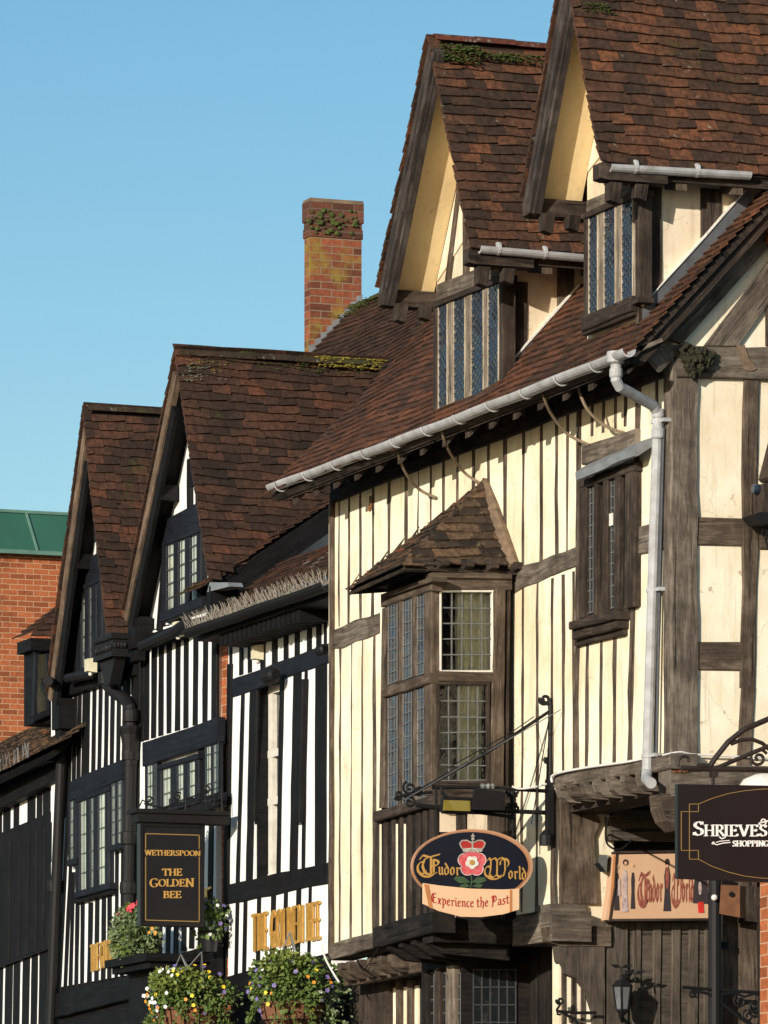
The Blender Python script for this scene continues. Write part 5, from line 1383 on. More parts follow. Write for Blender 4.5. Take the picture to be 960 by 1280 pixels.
# ================================================================== BRICK BUILDING BEHIND
XB = -78.0
bb_ = thing('brick_building', tuple(S(40, 1660, XB).xy) + (0,), 'plain red brick building with a green copper roof edge behind the gabled pub', 'building')
PBk = Plane('end', XB)
def sub_k(name, mat, fn, parent=None):
    mb = MB(); fn(mb); return mb.build(name, mat, bb_, parent)
yk0, yk1 = PBk.uw(-260, 700)[0], PBk.uw(230, 700)[0]
zk = PBk.uw(40, 691)[1]; zk2 = PBk.uw(40, 638)[1]
sub_k('wall', W['brickred'], lambda mb: mb.box((XB - 8, yk0, 0), (XB, yk1, zk)))
def fas(mb):
    mb.prism([Vector((XB + .02, yk0, zk)), Vector((XB + .12, yk0, zk)), Vector((XB - .25, yk0, zk2)), Vector((XB - 8, yk0, zk2)), Vector((XB - 8, yk0, zk))], (0, yk1 - yk0, 0))
cf = sub_k('copper_fascia', W['copper'], fas)
def seams(mb):
    for x in (-160, -60, 42, 144):
        y = PBk.uw(x, 690)[0]; mb.prism([Vector((XB + .125, y, zk)), Vector((XB + .125, y + .03, zk)), Vector((XB - .245, y - .02, zk2)), Vector((XB - .245, y - .05, zk2))], (.02, 0, .01))
    mb.box((XB + .02, yk0, zk - .04), (XB + .15, yk1, zk + .015)); mb.box((XB - .35, yk0, zk2 - .01), (XB - .22, yk1, zk2 + .03))
sub_k('copper_seam', W['copperpale'], seams, cf)

# ================================================================== BRICK NEIGHBOUR ON THE RIGHT
nb = thing('brick_building', (F(1010, 1300, Y0).x, Y0, 0), 'red brick building edge at the far right below the black shopping sign', 'building')
def sub_n(name, mat, fn, parent=None):
    mb = MB(); fn(mb); return mb.build(name, mat, nb, parent)
nx0 = F(950, 1200, Y0 - .02).x
sub_n('wall', W['brickred'], lambda mb: (mb.box((nx0, Y0 - .02, 0), (nx0 + 5.5, Y0 + 1.2, F(955, 1078, Y0).z)), mb.box((nx0 + .95, Y0 - .02, F(955, 1078, Y0).z), (nx0 + 5.5, Y0 + 1.2, F(1010, 850, Y0).z))))
sub_n('corbel', W['brickred'], lambda mb: (mb.box((X1 + .004, EN.uw(949, 290)[0], EN.uw(950, 294)[1]), (X1 + .2, Y0 + 2.6, EN.uw(950, 282)[1])), mb.box((X1 + .004, EN.uw(952.5, 290)[0], EN.uw(950, 307)[1]), (X1 + .19, Y0 + 2.6, EN.uw(950, 294.5)[1]))) if False else mb.box((nx0 + 1.2, Y0 - .04, 3.2), (nx0 + 5.5, Y0 - .021, 3.35)))
sub_h('brick_corbel', W['brickred'], lambda mb: (mb.box((X1 + .06, EN.uw(948.5, 290)[0], EN.uw(950, 294)[1]), (X1 + .34, Y0 + 1.15, EN.uw(950, 280)[1])), mb.box((X1 + .06, EN.uw(952.5, 290)[0], EN.uw(950, 307)[1]), (X1 + .33, Y0 + 1.15, EN.uw(950, 294.5)[1]))))

sub_n('coping', W['lead'], lambda mb: mb.box((nx0 + .93, Y0 - .06, F(1010, 850, Y0).z), (nx0 + 5.5, Y0 + 1.24, F(1010, 850, Y0).z + .06)))
# ================================================================== GROUND
def gobj(name, mat, lo, hi):
    mb = MB(); mb.face([(lo[0], lo[1], lo[2]), (hi[0], lo[1], lo[2]), (hi[0], hi[1], lo[2]), (lo[0], hi[1], lo[2])], [(lo[0], lo[1]), (hi[0], lo[1]), (hi[0], hi[1]), (lo[0], hi[1])])
    o = mb.build(name, mat); o['kind'] = 'structure'; return o
gobj('ground', W['earth'], (-600, -600, -.008), (600, 600, 0))
gobj('road', W['asphalt'], (-200, 1.5, -.004), (60, 11.6, 0))
mb = MB(); mb.box((-200, 11.6, 0), (60, Y0 - .0, .12)); o = mb.build('pavement', W['paving']); o['kind'] = 'structure'
mb = MB(); mb.box((-200, -3.0, 0), (60, 1.5, .12)); o = mb.build('pavement', W['paving']); o['kind'] = 'structure'

# ================================================================== LETTERING
def arcp(cx, cy, rx, ry, a0, a1, n=9):
    return [(cx + rx * math.cos(math.radians(a0 + (a1 - a0) * i / n)), cy + ry * math.sin(math.radians(a0 + (a1 - a0) * i / n))) for i in range(n + 1)]
def sans(f): return {k: (a, [st for st in sts if len(st) > 2 or max(abs(st[0][0] - st[1][0]), abs(st[0][1] - st[1][1])) > .23]) for k, (a, sts) in f.items()}
def serif(x, y, w=.11): return [(x - w, y), (x + w, y)]
ROMAN = {
 'I': (.36, [[(.18, 0), (.18, 1)], serif(.18, .02), serif(.18, .98)]),
 'E': (.66, [[(.16, 0), (.16, 1)], [(.04, .02), (.58, .02)], [(.04, .98), (.55, .98)], [(.16, .52), (.45, .52)], [(.58, .02), (.60, .2)], [(.55, .98), (.57, .82)], [(.45, .42), (.45, .62)]]),
 'T': (.74, [[(.37, 0), (.37, 1)], serif(.37, .02), [(.04, .98), (.70, .98)], [(.05, .98), (.03, .78)], [(.69, .98), (.71, .78)]]),
 'H': (.86, [[(.16, 0), (.16, 1)], [(.70, 0), (.70, 1)], [(.16, .5), (.70, .5)], serif(.16, .02), serif(.16, .98), serif(.70, .02), serif(.70, .98)]),
 'R': (.78, [[(.16, 0), (.16, 1)], serif(.16, .02), [(.04, .98), (.34, .98)], [(.34, .98)] + arcp(.36, .74, .22, .24, 90, -90) + [(.16, .5)], [(.34, .5), (.70, .02)], serif(.70, .02, .07)]),
 'P': (.70, [[(.16, 0), (.16, 1)], serif(.16, .02), [(.04, .98), (.36, .98)], arcp(.36, .73, .24, .25, 90, -90) + [(.16, .48)]]),
 'B': (.70, [[(.16, 0), (.16, 1)], [(.04, .98), (.34, .98)], arcp(.34, .76, .20, .22, 90, -90) + [(.16, .54)], arcp(.36, .28, .25, .26, 90, -90) + [(.04, .02)]]),
 'D': (.84, [[(.16, 0), (.16, 1)], [(.04, .98), (.36, .98)], arcp(.36, .5, .38, .48, 90, -90) + [(.04, .02)]]),
 'O': (.88, [arcp(.44, .5, .36, .48, 0, 360, 20)]),
 'G': (.84, [arcp(.44, .5, .36, .48, 45, 315, 16), [(.70, .40), (.70, .12)], [(.54, .40), (.80, .40)], [(.70, .95), (.71, .78)]]),
 'S': (.62, [arcp(.32, .74, .20, .23, 40, 200, 9) + [(.30, .51)] + arcp(.31, .26, .22, .24, 60, -150, 10), [(.50, .96), (.50, .78)], [(.09, .04), (.09, .24)]]),
 'W': (1.12, [[(.10, 1), (.32, 0)], [(.32, 0), (.56, .95)], [(.54, 1), (.78, 0)], [(.78, 0), (1.02, 1)], serif(.10, .98), serif(.54, .98), serif(1.02, .98)]),
 'N': (.86, [[(.16, 0), (.16, 1)], [(.14, 1), (.72, 0)], [(.72, 0), (.72, 1)], serif(.16, .02), serif(.72, .98)]),
 'L': (.64, [[(.16, 0), (.16, 1)], serif(.16, .98), [(.04, .02), (.56, .02)], [(.56, .02), (.58, .22)]]),
 'V': (.82, [[(.10, 1), (.42, 0)], [(.42, 0), (.72, 1)], serif(.10, .98), serif(.72, .98)]),
 ' ': (.34, []),
}
BLACK = {          # broken pen letters: x-height .58
 'u': (.50, [[(.08, .58), (.16, .50), (.16, .08), (.26, 0), (.38, .12)], [(.32, .58), (.40, .50), (.40, .06), (.48, 0)]]),
 'd': (.48, [[(.40, .50), (.20, .58), (.10, .46), (.10, .10), (.22, 0), (.38, .10), (.40, .46), (.24, .74), (.10, .90)]]),
 'o': (.48, [[(.22, .60), (.10, .46), (.10, .12), (.24, 0), (.38, .12), (.38, .46), (.22, .60)]]),
 'r': (.40, [[(.08, .58), (.16, .50), (.16, .06), (.22, 0)], [(.18, .46), (.28, .58), (.38, .50)]]),
 'l': (.28, [[(.10, 1.0), (.16, .92), (.16, .08), (.26, 0)]]),
 'e': (.44, [[(.12, .30), (.36, .40), (.30, .56), (.20, .58), (.10, .46), (.10, .12), (.22, 0), (.38, .10)]]),
 'x': (.46, [[(.08, .56), (.18, .54), (.30, .06), (.42, .0)], [(.40, .56), (.08, -.02)], [(.12, .30), (.36, .30)]]),
 'p': (.52, [[(.06, .60), (.16, .52), (.16, -.34)], [(.16, .44), (.30, .58), (.42, .46), (.42, .12), (.28, 0), (.14, .08)]]),
 'i': (.26, [[(.06, .58), (.14, .50), (.14, .08), (.24, 0)], [(.12, .80), (.18, .74)]]),
 'n': (.50, [[(.06, .58), (.14, .50), (.14, .0)], [(.16, .46), (.30, .58), (.40, .48), (.40, .06), (.48, 0)]]),
 'c': (.40, [[(.34, .52), (.22, .58), (.10, .46), (.10, .12), (.22, 0), (.36, .10)]]),
 't': (.36, [[(.16, .80), (.16, .08), (.26, 0), (.34, .06)], [(.04, .56), (.32, .56)]]),
 'h': (.50, [[(.08, 1.0), (.14, .92), (.14, 0)], [(.16, .46), (.30, .58), (.40, .46), (.40, .08), (.32, -.16)]]),
 'a': (.48, [[(.12, .52), (.26, .58), (.38, .48), (.38, .08), (.48, 0)], [(.38, .34), (.16, .28), (.10, .12), (.20, 0), (.38, .14)]]),
 's': (.42, [[(.36, .50), (.22, .58), (.12, .46), (.18, .34), (.34, .24), (.34, .08), (.20, 0), (.06, .08)]]),
 'E': (.70, [[(.60, .90), (.40, 1.0), (.18, .86), (.12, .5), (.18, .14), (.40, 0), (.62, .10)], [(.16, .52), (.54, .56)], [(.30, .92), (.30, .08)]]),
 'P': (.66, [[(.20, 1.0), (.20, .0), (.08, -.1)], [(.04, .86), (.20, .98), (.42, 1.0), (.58, .80), (.56, .50), (.34, .40), (.20, .44)], [(.32, .9), (.32, .46)]]),
 'T': (1.0, [[(.06, .80), (.20, 1.0), (.48, .90), (.74, .98), (.94, 1.04)], [(.50, .92), (.28, .80), (.18, .46), (.28, .12), (.54, 0), (.80, .12)], [(.56, .88), (.56, .06)], [(.68, .80), (.68, .14)],
             arcp(.16, .36, .20, .30, 80, 330, 12), arcp(.72, .62, .18, .14, 160, -120, 10), arcp(.40, .20, .36, .28, 190, 340, 12)]),
 'W': (1.5, [[(.06, .80), (.22, .98), (.32, .84), (.30, .40), (.22, .10)], [(.22, .10), (.44, .0), (.66, .14)], [(.58, .96), (.70, .84), (.68, .12)], [(.68, .12), (.90, 0), (1.14, .20)], [(1.0, .98), (1.16, .88), (1.18, .40), (1.08, .08)],
             [(.36, .90), (.56, .98)], [(.76, .92), (.98, 1.0)], arcp(.16, .30, .22, .26, 60, 320, 12), arcp(1.14, .72, .26, .22, 200, -40, 12), arcp(.5, .18, .44, .26, 200, 345, 12)]),
 ' ': (.22, []),
}
def hull(pts):
    pts = sorted(set((round(x, 5), round(y, 5)) for x, y in pts))
    def half(ps):
        h = []
        for p in ps:
            while len(h) > 1 and (h[-1][0] - h[-2][0]) * (p[1] - h[-2][1]) - (h[-1][1] - h[-2][1]) * (p[0] - h[-2][0]) <= 0: h.pop()
            h.append(p)
        return h
    lo, up = half(pts), half(pts[::-1]); return lo[:-1] + up[:-1]
def text_width(txt, font, track=0): return sum(font[c][0] + track for c in txt) - track
def write(mb, pl, txt, font, x0, x1, y0, h, pen, ang, n, th=.0015, rise=0.0, thin=.035, track=.02, bend=0.0, step=.00012):
    """broad-nib lettering: px x0..x1, baseline y0, cap height h px; pen width in letter units"""
    sc = (x1 - x0) / text_width(txt, font, track); x = 0; k = 0
    nx, ny = pen / 2 * math.cos(ang), pen / 2 * math.sin(ang)
    for ch in txt:
        adv, strokes = font[ch]
        for st in strokes:
            for p, q in zip(st, st[1:]):
                L = math.hypot(q[0] - p[0], q[1] - p[1]) or 1e-6
                tx, ty = -(q[1] - p[1]) / L * thin / 2, (q[0] - p[0]) / L * thin / 2
                poly = hull([(a + sx * nx + s2 * tx, b + sx * ny + s2 * ty) for a, b in (p, q) for sx in (-1, 1) for s2 in (-1, 1)])
                if len(poly) < 3: continue
                pts = []
                for a, b in poly:
                    X = x0 + (x + a) * sc; f = (X - x0) / (x1 - x0)
                    pts.append((X, y0 - b * h + rise * f + bend * (1 - (2 * f - 1) ** 2)))
                mb.prism([pl.P(px, py, n) for px, py in pts], pl.at(0, 0, th + (k % 9) * step) - pl.at(0, 0, 0)); k += 1
        x += adv + track
def line(mb, pl, pts, wpx, n, th=.002):
    for k, (p, q) in enumerate(zip(pts, pts[1:])):
        L = math.hypot(q[0] - p[0], q[1] - p[1]) or 1e-6; ox, oy_ = -(q[1] - p[1]) / L * wpx / 2, (q[0] - p[0]) / L * wpx / 2
        mb.prism([pl.P(p[0] - ox, p[1] - oy_, n), pl.P(q[0] - ox, q[1] - oy_, n), pl.P(q[0] + ox, q[1] + oy_, n), pl.P(p[0] + ox, p[1] + oy_, n)], pl.at(0, 0, th + (k % 3) * .0003) - pl.at(0, 0, 0))
def disc(mb, pl, cx, cy, rx, ry, n, th, k=28):
    mb.prism([pl.P(cx + rx * math.cos(2 * math.pi * i / k), cy + ry * math.sin(2 * math.pi * i / k), n) for i in range(k)], pl.at(0, 0, th) - pl.at(0, 0, 0))
def pipe_px(mb, pl, pts, r, n=0, k=7): mb.tube([pl.P(x, y, n) for x, y in pts], r, k)
def spiral_px(cx, cy, r0, r1, a0, turns, n=20): return [(cx + (r0 + (r1 - r0) * i / n) * math.cos(a0 + turns * 2 * math.pi * i / n), cy + (r0 + (r1 - r0) * i / n) * math.sin(a0 + turns * 2 * math.pi * i / n)) for i in range(n + 1)]
def maker(root):
    def f(name, mat, fn, parent=None, smooth=False):
        mb = MB(); fn(mb); return mb.build(name, W[mat] if isinstance(mat, str) else mat, root, parent, smooth)
    return f

# ================================================================== OVAL SIGN AND ITS BRACKET
XO = X2 + .02
PO = Plane('end', XO)
br = thing('sign_bracket', PO.P(688, 1045, 0), 'wrought iron wall bracket with long stays that carries the oval rose sign', 'bracket')
f = maker(br)
f('back_plate', 'iron', lambda mb: (mb.box((XO - .03, Y0 - .05, PO.uw(680, 1045)[1]), (XO + .03, Y0 - .006, PO.uw(680, 974)[1])), mb.lathe(PO.P(683, 1048, 0), [(.05, -.05), (.05, .02), (.02, .06)], 10)))
f('upright', 'iron', lambda mb: (pipe_px(mb, PO, [(687.5, 1000), (687.5, 880)], .014), pipe_px(mb, PO, [(687.5, 882)] + [(x, y) for x, y in reversed(spiral_px(681, 874, 1.5, 7.5, 2.0, 1.2))], .012)))
f('upright', 'iron', lambda mb: pipe_px(mb, PO, [(685, 1000), (685, 952)] + [(x, y) for x, y in reversed(spiral_px(682, 950, .8, 3.2, 2, 1))], .012))
f('arm', 'iron', lambda mb: (pipe_px(mb, PO, [(686, 989), (600, 984), (540, 984)], .014), pipe_px(mb, PO, [(686, 1016), (545, 1010), (520, 1006)], .016), pipe_px(mb, PO, [(640, 1021), (600, 1016), (552, 1015)], .012)))
f('scroll', 'iron', lambda mb: [pipe_px(mb, PO, spiral_px(cx, cy, 1, r, a, t), .010) for cx, cy, r, a, t in ((636, 990, 5, 0, 1.3), (645, 990, 5, 3.1, -1.3), (636, 1010, 5, 0, -1.3), (645, 1010, 5, 3.1, 1.3), (512, 985, 9, .5, 1.6), (512, 1003, 8, .2, -1.5), (524, 990, 6, 3, 1.4), (498, 994, 6, 0, 1.4), (640, 1024, 4, 1, 1.2))])
f('scroll', 'iron', lambda mb: (pipe_px(mb, PO, [(641, 984), (641, 1035)], .013), pipe_px(mb, PO, [(545, 984), (545, 1040)], .012), pipe_px(mb, PO, [(500, 995), (540, 990)], .012)))
f('stay', 'iron', lambda mb: pipe_px(mb, PO, [(687, 889), (610, 940), (520, 990)], .012))
f('stay', 'came', lambda mb: mb.tube([FR.P(701, 887, .02), PO.P(600, 945, .05), PO.P(503, 1001, .02)], .0035, 5))
f('stay', 'iron', lambda mb: mb.tube([FR.P(667, 896, .02), PO.P(640, 915, .1), PO.P(560, 960, .1)], .004, 5))
f('stay', 'iron', lambda mb: (mb.tube([PO.P(687, 893, 0), PO.P(672, 985, .1), PO.P(664, 1030, .1)], .004, 5), mb.tube([PO.P(687, 900, 0), PO.P(683, 975, .02)], .004, 5)))
ov = thing('hanging_sign', PO.P(588, 1147, 0), 'oval navy sign with a crowned red rose, gilt lettering and a parchment scroll below', 'sign')
f = maker(ov)
def ell(rx, ry, cx=588, cy=1083): return lambda mb, n, th: disc(mb, PO, cx, cy, rx, ry, n, th, 48)
f('rim', 'rim', lambda mb: disc(mb, PO, 588, 1083, 75, 46, -.025, .05, 56))
f('board', 'signnavy', lambda mb: disc(mb, PO, 588, 1083, 71.5, 43, .024, .006, 56))
f('rim_line', 'scrollorange', lambda mb: line(mb, PO, [(588 + 73.2 * math.cos(2 * math.pi * i / 56), 1083 + 44.4 * math.sin(2 * math.pi * i / 56)) for i in range(57)], .8, .0255, .002))
ch = f('hanger', 'iron', lambda mb: [pipe_px(mb, PO, p, .007) for p in ([(641, 1030), (641, 1046)], [(545, 1030), (545, 1046)])])
def scr(mb):
    top = [(528, 1104), (548, 1107), (588, 1111), (628, 1112), (648, 1111)]; bot = [(648, 1137), (628, 1143), (600, 1146.5), (575, 1146), (548, 1139), (528, 1130)]
    mb.prism([PO.P(x, y, .026) for x, y in top + bot], (.014, 0, 0))
sc_ = f('scroll', 'scroll', scr)
f('scroll_edge', 'scrollorange', lambda mb: (mb.prism([PO.P(x, y, .041) for x, y in ((530, 1105), (536, 1106), (541, 1136), (536, 1134))], (.002, 0, 0)), mb.prism([PO.P(x, y, .041) for x, y in ((637, 1112), (640, 1112), (640, 1139), (637, 1140))], (.0015, 0, 0))), sc_)
f('lettering', 'redpaint', lambda mb: write(mb, PO, 'Experience the Past', BLACK, 538, 636, 1127.5, 12.5, .085, .7, .041, bend=5.5, rise=1.5, thin=.03), sc_)
def tudor(mb):
    write(mb, PO, 'T', BLACK, 523, 551, 1094, 25, .09, .75, .0305, thin=.03); write(mb, PO, 'udor', BLACK, 547, 575, 1093, 16, .11, .72, .0305, rise=1, thin=.035)
f('lettering', 'goldpaint', tudor)
def world(mb):
    write(mb, PO, 'W', BLACK, 607, 638, 1097, 25, .085, .75, .0305, thin=.03); write(mb, PO, 'orld', BLACK, 635, 658, 1098, 16, .11, .72, .0305, rise=1.5, thin=.035)
f('lettering', 'goldpaint', world)
def petals(mb, cx, cy, r, pr, n, k, a0, th): 
    for i in range(k):
        a = a0 + 2 * math.pi * i / k; disc(mb, PO, cx + r * math.cos(a), cy + r * math.sin(a), pr, pr, n + i * .0004, th, 14)
ro = f('rose', 'rosered', lambda mb: petals(mb, 590, 1078, 9.6, 8.6, .0305, 5, -math.pi / 2, .003))
f('rose_outline', 'offwhite', lambda mb: [line(mb, PO, [(590 + 9.6 * math.cos(a) + 8.4 * math.cos(b_), 1078 + 9.6 * math.sin(a) + 8.4 * math.sin(b_)) for b_ in [a - 1.25 + 2.5 * j / 8 for j in range(9)]], .7, .036) for a in [-math.pi / 2 + 2 * math.pi * i / 5 for i in range(5)]], ro)
f('inner_petals', 'offwhite', lambda mb: petals(mb, 590, 1078, 4.6, 3.9, .0365, 5, math.pi / 2, .002), ro)
f('rose_eye', 'goldpaint', lambda mb: disc(mb, PO, 590, 1078, 3.3, 3.3, .0405, .003, 14), ro)
def crown(mb):
    mb.prism([PO.P(x, y, .0305) for x, y in ((577, 1060), (575, 1054), (578, 1051), (583, 1051), (590, 1054), (597, 1051), (603, 1051), (606, 1054), (604, 1060))], (.003, 0, 0))
cr = f('crown', 'redpaint', crown)
f('crown_band', 'silver', lambda mb: (mb.prism([PO.P(x, y, .034) for x, y in ((577, 1060), (604, 1060), (602, 1065), (579, 1065))], (.002, 0, 0)), line(mb, PO, [(577, 1060), (574.5, 1054), (578, 1050.5), (584, 1050.5), (590, 1054), (597, 1050.5), (603, 1050.5), (606.5, 1054), (604, 1060)], 1.5, .034), line(mb, PO, [(590.5, 1060), (590.5, 1051)], 2, .0345), disc(mb, PO, 591, 1048.5, 2, 2, .034, .002, 10), line(mb, PO, [(591, 1048), (591, 1042)], 1.6, .034), line(mb, PO, [(588.5, 1045), (593.5, 1045)], 1.5, .035)), cr)
lf = f('stem', 'leafpaint', lambda mb: (line(mb, PO, [(589, 1094), (589.5, 1102), (588, 1110.5)], 1.4, .0305), [mb.prism([PO.P(x, y, .031 + .0004 * i) for x, y in p], (.002, 0, 0)) for i, p in enumerate((((588, 1103), (580, 1096), (570, 1095), (567, 1099), (574, 1104)), ((589, 1103), (597, 1096), (606, 1097), (608, 1101), (600, 1104)), ((588, 1108), (582, 1104), (574, 1107), (577, 1110)), ((590, 1108), (597, 1104), (604, 1106), (600, 1110))))]))
# lamps on the bracket
fl = thing('floodlight', PO.P(571, 1016, .06), 'small floodlight with a yellow lens on the iron bracket above the oval sign', 'lamp')
f = maker(fl)
def flb(mb):
    c = PO.P(571, 1006, .07); mb.hexa([c + Vector((a, b, d)) for a, b, d in ((-.05, -.115, -.05), (.03, -.115, -.06), (.03, .115, -.06), (-.05, .115, -.05), (-.04, -.10, .05), (.05, -.115, .05), (.05, .115, .05), (-.04, .10, .05))])
f('housing', 'iron', flb); f('lens', 'darklens', lambda mb: slab(mb, PO, [(554, 1013), (588, 1014), (588, 1001), (555, 1000)], .118, .125)); f('arm', 'iron', lambda mb: pipe_px(mb, PO, [(560, 998), (552, 990), (552, 984)], .012, .03))
fl2 = thing('floodlight', PO.P(610, 1012, .05), 'wide black floodlight housing on the iron bracket right of the yellow lens', 'lamp')
f = maker(fl2)
f('housing', 'iron', lambda mb: mb.hexa([PO.P(x, y, n) for n, q in ((-.02, ((590, 1012), (632, 1012), (632, 986), (592, 986))), (.14, ((588, 1012), (630, 1013), (632, 990), (594, 985)))) for x, y in q]))
f('bulb_guard', 'came', lambda mb: [mb.blob(PO.P(x, 983, .05), .022, 6, 4, .2) for x in (604, 610, 616)]); f('arm', 'iron', lambda mb: pipe_px(mb, PO, [(610, 986), (610, 981)], .02, .04))

# ================================================================== PUB SIGN
XPS = F(284, 1030, YP).x + .05
PG_ = Plane('end', XPS)
pb = thing('sign_bracket', PG_.P(272, 1030), 'black box canopy with iron scrolls that holds the tall pub sign', 'bracket')
f = maker(pb)
f('canopy', 'iron', lambda mb: (mb.box((XPS - .1, PG_.uw(168, 1020)[0], PG_.uw(200, 1029)[1]), (XPS + .1, YP - .03, PG_.uw(200, 1016)[1])), mb.box((XPS - .12, PG_.uw(164, 1020)[0], PG_.uw(200, 1018)[1]), (XPS + .12, YP - .03, PG_.uw(200, 1013)[1]))))
f('scroll', 'iron', lambda mb: [pipe_px(mb, PG_, p, .007) for p in (spiral_px(186, 1000, 1, 7, 0, 1.4), spiral_px(222, 996, 1, 6, 3, 1.4), spiral_px(240, 1003, 1, 6, 0, -1.4), spiral_px(264, 1003, 1, 8, 2, 1.5), spiral_px(258, 986, 1, 6, 1, 1.3), [(172, 1013), (178, 1000), (190, 1007), (205, 1010), (222, 1002), (240, 996), (256, 990), (276, 984), (278, 1013)], [(212, 1013), (212, 998)], [(232, 1013), (232, 998)], [(196, 1012), (248, 1000), (276, 994)])])
ps = thing('hanging_sign', PG_.P(215, 1158), 'tall black pub sign with a thin gold border and gold capitals', 'sign')
f = maker(ps)
f('board', 'signblack', lambda mb: slab(mb, PG_, [(175, 1157), (254, 1159), (254, 1031), (175, 1029)], -.04, .04))
f('frame', 'signblack', lambda mb: [line(mb, PG_, p, 3.0, .04, .018) for p in ([(176, 1029), (176, 1157)], [(253, 1031), (253, 1159)], [(175, 1155), (254, 1157)], [(175, 1031), (254, 1033)])])
f('border', 'goldline', lambda mb: [line(mb, PG_, p, 1.1, .0405) for p in ([(182, 1042), (182, 1061)], [(182, 1071), (182, 1150)], [(249, 1044), (249, 1061)], [(249, 1071), (249, 1152)], [(181.5, 1042), (249.5, 1044)], [(181.5, 1150), (249.5, 1152)])])
f('lettering', 'goldpaint', lambda mb: write(mb, PG_, 'WETHERSPOON', ROMAN, 181, 250.5, 1069, 6.6, .16, .2, .041, rise=1, thin=.05))
f('lettering', 'goldpaint', lambda mb: write(mb, PG_, 'THE', ROMAN, 203, 227.5, 1094.5, 8.6, .16, .2, .041, thin=.045))
f('lettering', 'goldpaint', lambda mb: (write(mb, PG_, 'G', ROMAN, 187, 198, 1109, 11, .15, .2, .041, thin=.04), write(mb, PG_, 'OLDE', ROMAN, 198, 231, 1108, 9, .16, .2, .041, thin=.045), write(mb, PG_, 'N', ROMAN, 231.5, 242.5, 1108.5, 10.6, .15, .2, .041, thin=.04)))
f('lettering', 'goldpaint', lambda mb: write(mb, PG_, 'BEE', ROMAN, 204, 226.5, 1122.5, 8.6, .16, .2, .041, thin=.045))

# ================================================================== SHOPPING SIGN
XSH = F(1100, 1000, Y0).x
PH = Plane('end', XSH)
sb = thing('sign_bracket', PH.P(1095, 965), 'arched wrought iron bracket above the black shopping sign at the right edge', 'bracket')
f = maker(sb)
f('arm', 'ironbrown', lambda mb: (pipe_px(mb, PH, [(852, 960), (880, 961), (1098, 965)], .017), pipe_px(mb, PH, [(872, 958), (886, 958)], .02)))
f('arch', 'ironbrown', lambda mb: (pipe_px(mb, PH, [(886, 960), (894, 948), (910, 928), (930, 912), (960, 899), (1000, 894), (1040, 898), (1098, 915)], .018), pipe_px(mb, PH, [(914, 930), (926, 925), (940, 924), (953, 929), (962, 937), (970, 950)], .013), pipe_px(mb, PH, [(896, 960), (960, 933), (1040, 905)], .014)))
f('scroll', 'ironbrown', lambda mb: [pipe_px(mb, PH, p, .010) for p in (spiral_px(948, 948, 2, 12, 2, 1.6), spiral_px(858, 952, 2, 12, 0, -.6), spiral_px(985, 948, 2, 12, 1, -1.6))])
f('hook', 'ironbrown', lambda mb: [(pipe_px(mb, PH, [(x, 962), (x, 981)], .012), line(mb, PH, [(x - 4, 965), (x + 4, 965), (x + 4, 971), (x - 4, 971), (x - 4, 965)], 2, -.01, .02)) for x in (891, 1040)])
sh = thing('hanging_sign', PH.P(965, 1100), 'large black shopping sign with white lettering and a thin gold outline, right edge', 'sign')
f = maker(sh)
f('board', 'signblack', lambda mb: slab(mb, PH, [(847, 1098), (1083, 1108), (1083, 984), (847, 980)], -.02, .02))
def goldout(mb):
    top = [(873, 1005), (890, 998), (910, 992), (930, 988.5), (950, 986.5), (968, 986), (990, 987.5), (1020, 993), (1057, 1007)]
    bot = [(873, 1074), (890, 1083), (910, 1090), (930, 1095), (950, 1097.5), (968, 1098.5), (990, 1098), (1020, 1093), (1057, 1079)]
    for p in (top, bot, [(873, 1005), (861.7, 1005), (861.7, 1074), (873, 1074)], [(873, 1005), (873, 1014.5), (851.5, 1014.5), (851.5, 1063), (873, 1063), (873, 1074)], [(1057, 1007), (1068, 1007), (1068, 1079), (1057, 1079), (1057, 1070), (1078, 1070), (1078, 1016), (1057, 1016), (1057, 1007)]): line(mb, PH, p, .75, .0205)
f('outline', 'goldline', goldout)
f('lettering', 'whitepaint', lambda mb: (write(mb, PH, 'S', ROMAN, 866, 880, 1044.3, 17.5, .14, .25, .021, thin=.045), write(mb, PH, 'HR', ROMAN, 880, 906, 1045, 14, .15, .25, .021, thin=.045), write(mb, PH, 'I', ROMAN, 904.5, 911, 1045, 14, .15, .25, .021, thin=.045), write(mb, PH, 'EVES', ROMAN, 911.5, 959, 1045.3, 14.2, .15, .25, .021, thin=.045)))
f('flourish', 'whitepaint', lambda mb: (line(mb, PH, spiral_px(953.5, 1027, 1, 5.5, 1.5, 1.2) + [(960, 1026), (964, 1032), (966, 1040)], 1.6, .022), line(mb, PH, [(907.7, 1044), (906, 1047), (902, 1048.5), (899, 1046)], 1.4, .0235), line(mb, PH, spiral_px(891.5, 1053.5, .5, 1.8, 3, 1) + [(896, 1056), (903, 1054), (913, 1053)], 1.2, .022), line(mb, PH, [(895, 1053), (900, 1051.5), (906, 1051), (912, 1050.5)], 1.0, .0225)))
f('lettering', 'whitepaint', lambda mb: write(mb, PH, 'SHOPPING', ROMAN, 915.5, 961, 1058, 7.2, .19, .2, .021, thin=.06))

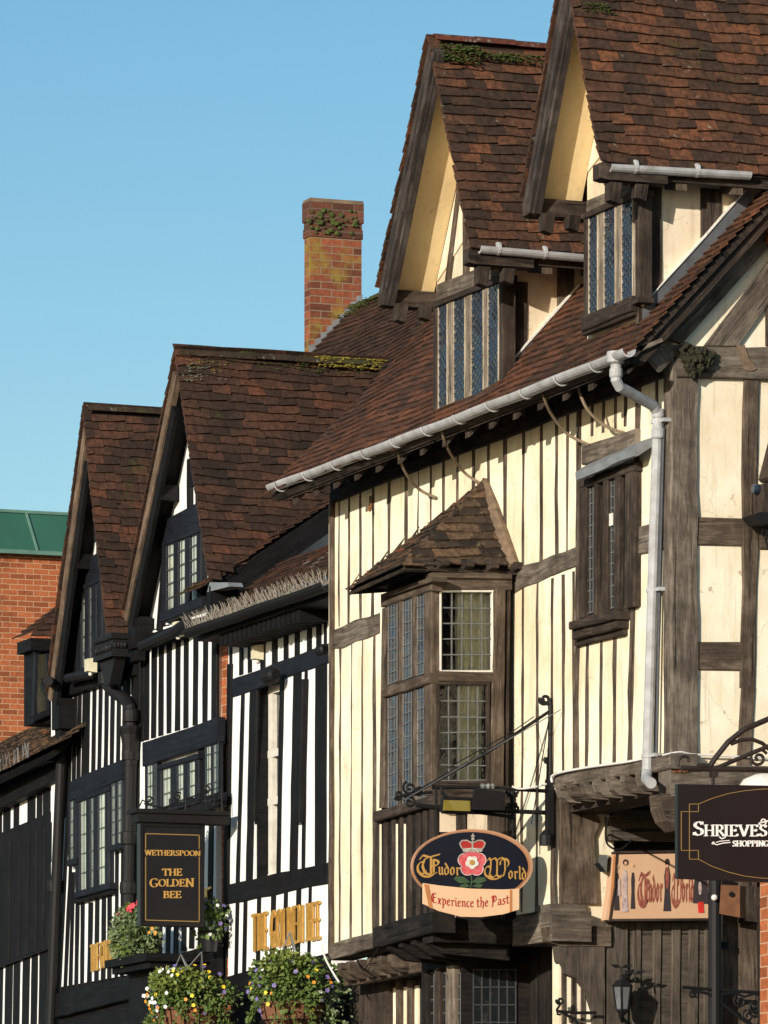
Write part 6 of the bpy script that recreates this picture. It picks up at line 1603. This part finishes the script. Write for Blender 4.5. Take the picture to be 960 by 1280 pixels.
# ================================================================== PRINTED BANNER
PBN = Plane('end', X2 + .13)
bn = thing('banner_sign', PBN.P(820, 1150), 'parchment coloured banner with costumed figures and red lettering in the passage', 'sign')
f = maker(bn)
f('board', 'banner', lambda mb: slab(mb, PBN, [(757, 1150), (886, 1149), (886, 1066), (766, 1068), (765, 1080), (763, 1110)], -.06, .02))
f('frame', 'oakdark', lambda mb: (line(mb, PBN, [(764, 1066.5), (887, 1064.5)], 3, -.05, .085), line(mb, PBN, [(756, 1151), (887, 1150)], 3, -.05, .085), line(mb, PBN, [(886, 1066), (886, 1150)], 2, -.05, .08), line(mb, PBN, [(765.5, 1067), (763, 1110), (756.5, 1151)], 1.5, -.05, .083)))
f('rolled_edge', 'scrollorange', lambda mb: mb.prism([PBN.P(x, y, .0205) for x, y in ((761, 1149), (765, 1149), (770, 1069), (767, 1069))], (.002, 0, 0)))
def fig(mb, cx, top, bot, w, n):
    h = bot - top
    mb.prism([PBN.P(x, y, n) for x, y in ((cx - w * .3, top + h * .16), (cx + w * .3, top + h * .16), (cx + w * .55, top + h * .32), (cx + w * .45, top + h * .6), (cx + w * .7, bot), (cx - w * .7, bot), (cx - w * .45, top + h * .6), (cx - w * .55, top + h * .32))], (.002, 0, 0))
def heads_(mb, lst):
    for cx, cy, r in lst: disc(mb, PBN, cx, cy, r, r * 1.35, .0245, .0015, 12)
f('print', 'bannerdark', lambda mb: (fig(mb, 771, 1082, 1138, 5, .021), fig(mb, 834, 1074, 1139, 7, .021), fig(mb, 791, 1082, 1136, 4, .0215), mb.prism([PBN.P(x, y, .0212) for x, y in ((868, 1098), (884, 1098), (885, 1130), (866, 1129))], (.002, 0, 0)), disc(mb, PBN, 782, 1078, 3.6, 4, .0212, .002, 12), disc(mb, PBN, 834, 1078, 3, 5, .0212, .002, 12)))
f('print', 'bannermauve', lambda mb: (fig(mb, 781, 1078, 1140, 6, .0225), fig(mb, 774, 1094, 1120, 3, .0235), disc(mb, PBN, 875, 1110, 2, 9, .0235, .0015, 10)))
f('print', 'bannerred', lambda mb: (disc(mb, PBN, 834, 1098, 2.2, 14, .0235, .0015, 12), write(mb, PBN, 'T', BLACK, 798, 813, 1130, 38, .12, .8, .021, thin=.05), write(mb, PBN, 'udor', BLACK, 810, 828, 1126, 34, .13, .8, .021, thin=.06), write(mb, PBN, 'W', BLACK, 840, 854, 1130, 38, .12, .8, .021, thin=.05), write(mb, PBN, 'orld', BLACK, 852, 867, 1126, 34, .13, .8, .021, thin=.06)))
f('print', 'skin', lambda mb: heads_(mb, [(772, 1083, 1.6), (782, 1079, 1.8), (791.5, 1082, 1.5), (834, 1082, 1.5)])); f('print', 'scarlet', lambda mb: mb.prism([PBN.P(x, y, .0235) for x, y in ((872, 1128), (879, 1127), (880, 1141), (873, 1141))], (.002, 0, 0)))
sp = thing('spotlight', P2.P(748, 1082, .2), 'small grey spotlight at the left end of the parchment banner', 'lamp')
f = maker(sp)
f('housing', 'came', lambda mb: mb.hexa([P2.P(x, y, n) for n in (.05, .17) for x, y in ((746, 1086), (758, 1090), (760, 1069), (749, 1068))])); f('lens', 'glassdark', lambda mb: slab(mb, P2, [(743, 1080), (751, 1090), (757, 1090), (748, 1078)], .171, .18)); f('arm', 'came', lambda mb: mb.tube([P2.P(760, 1075, .1), P2.P(768, 1070, .1)], .012, 6))

# ================================================================== GILDED WALL LETTERS
SANS = sans(ROMAN)
def gilt(name, pl, txt, x0, x1, yb0, yb1, h, label, depth=.075, grp=None):
    lo = thing(name, pl.P((x0 + x1) / 2, (yb0 + yb1) / 2, .03), label, 'lettering', grp)
    tot = text_width(txt, ROMAN, .10); x = 0.0
    for ch in txt:
        adv = ROMAN[ch][0]
        if ch != ' ':
            a, b = x0 + (x1 - x0) * x / tot, x0 + (x1 - x0) * (x + adv) / tot
            ya, yb = yb0 + (yb1 - yb0) * x / tot, yb0 + (yb1 - yb0) * (x + adv) / tot
            mb = MB(); write(mb, pl, ch, SANS, a, b, ya, h, .20, .1, .012, th=depth, rise=yb - ya, thin=.075, step=.0003); mb.build('letter', W['gold'], lo)
        x += adv + .10
    return lo
gilt('gilded_letters', PI, 'THE GOLDEN BEE', 316, 401, 1190, 1173, 46, 'gilded raised capitals fixed across the white wall beside the cream house', .012)
gilt('gilded_letters', PP, 'THE GOLDEN BEE', 114, 159, 1215, 1201, 33, 'gilded raised capitals on the shaded pub wall left of the flower planter', .012)
gilt('gilded_letters', PP, 'BEE', 236, 265, 1154, 1145, 36, 'gilded raised capitals mostly hidden behind the tall black pub sign', .012)

# ================================================================== LAMPS, BOXES, CABLES
def alarm(px, py, pl, label):
    o = thing('junction_box', pl.P(px, py + 10, 0), label, 'box', 'cream boxes on the pub fronts')
    f = maker(o)
    u, w_ = pl.uw(px, py)
    f('case', 'creambox', lambda mb: mb.hexa([pl.at(u + a, w_ + b, n) for n, e in ((.0, 0), (.085, .012)) for a, b in ((-.055 + e, -.065 + e), (.055 - e, -.065 + e), (.055 - e, .065 - e), (-.055 + e, .065 - e))]))
    f('nipple', 'offwhite', lambda mb: mb.lathe(pl.at(u, w_ - .09, .045), [(.012, 0), (.02, .01), (.012, .03)], 8))
alarm(229, 786, Plane('front', YP - .06), 'cream plastic box below the right pub gable window')
alarm(328, 816, PI, 'cream plastic box on the narrow white house above its window')
alarm(119, 832, Plane('front', YP - .14), 'cream plastic box under the black rainwater hopper')
def cyl_spot(a, b, r, label, pl):
    o = thing('spotlight', pl.P(*a, .12), label, 'lamp')
    f = maker(o)
    A_, B_ = pl.P(*a, .16), pl.P(*b, .13)
    f('housing', 'iron', lambda mb: mb.lathe(A_, [(r * .9, 0), (r, .02), (r, (B_ - A_).length * .8), (r * .7, (B_ - A_).length)], 12, axis=(B_ - A_)))
    f('lens', 'offwhite', lambda mb: mb.lathe(A_ - (B_ - A_).normalized() * .008, [(r * .7, 0), (r * .8, .006)], 12, axis=(B_ - A_)))
    f('arm', 'iron', lambda mb: mb.tube([(A_ + B_) / 2, pl.P((a[0] + b[0]) / 2 + 8, (a[1] + b[1]) / 2, .0)], .012, 6))
cyl_spot((332, 846), (345, 843), .06, 'black cylinder spotlight over the tall window of the white house', PI)
cyl_spot((398, 814), (407, 811), .045, 'small black spotlight on the white house next to the cream corner', PI)
def lantern(c, s, label):
    """old street-style wall lantern; c = centre of the glass, s = body half width"""
    o = thing('wall_lantern', c - Vector((0, 0, s * 2)), label, 'lantern'); f = maker(o)
    n = 6
    def ring(r, z): return [c + Vector((r * math.cos(2 * math.pi * (j + .5) / n), r * math.sin(2 * math.pi * (j + .5) / n), z)) for j in range(n)]
    f('cap', 'iron', lambda mb: mb.grid_tube([ring(s * 1.15, s * 1.1), ring(s * 1.2, s * 1.2), ring(s * .7, s * 1.75), ring(s * .35, s * 1.85), ring(s * .3, s * 2.2), ring(s * .05, s * 2.4)]))
    f('base', 'iron', lambda mb: mb.grid_tube([ring(s * .15, -s * 1.9), ring(s * .5, -s * 1.6), ring(s * .72, -s * 1.35), ring(s * .72, -s * 1.2)]))
    f('frame', 'iron', lambda mb: [mb.tube([a, b], s * .09, 5) for a, b in zip(ring(s * .7, -s * 1.25), ring(s * 1.05, s * 1.15))])
    f('pane', 'lampglass', lambda mb: mb.grid_tube([ring(s * .66, -s * 1.2), ring(s * 1.0, s * 1.1)], caps=False))
    f('bulb', 'offwhite', lambda mb: mb.lathe(c + Vector((0, 0, -s * .6)), [(s * .12, 0), (s * .16, s * .3), (s * .16, s * .9), (s * .05, s * 1.1)], 8))
    return o, f
c = P2.P(778, 1247, .22)
lo, f = lantern(c, .068, 'black six-sided wall lantern on the passage post below the banner')
f('arm', 'iron', lambda mb: (mb.tube([c + Vector((0, 0, .15)), c + Vector((0, .08, .19)), c + Vector((-.18, .10, .14))], .012, 6), mb.tube([c + Vector((0, 0, -.12)), c + Vector((-.1, .04, -.16)), c + Vector((-.2, .06, -.1))], .012, 6)))
def leafs(mb):
    for dx, dz, sg in ((-.01, .21, 1), (.09, .17, 1)):
        q = c + Vector((0, dx, dz))
        for s_ in (-1, 1): mb.prism([q, q + Vector((0, s_ * .03, .022)), q + Vector((0, s_ * .085, .02)), q + Vector((0, s_ * .045, -.004))], (.008, 0, 0))
        mb.tube([q, q + Vector((0, .01, -.05))], .007, 5)
f('finial', 'iron', leafs)
c2 = EN.P(968, 625, .22)
o = thing('wall_lantern', EN.P(968, 660, .2), 'dark timber and metal lantern at the right edge of the end wall', 'lantern'); f = maker(o)
f('cap', 'oakdark', lambda mb: mb.prism([EN.P(x, y, .08) for x, y in ((948, 600), (962, 545), (990, 545), (1000, 600), (996, 604), (952, 604))], (.22, 0, 0)))
f('body', 'oakdark', lambda mb: slab(mb, EN, [(955, 646), (990, 646), (990, 604), (955, 604)], .1, .26)); f('base', 'iron', lambda mb: (slab(mb, EN, [(942, 643), (950, 654), (995, 654), (995, 640), (950, 640)], .09, .28), mb.tube([EN.P(960, 640, .1), EN.P(975, 630, 0)], .02, 6)))
f('lens', 'glassblue', lambda mb: mb.lathe(EN.P(941, 611, .18), [(.03, 0), (.035, .02), (.03, .07)], 10, axis=(0, 1, 0)))
f('wire', 'iron', lambda mb: [mb.tube([EN.P(955 + i * 2.5, 655, .2), EN.P(953 + i * 3 + U(-2, 2), 668, .2), EN.P(956 + U(-3, 3), 676 + i * 3, .2)], .004, 4) for i in range(4)])
# lamp with a white shade behind the shopping sign
o = thing('lamp_shade', EN.P(952, 985, .2), 'white round lamp shade peeping over the black shopping sign', 'lamp'); f = maker(o)
f('shade', 'offwhite', lambda mb: mb.lathe(EN.P(957, 997, .3), [(.21, 0), (.20, .05), (.15, .12), (.07, .155), (.02, .16)], 20), None, True); f('arm', 'iron', lambda mb: mb.tube([EN.P(957, 971, .3), EN.P(957, 966, .2), EN.P(957, 968, .0)], .012, 6))
# post, rusty box
o = thing('black_pole', EN.P(893, 1660, .12), 'slim black metal pole standing below the black shopping sign', 'pole'); f = maker(o)
f('shaft', 'iron', lambda mb: mb.tube([EN.P(893.5, 1090, .14), EN.P(893.5, 1180, .14), (EN.P(893.5, 1180, .14).x, EN.P(893.5, 1180, .14).y, .1)], .045, 12)); f('bracket', 'iron', lambda mb: (mb.box((X1 + .0, EN.uw(893, 1100)[0], EN.uw(893, 1186)[1]), (X1 + .1, EN.uw(905, 1100)[0], EN.uw(893, 1178)[1])),))
f('lamp_globe', 'offwhite', lambda mb: mb.blob(EN.P(893, 1122, .2), .022, 10, 6, 0))
o = thing('rusty_box', EN.P(922, 1152, .15), 'rusty metal box with a bolt on the brown post under the shopping sign', 'box'); f = maker(o)
f('case', 'rust', lambda mb: mb.hexa([EN.P(x, y, n) for n, q in ((.03, ((925, 1148), (949, 1151), (949, 1111), (925, 1108))), (.20, ((899, 1142), (925, 1147), (925, 1107), (901, 1106)))) for x, y in q]))
f('bolt', 'iron', lambda mb: mb.lathe(EN.P(914, 1118, .20), [(.018, 0), (.018, .012)], 8, axis=(1, 0, 0))); f('seam', 'oakdark', lambda mb: slab(mb, EN, [(933, 1151), (950, 1153), (950, 1109), (933, 1107)], .02, .165))
# ironwork at the bottom right and bottom left of the passage
def ironscroll(label, pl, n, paths, loc, r=.009):
    o = thing('scroll_bracket', loc, label, 'bracket'); f = maker(o)
    f('arm', 'iron', lambda mb: [pipe_px(mb, pl, p, r * 1.25, n) for p in paths[:2]]); f('scroll', 'iron', lambda mb: [pipe_px(mb, pl, p, r, n) for p in paths[2:]])
ironscroll('scrolled iron bracket low at the right edge in front of the brown post', EN, .16, [[(853, 1234), (905, 1238), (985, 1243)], [(868, 1238), (885, 1242), (900, 1252), (925, 1272), (950, 1290)], spiral_px(866, 1243, 1, 6, 4, 1.5), spiral_px(925, 1252, 1, 8, 1, 1.5), spiral_px(943, 1258, 1, 9, 3, -1.5), spiral_px(952, 1247, 1, 6, 0, 1.3), spiral_px(935, 1270, 1, 8, 2, 1.4), spiral_px(956, 1272, 1, 8, 5, 1.4), [(905, 1243), (918, 1240), (930, 1246), (944, 1242), (960, 1250)]], EN.P(905, 1238, .1))
ironscroll('small iron scroll hook low beside the knee brace of the passage', P2, .12, [[(745, 1266), (720, 1266), (697, 1264)], [(702, 1265), (718, 1274), (732, 1290)], spiral_px(700, 1251, 1, 5, 1.6, 1.3), [(700, 1256), (696, 1262), (697, 1268), (701, 1268)]], P2.P(740, 1266, .1))
# ropes, cables
def cable(name, mat, pts, r, label, grp=None):
    P = [Vector(p) for p in pts]; out = []
    for i in range(len(P) - 1):                     # Catmull-Rom
        p0, p1, p2, p3 = P[max(i - 1, 0)], P[i], P[i + 1], P[min(i + 2, len(P) - 1)]
        for k in range(6):
            t = k / 6; out.append(.5 * ((2 * p1) + (p2 - p0) * t + (2 * p0 - 5 * p1 + 4 * p2 - p3) * t * t + (3 * p1 - p0 - 3 * p2 + p3) * t ** 3))
    out.append(P[-1]); mb = MB(); mb.tube(out, r, 6)
    return tag(mb.build(name, W[mat]), label, 'cable', grp)
G = Plane('front', YE - .02)
def mixp(a, na, t): return FR.P(a[0], a[1], na)
cable('rope', 'rope', [G.P(497, 556), FR.P(500, 575, .36), FR.P(510, 596, .25), FR.P(526, 613, .1), FR.P(545, 622, .02)], .011, 'loose rope loop from the gutter to the left side of the oriel roof')
cable('rope', 'rope', [G.P(552, 536), FR.P(556, 552, .38), FR.P(566, 572, .25), FR.P(582, 592, .1), FR.P(600, 604, .03)], .011, 'loose rope loop from the gutter to the tip of the oriel roof')
cable('rope', 'rope', [G.P(677, 483), FR.P(682, 503, .38), FR.P(692, 522, .28), FR.P(710, 543, .15), FR.P(736, 556, .03)], .011, 'loose rope loop from the gutter to the left of the hooded window')
cable('rope', 'rope', [FR.P(722, 484, .3), FR.P(733, 510, .25), FR.P(750, 528, .15), FR.P(767, 537, .08), FR.P(780, 541, .03)], .011, 'loose rope loop ending over the lintel of the hooded window')
cable('white_cable', 'cablewhite', [FR.P(690, 978, .08), FR.P(693, 968, .08), FR.P(730, 960, .07), FR.P(780, 953, .07), FR.P(806, 948, .06)], .009, 'white cable along the top of the right jetty beam')
cable('white_cable', 'cablewhite', [EN.P(828, 944, .06), EN.P(850, 940, .06), EN.P(868, 943, .05), EN.P(930, 946, .04), EN.P(990, 947, .04)], .007, 'white cable across the foot of the end wall')
cable('white_cable', 'cablewhite', [FR.P(402, 1181, .1), FR.P(406, 1196, .12), FR.P(414, 1212, .12), FR.P(424, 1228, .1)], .008, 'white cable drooping off the left jetty beam corner')
cable('white_cable', 'cablewhite', [PO.P(683, 980, .05), PO.P(668, 984, .05), PO.P(650, 986, .04), PO.P(640, 983, .03)], .007, 'white cable on the iron arm above the oval sign')
cable('cable', 'iron', [FR.P(760, 1020, .05), P2.P(757, 1040, .12), P2.P(760, 1056, .14), P2.P(775, 1062, .14), P2.P(790, 1050, .12)], .008, 'thin dark cable looping over the left end of the banner')
cable('cable', 'iron', [FR.P(446, 1200, .08), FR.P(455, 1212, .09), FR.P(470, 1190, .08), FR.P(478, 1180, .07)], .005, 'thin dark cable hanging on the left jetty beam face')
for px, py, label in ((464, 632, 'small iron hook on the cream wall left of the oriel roof'),):
    mb = MB(); mb.tube([FR.P(px, py - 4, .01), FR.P(px, py + 4, .02), FR.P(px - 1.5, py + 7, .05), FR.P(px - 3.5, py + 5, .05), FR.P(px - 3.5, py + 1, .05)], .007, 6); mb.box((F(px - .8, py, Y0).x, Y0 - .012, F(px, py + 6, Y0).z), (F(px + .8, py, Y0).x, Y0 - .004, F(px, py - 12, Y0).z))
    tag(mb.build('wall_hook', W['rust']), label, 'hook')
# moss-grown beam end on the tie beam
mb = MB()
for _ in range(150):
    a = U(0, 6.28); r = .10 * math.sqrt(R()) * (1 + .25 * math.sin(a * 3 + .6) + .12 * math.sin(a * 7)); q = EN.P(869, 451, .06); mb.blob(q + Vector((U(.0, .07) * (1 - r * 6), r * math.cos(a) * 1.1, r * math.sin(a) * .95)), U(.012, .028), 6, 4, .35)
tag(mb.build('moss_clump', W['mossdark']), 'dark mossy clump on the end of the tie beam under the right roof verge', 'moss')

# ================================================================== PLANTS
def leaves(mb, c, rad, n, size, hollow=.4, squash=(1, 1, 1), droop=0.0):
    c = Vector(c)
    for _ in range(n):
        d = Vector((random.gauss(0, 1), random.gauss(0, 1), random.gauss(0, 1))).normalized()
        r = rad * (hollow + (1 - hollow) * R() ** .6) * (1 + .16 * math.sin(d.x * 5 + d.z * 4) + .10 * math.sin(d.y * 9))
        p = c + Vector((d.x * squash[0], d.y * squash[1], d.z * squash[2])) * r
        t = (d + Vector((U(-1, 1), U(-1, 1), U(-.9, .9) - droop))).normalized(); s_ = t.orthogonal().normalized(); s_ = (Matrix.Rotation(U(0, 6.28), 3, t) @ s_)
        L = size * U(.6, 1.4); wd = L * U(.28, .42); m_ = p + t * L * .5; nn = t.cross(s_) * L * .12
        mb.face([p, m_ - s_ * wd + nn, p + t * L, m_ + s_ * wd + nn])
def flower_mesh(mb, r):
    for i in range(5):
        a = 2 * math.pi * i / 5; e = Vector((math.cos(a), math.sin(a), 0)); g = Vector((-math.sin(a), math.cos(a), 0))
        mb.face([Vector((0, 0, 0)), e * r * .6 - g * r * .42 + Vector((0, 0, r * .12)), e * r + Vector((0, 0, r * .05)), e * r * .6 + g * r * .42 + Vector((0, 0, r * .12))])
FLM = {}
for k_, r_ in (('yellow', .019), ('orange', .017), ('violet', .021), ('petalwhite', .018), ('petalred', .026)):
    mb = MB(); flower_mesh(mb, r_); me = bpy.data.meshes.new('flower'); me.from_pydata([tuple(v) for v in mb.v], [], mb.f); me.materials.append(W[k_]); FLM[k_] = me
def flowers(root, c, rad, spec, squash=(1, 1, 1), bias=None):
    n0 = 0
    for k_, n in spec:
        for _ in range(n):
            while True:
                d = Vector((random.gauss(0, 1), random.gauss(0, 1), random.gauss(0, 1))).normalized()
                if d.dot(Vector((.85, -.5, .1))) > -.1 and (bias is None or d.dot(Vector(bias[k_])) > .35 if bias and k_ in bias else True): break
            p = Vector(c) + Vector((d.x * squash[0], d.y * squash[1], d.z * squash[2])) * rad * U(.98, 1.12)
            o = bpy.data.objects.new('flower', FLM[k_]); col.objects.link(o); o.parent = root
            o.location = p - root.location; q = (d + Vector((.7, -.5, .15)) + Vector((U(-.4, .4), U(-.4, .4), U(-.3, .3)))).normalized()
            o.rotation_euler = q.to_track_quat('Z', 'Y').to_euler()
def basket(cpx, rpx, label, leafmix, spec, chains, bias=None):
    pl = Plane('front', YP - .55); c = pl.P(*cpx); rad = rpx / 150.0
    o = thing('hanging_basket', c - Vector((0, 0, rad * .9)), label, 'hanging basket', 'hanging baskets of pansies along the pub front'); f = maker(o)
    n = 18
    f('liner', 'coir', lambda mb: mb.lathe(c + Vector((0, 0, -rad * .80)), [(rad * .12, 0), (rad * .42, rad * .08), (rad * .64, rad * .28), (rad * .72, rad * .62), (rad * .66, rad * .66)], n))
    f('wire_frame', 'iron', lambda mb: ([mb.tube([c + Vector((math.cos(a) * r, math.sin(a) * r, z)) for r, z in ((rad * .43, -rad * .73), (rad * .655, -rad * .52), (rad * .735, -rad * .18))], .004, 4) for a in [2 * math.pi * i / 14 for i in range(14)]], [mb.tube([c + Vector((math.cos(2 * math.pi * i / 24) * r, math.sin(2 * math.pi * i / 24) * r, z)) for i in range(25)], .004, 4) for r, z in ((rad * .66, -rad * .52), (rad * .735, -rad * .2))]))
    for k_, n_, cc, rr, sq in leafmix:
        lm = MB(); leaves(lm, c + Vector(cc) * rad, rad * rr, int(n_ * 1.5), .04, .30, sq, .35); lo_ = lm.build('foliage', W[k_], o); lo_['kind'] = 'stuff'
    lm = MB()
    for _ in range(26):
        a = U(0, 6.28); p = c + Vector((math.cos(a) * rad * .72, math.sin(a) * rad * .72, -rad * .05)); q = [p]
        for k in range(U(3, 7).__int__()): q.append(q[-1] + Vector((math.cos(a) * .018 + U(-.015, .015), math.sin(a) * .018 + U(-.015, .015), -U(.03, .055))))
        lm.tube(q, .003, 4)
        for p in q[1:]: leaves(lm, p, .022, 5, .034, .2, (1, 1, 1), .6)
    tr = lm.build('trailing_stems', W['leafa'], o); tr['kind'] = 'stuff'
    flowers(o, c + Vector((0, 0, rad * .10)), rad * .88, spec, (1, 1, .75), bias)
    for top in chains:
        tp = pl.P(*top)
        for a in (.3, 2.4, 4.5):
            e = c + Vector((math.cos(a) * rad * .55, math.sin(a) * rad * .55, rad * .1)); f('chain', 'came', lambda mb: mb.tube([tp, e], .006, 5))
    return o
basket((236, 1252), 58, 'hanging basket under the tall pub sign with white, yellow and orange pansies', [('leafa', 1300, (0, 0, .16), .90, (1, 1, .5)), ('leafb', 800, (.1, -.2, .42), .62, (1.2, 1.1, .45)), ('leafgrey', 200, (0, .3, -.1), .9, (1, .7, .8))],
       [('petalwhite', 22), ('yellow', 16), ('orange', 12), ('violet', 10)], [(226, 1193), (252, 1190)], {'petalwhite': (-.3, -1, .2), 'orange': (0, -.9, -.5)})
basket((366, 1245), 55, 'hanging basket at the cream house corner with violet and orange pansies', [('leafa', 1700, (0, 0, .28), .95, (1, 1, .68)), ('leafb', 500, (.1, -.2, .62), .55, (1.1, 1, .6)), ('leafgrey', 300, (.2, .4, -.2), .9, (.8, .7, .9))],
       [('violet', 26), ('yellow', 12), ('orange', 14), ('petalwhite', 4)], [(362, 1165)])
# planter on the porch roof
zc = zporch
pc = F(176, 1180, YP - .42); pc.z = zc
o = thing('flower_planter', pc, 'long planter on the black porch roof with sage green trailing plants and red geraniums', 'planter'); f = maker(o)
f('trough', 'signblack', lambda mb: mb.box((pc.x - .32, pc.y - .12, zc + .021), (pc.x + .10, pc.y + .12, zc + .16)))
for k_, n_, dx, rr, zz in (('leafgrey', 900, -.1, .24, .26), ('leafgrey', 500, .12, .20, .20), ('leafb', 250, -.28, .16, .18), ('leafa', 500, .04, .2, .16), ('leafa', 260, -.2, .18, .36)):
    lm = MB(); leaves(lm, pc + Vector((dx * .85, -.05, zz * .9)), rr * .82, int(n_ * 1.2), .045, .2, (1.2, .9, 1.0), .2); lo_ = lm.build('foliage', W[k_], o); lo_['kind'] = 'stuff'
for (px, py, k_, n_) in ((164, 1138, 'petalred', 7), (154, 1149, 'petalred', 6), (171, 1131, 'petalred', 5), (146, 1175, 'orange', 4), (150, 1165, 'violet', 4), (192, 1166, 'orange', 4)):
    q0 = F(px, py, pc.y - .1)
    lm = MB(); lm.tube([q0, Vector((q0.x, q0.y + .05, zc + .2))], .006, 4); lm.build('stem', W['leafa'], o)
    for _ in range(n_):
        d = bpy.data.objects.new('flower', FLM[k_]); col.objects.link(d); d.parent = o; d.location = q0 + Vector((U(-.05, .05), U(-.05, .03), U(-.035, .035))) - pc
        d.rotation_euler = Vector((.7 + U(-.5, .5), -.6, U(-.2, .6))).to_track_quat('Z', 'Y').to_euler()
pr = F(262, 1160, YP - .12)
o = thing('potted_plant', pr - Vector((0, 0, .12)), 'small flowering plant between the tall pub sign and the brick strip', 'plant'); f = maker(o)
f('pot', 'signblack', lambda mb: mb.lathe(pr - Vector((0, 0, .2)), [(.06, 0), (.09, .16), (.095, .17)], 12)); f('bracket', 'iron', lambda mb: mb.tube([pr - Vector((0, 0, .14)), pr + Vector((0, .12, -.14))], .012, 6))
lm = MB(); leaves(lm, pr + Vector((0, 0, .06)), .16, 420, .045, .2, (1, .8, 1.2), .2); lo_ = lm.build('foliage', W['leafa'], o); lo_['kind'] = 'stuff'
flowers(o, pr + Vector((0, 0, .08)), .15, [('petalwhite', 6), ('violet', 8)])

for o in list(bpy.data.objects):
    if o.parent and o.name.split('.')[0] in ('moss', 'lichen', 'bird_spikes'): o['kind'] = 'stuff'

# ================================================================== LIGHT, SKY, CAMERA
SUN = Vector((.80, -1.0, .32)).normalized()
sd = bpy.data.lights.new('sun', 'SUN'); sd.energy = 5.0; sd.angle = math.radians(.55); sd.color = (1.0, .915, .79)
so = bpy.data.objects.new('sun', sd); col.objects.link(so); so.rotation_euler = SUN.to_track_quat('Z', 'Y').to_euler(); so.location = (0, -5, 30)
w = bpy.data.worlds.new('World'); scene.world = w; w.use_nodes = True
nt = w.node_tree; bg = nt.nodes['Background']
sky = nt.nodes.new('ShaderNodeTexSky'); sky.sky_type = 'NISHITA'; sky.sun_disc = False
sky.sun_elevation = math.asin(SUN.z); sky.sun_rotation = math.atan2(SUN.x, SUN.y)
sky.altitude = 50; sky.air_density = 1.0; sky.dust_density = .5; sky.ozone_density = 1.6
hs = nt.nodes.new('ShaderNodeHueSaturation'); hs.inputs['Saturation'].default_value = 1.32; hs.inputs['Hue'].default_value = .495
nt.links.new(sky.outputs[0], hs.inputs['Color']); nt.links.new(hs.outputs[0], bg.inputs[0]); bg.inputs[1].default_value = .12
cd = bpy.data.cameras.new('camera'); cam = bpy.data.objects.new('camera', cd); col.objects.link(cam)
cam.location = CAM
cam.rotation_euler = Matrix((RV, Vector((0, 0, 1)), -DV)).transposed().to_euler()
cd.sensor_fit = 'VERTICAL'; cd.sensor_height = 36.0; cd.sensor_width = 27.0
cd.lens = 36.0 * FPX / 1280.0
cd.shift_y = (HZ - 640.0) / 1280.0
cd.clip_start = .1; cd.clip_end = 2000
scene.camera = cam
scene.view_settings.view_transform = 'Standard'; scene.view_settings.look = 'None'
scene.view_settings.exposure = .16; scene.view_settings.gamma = 1
scene.render.engine = 'CYCLES'
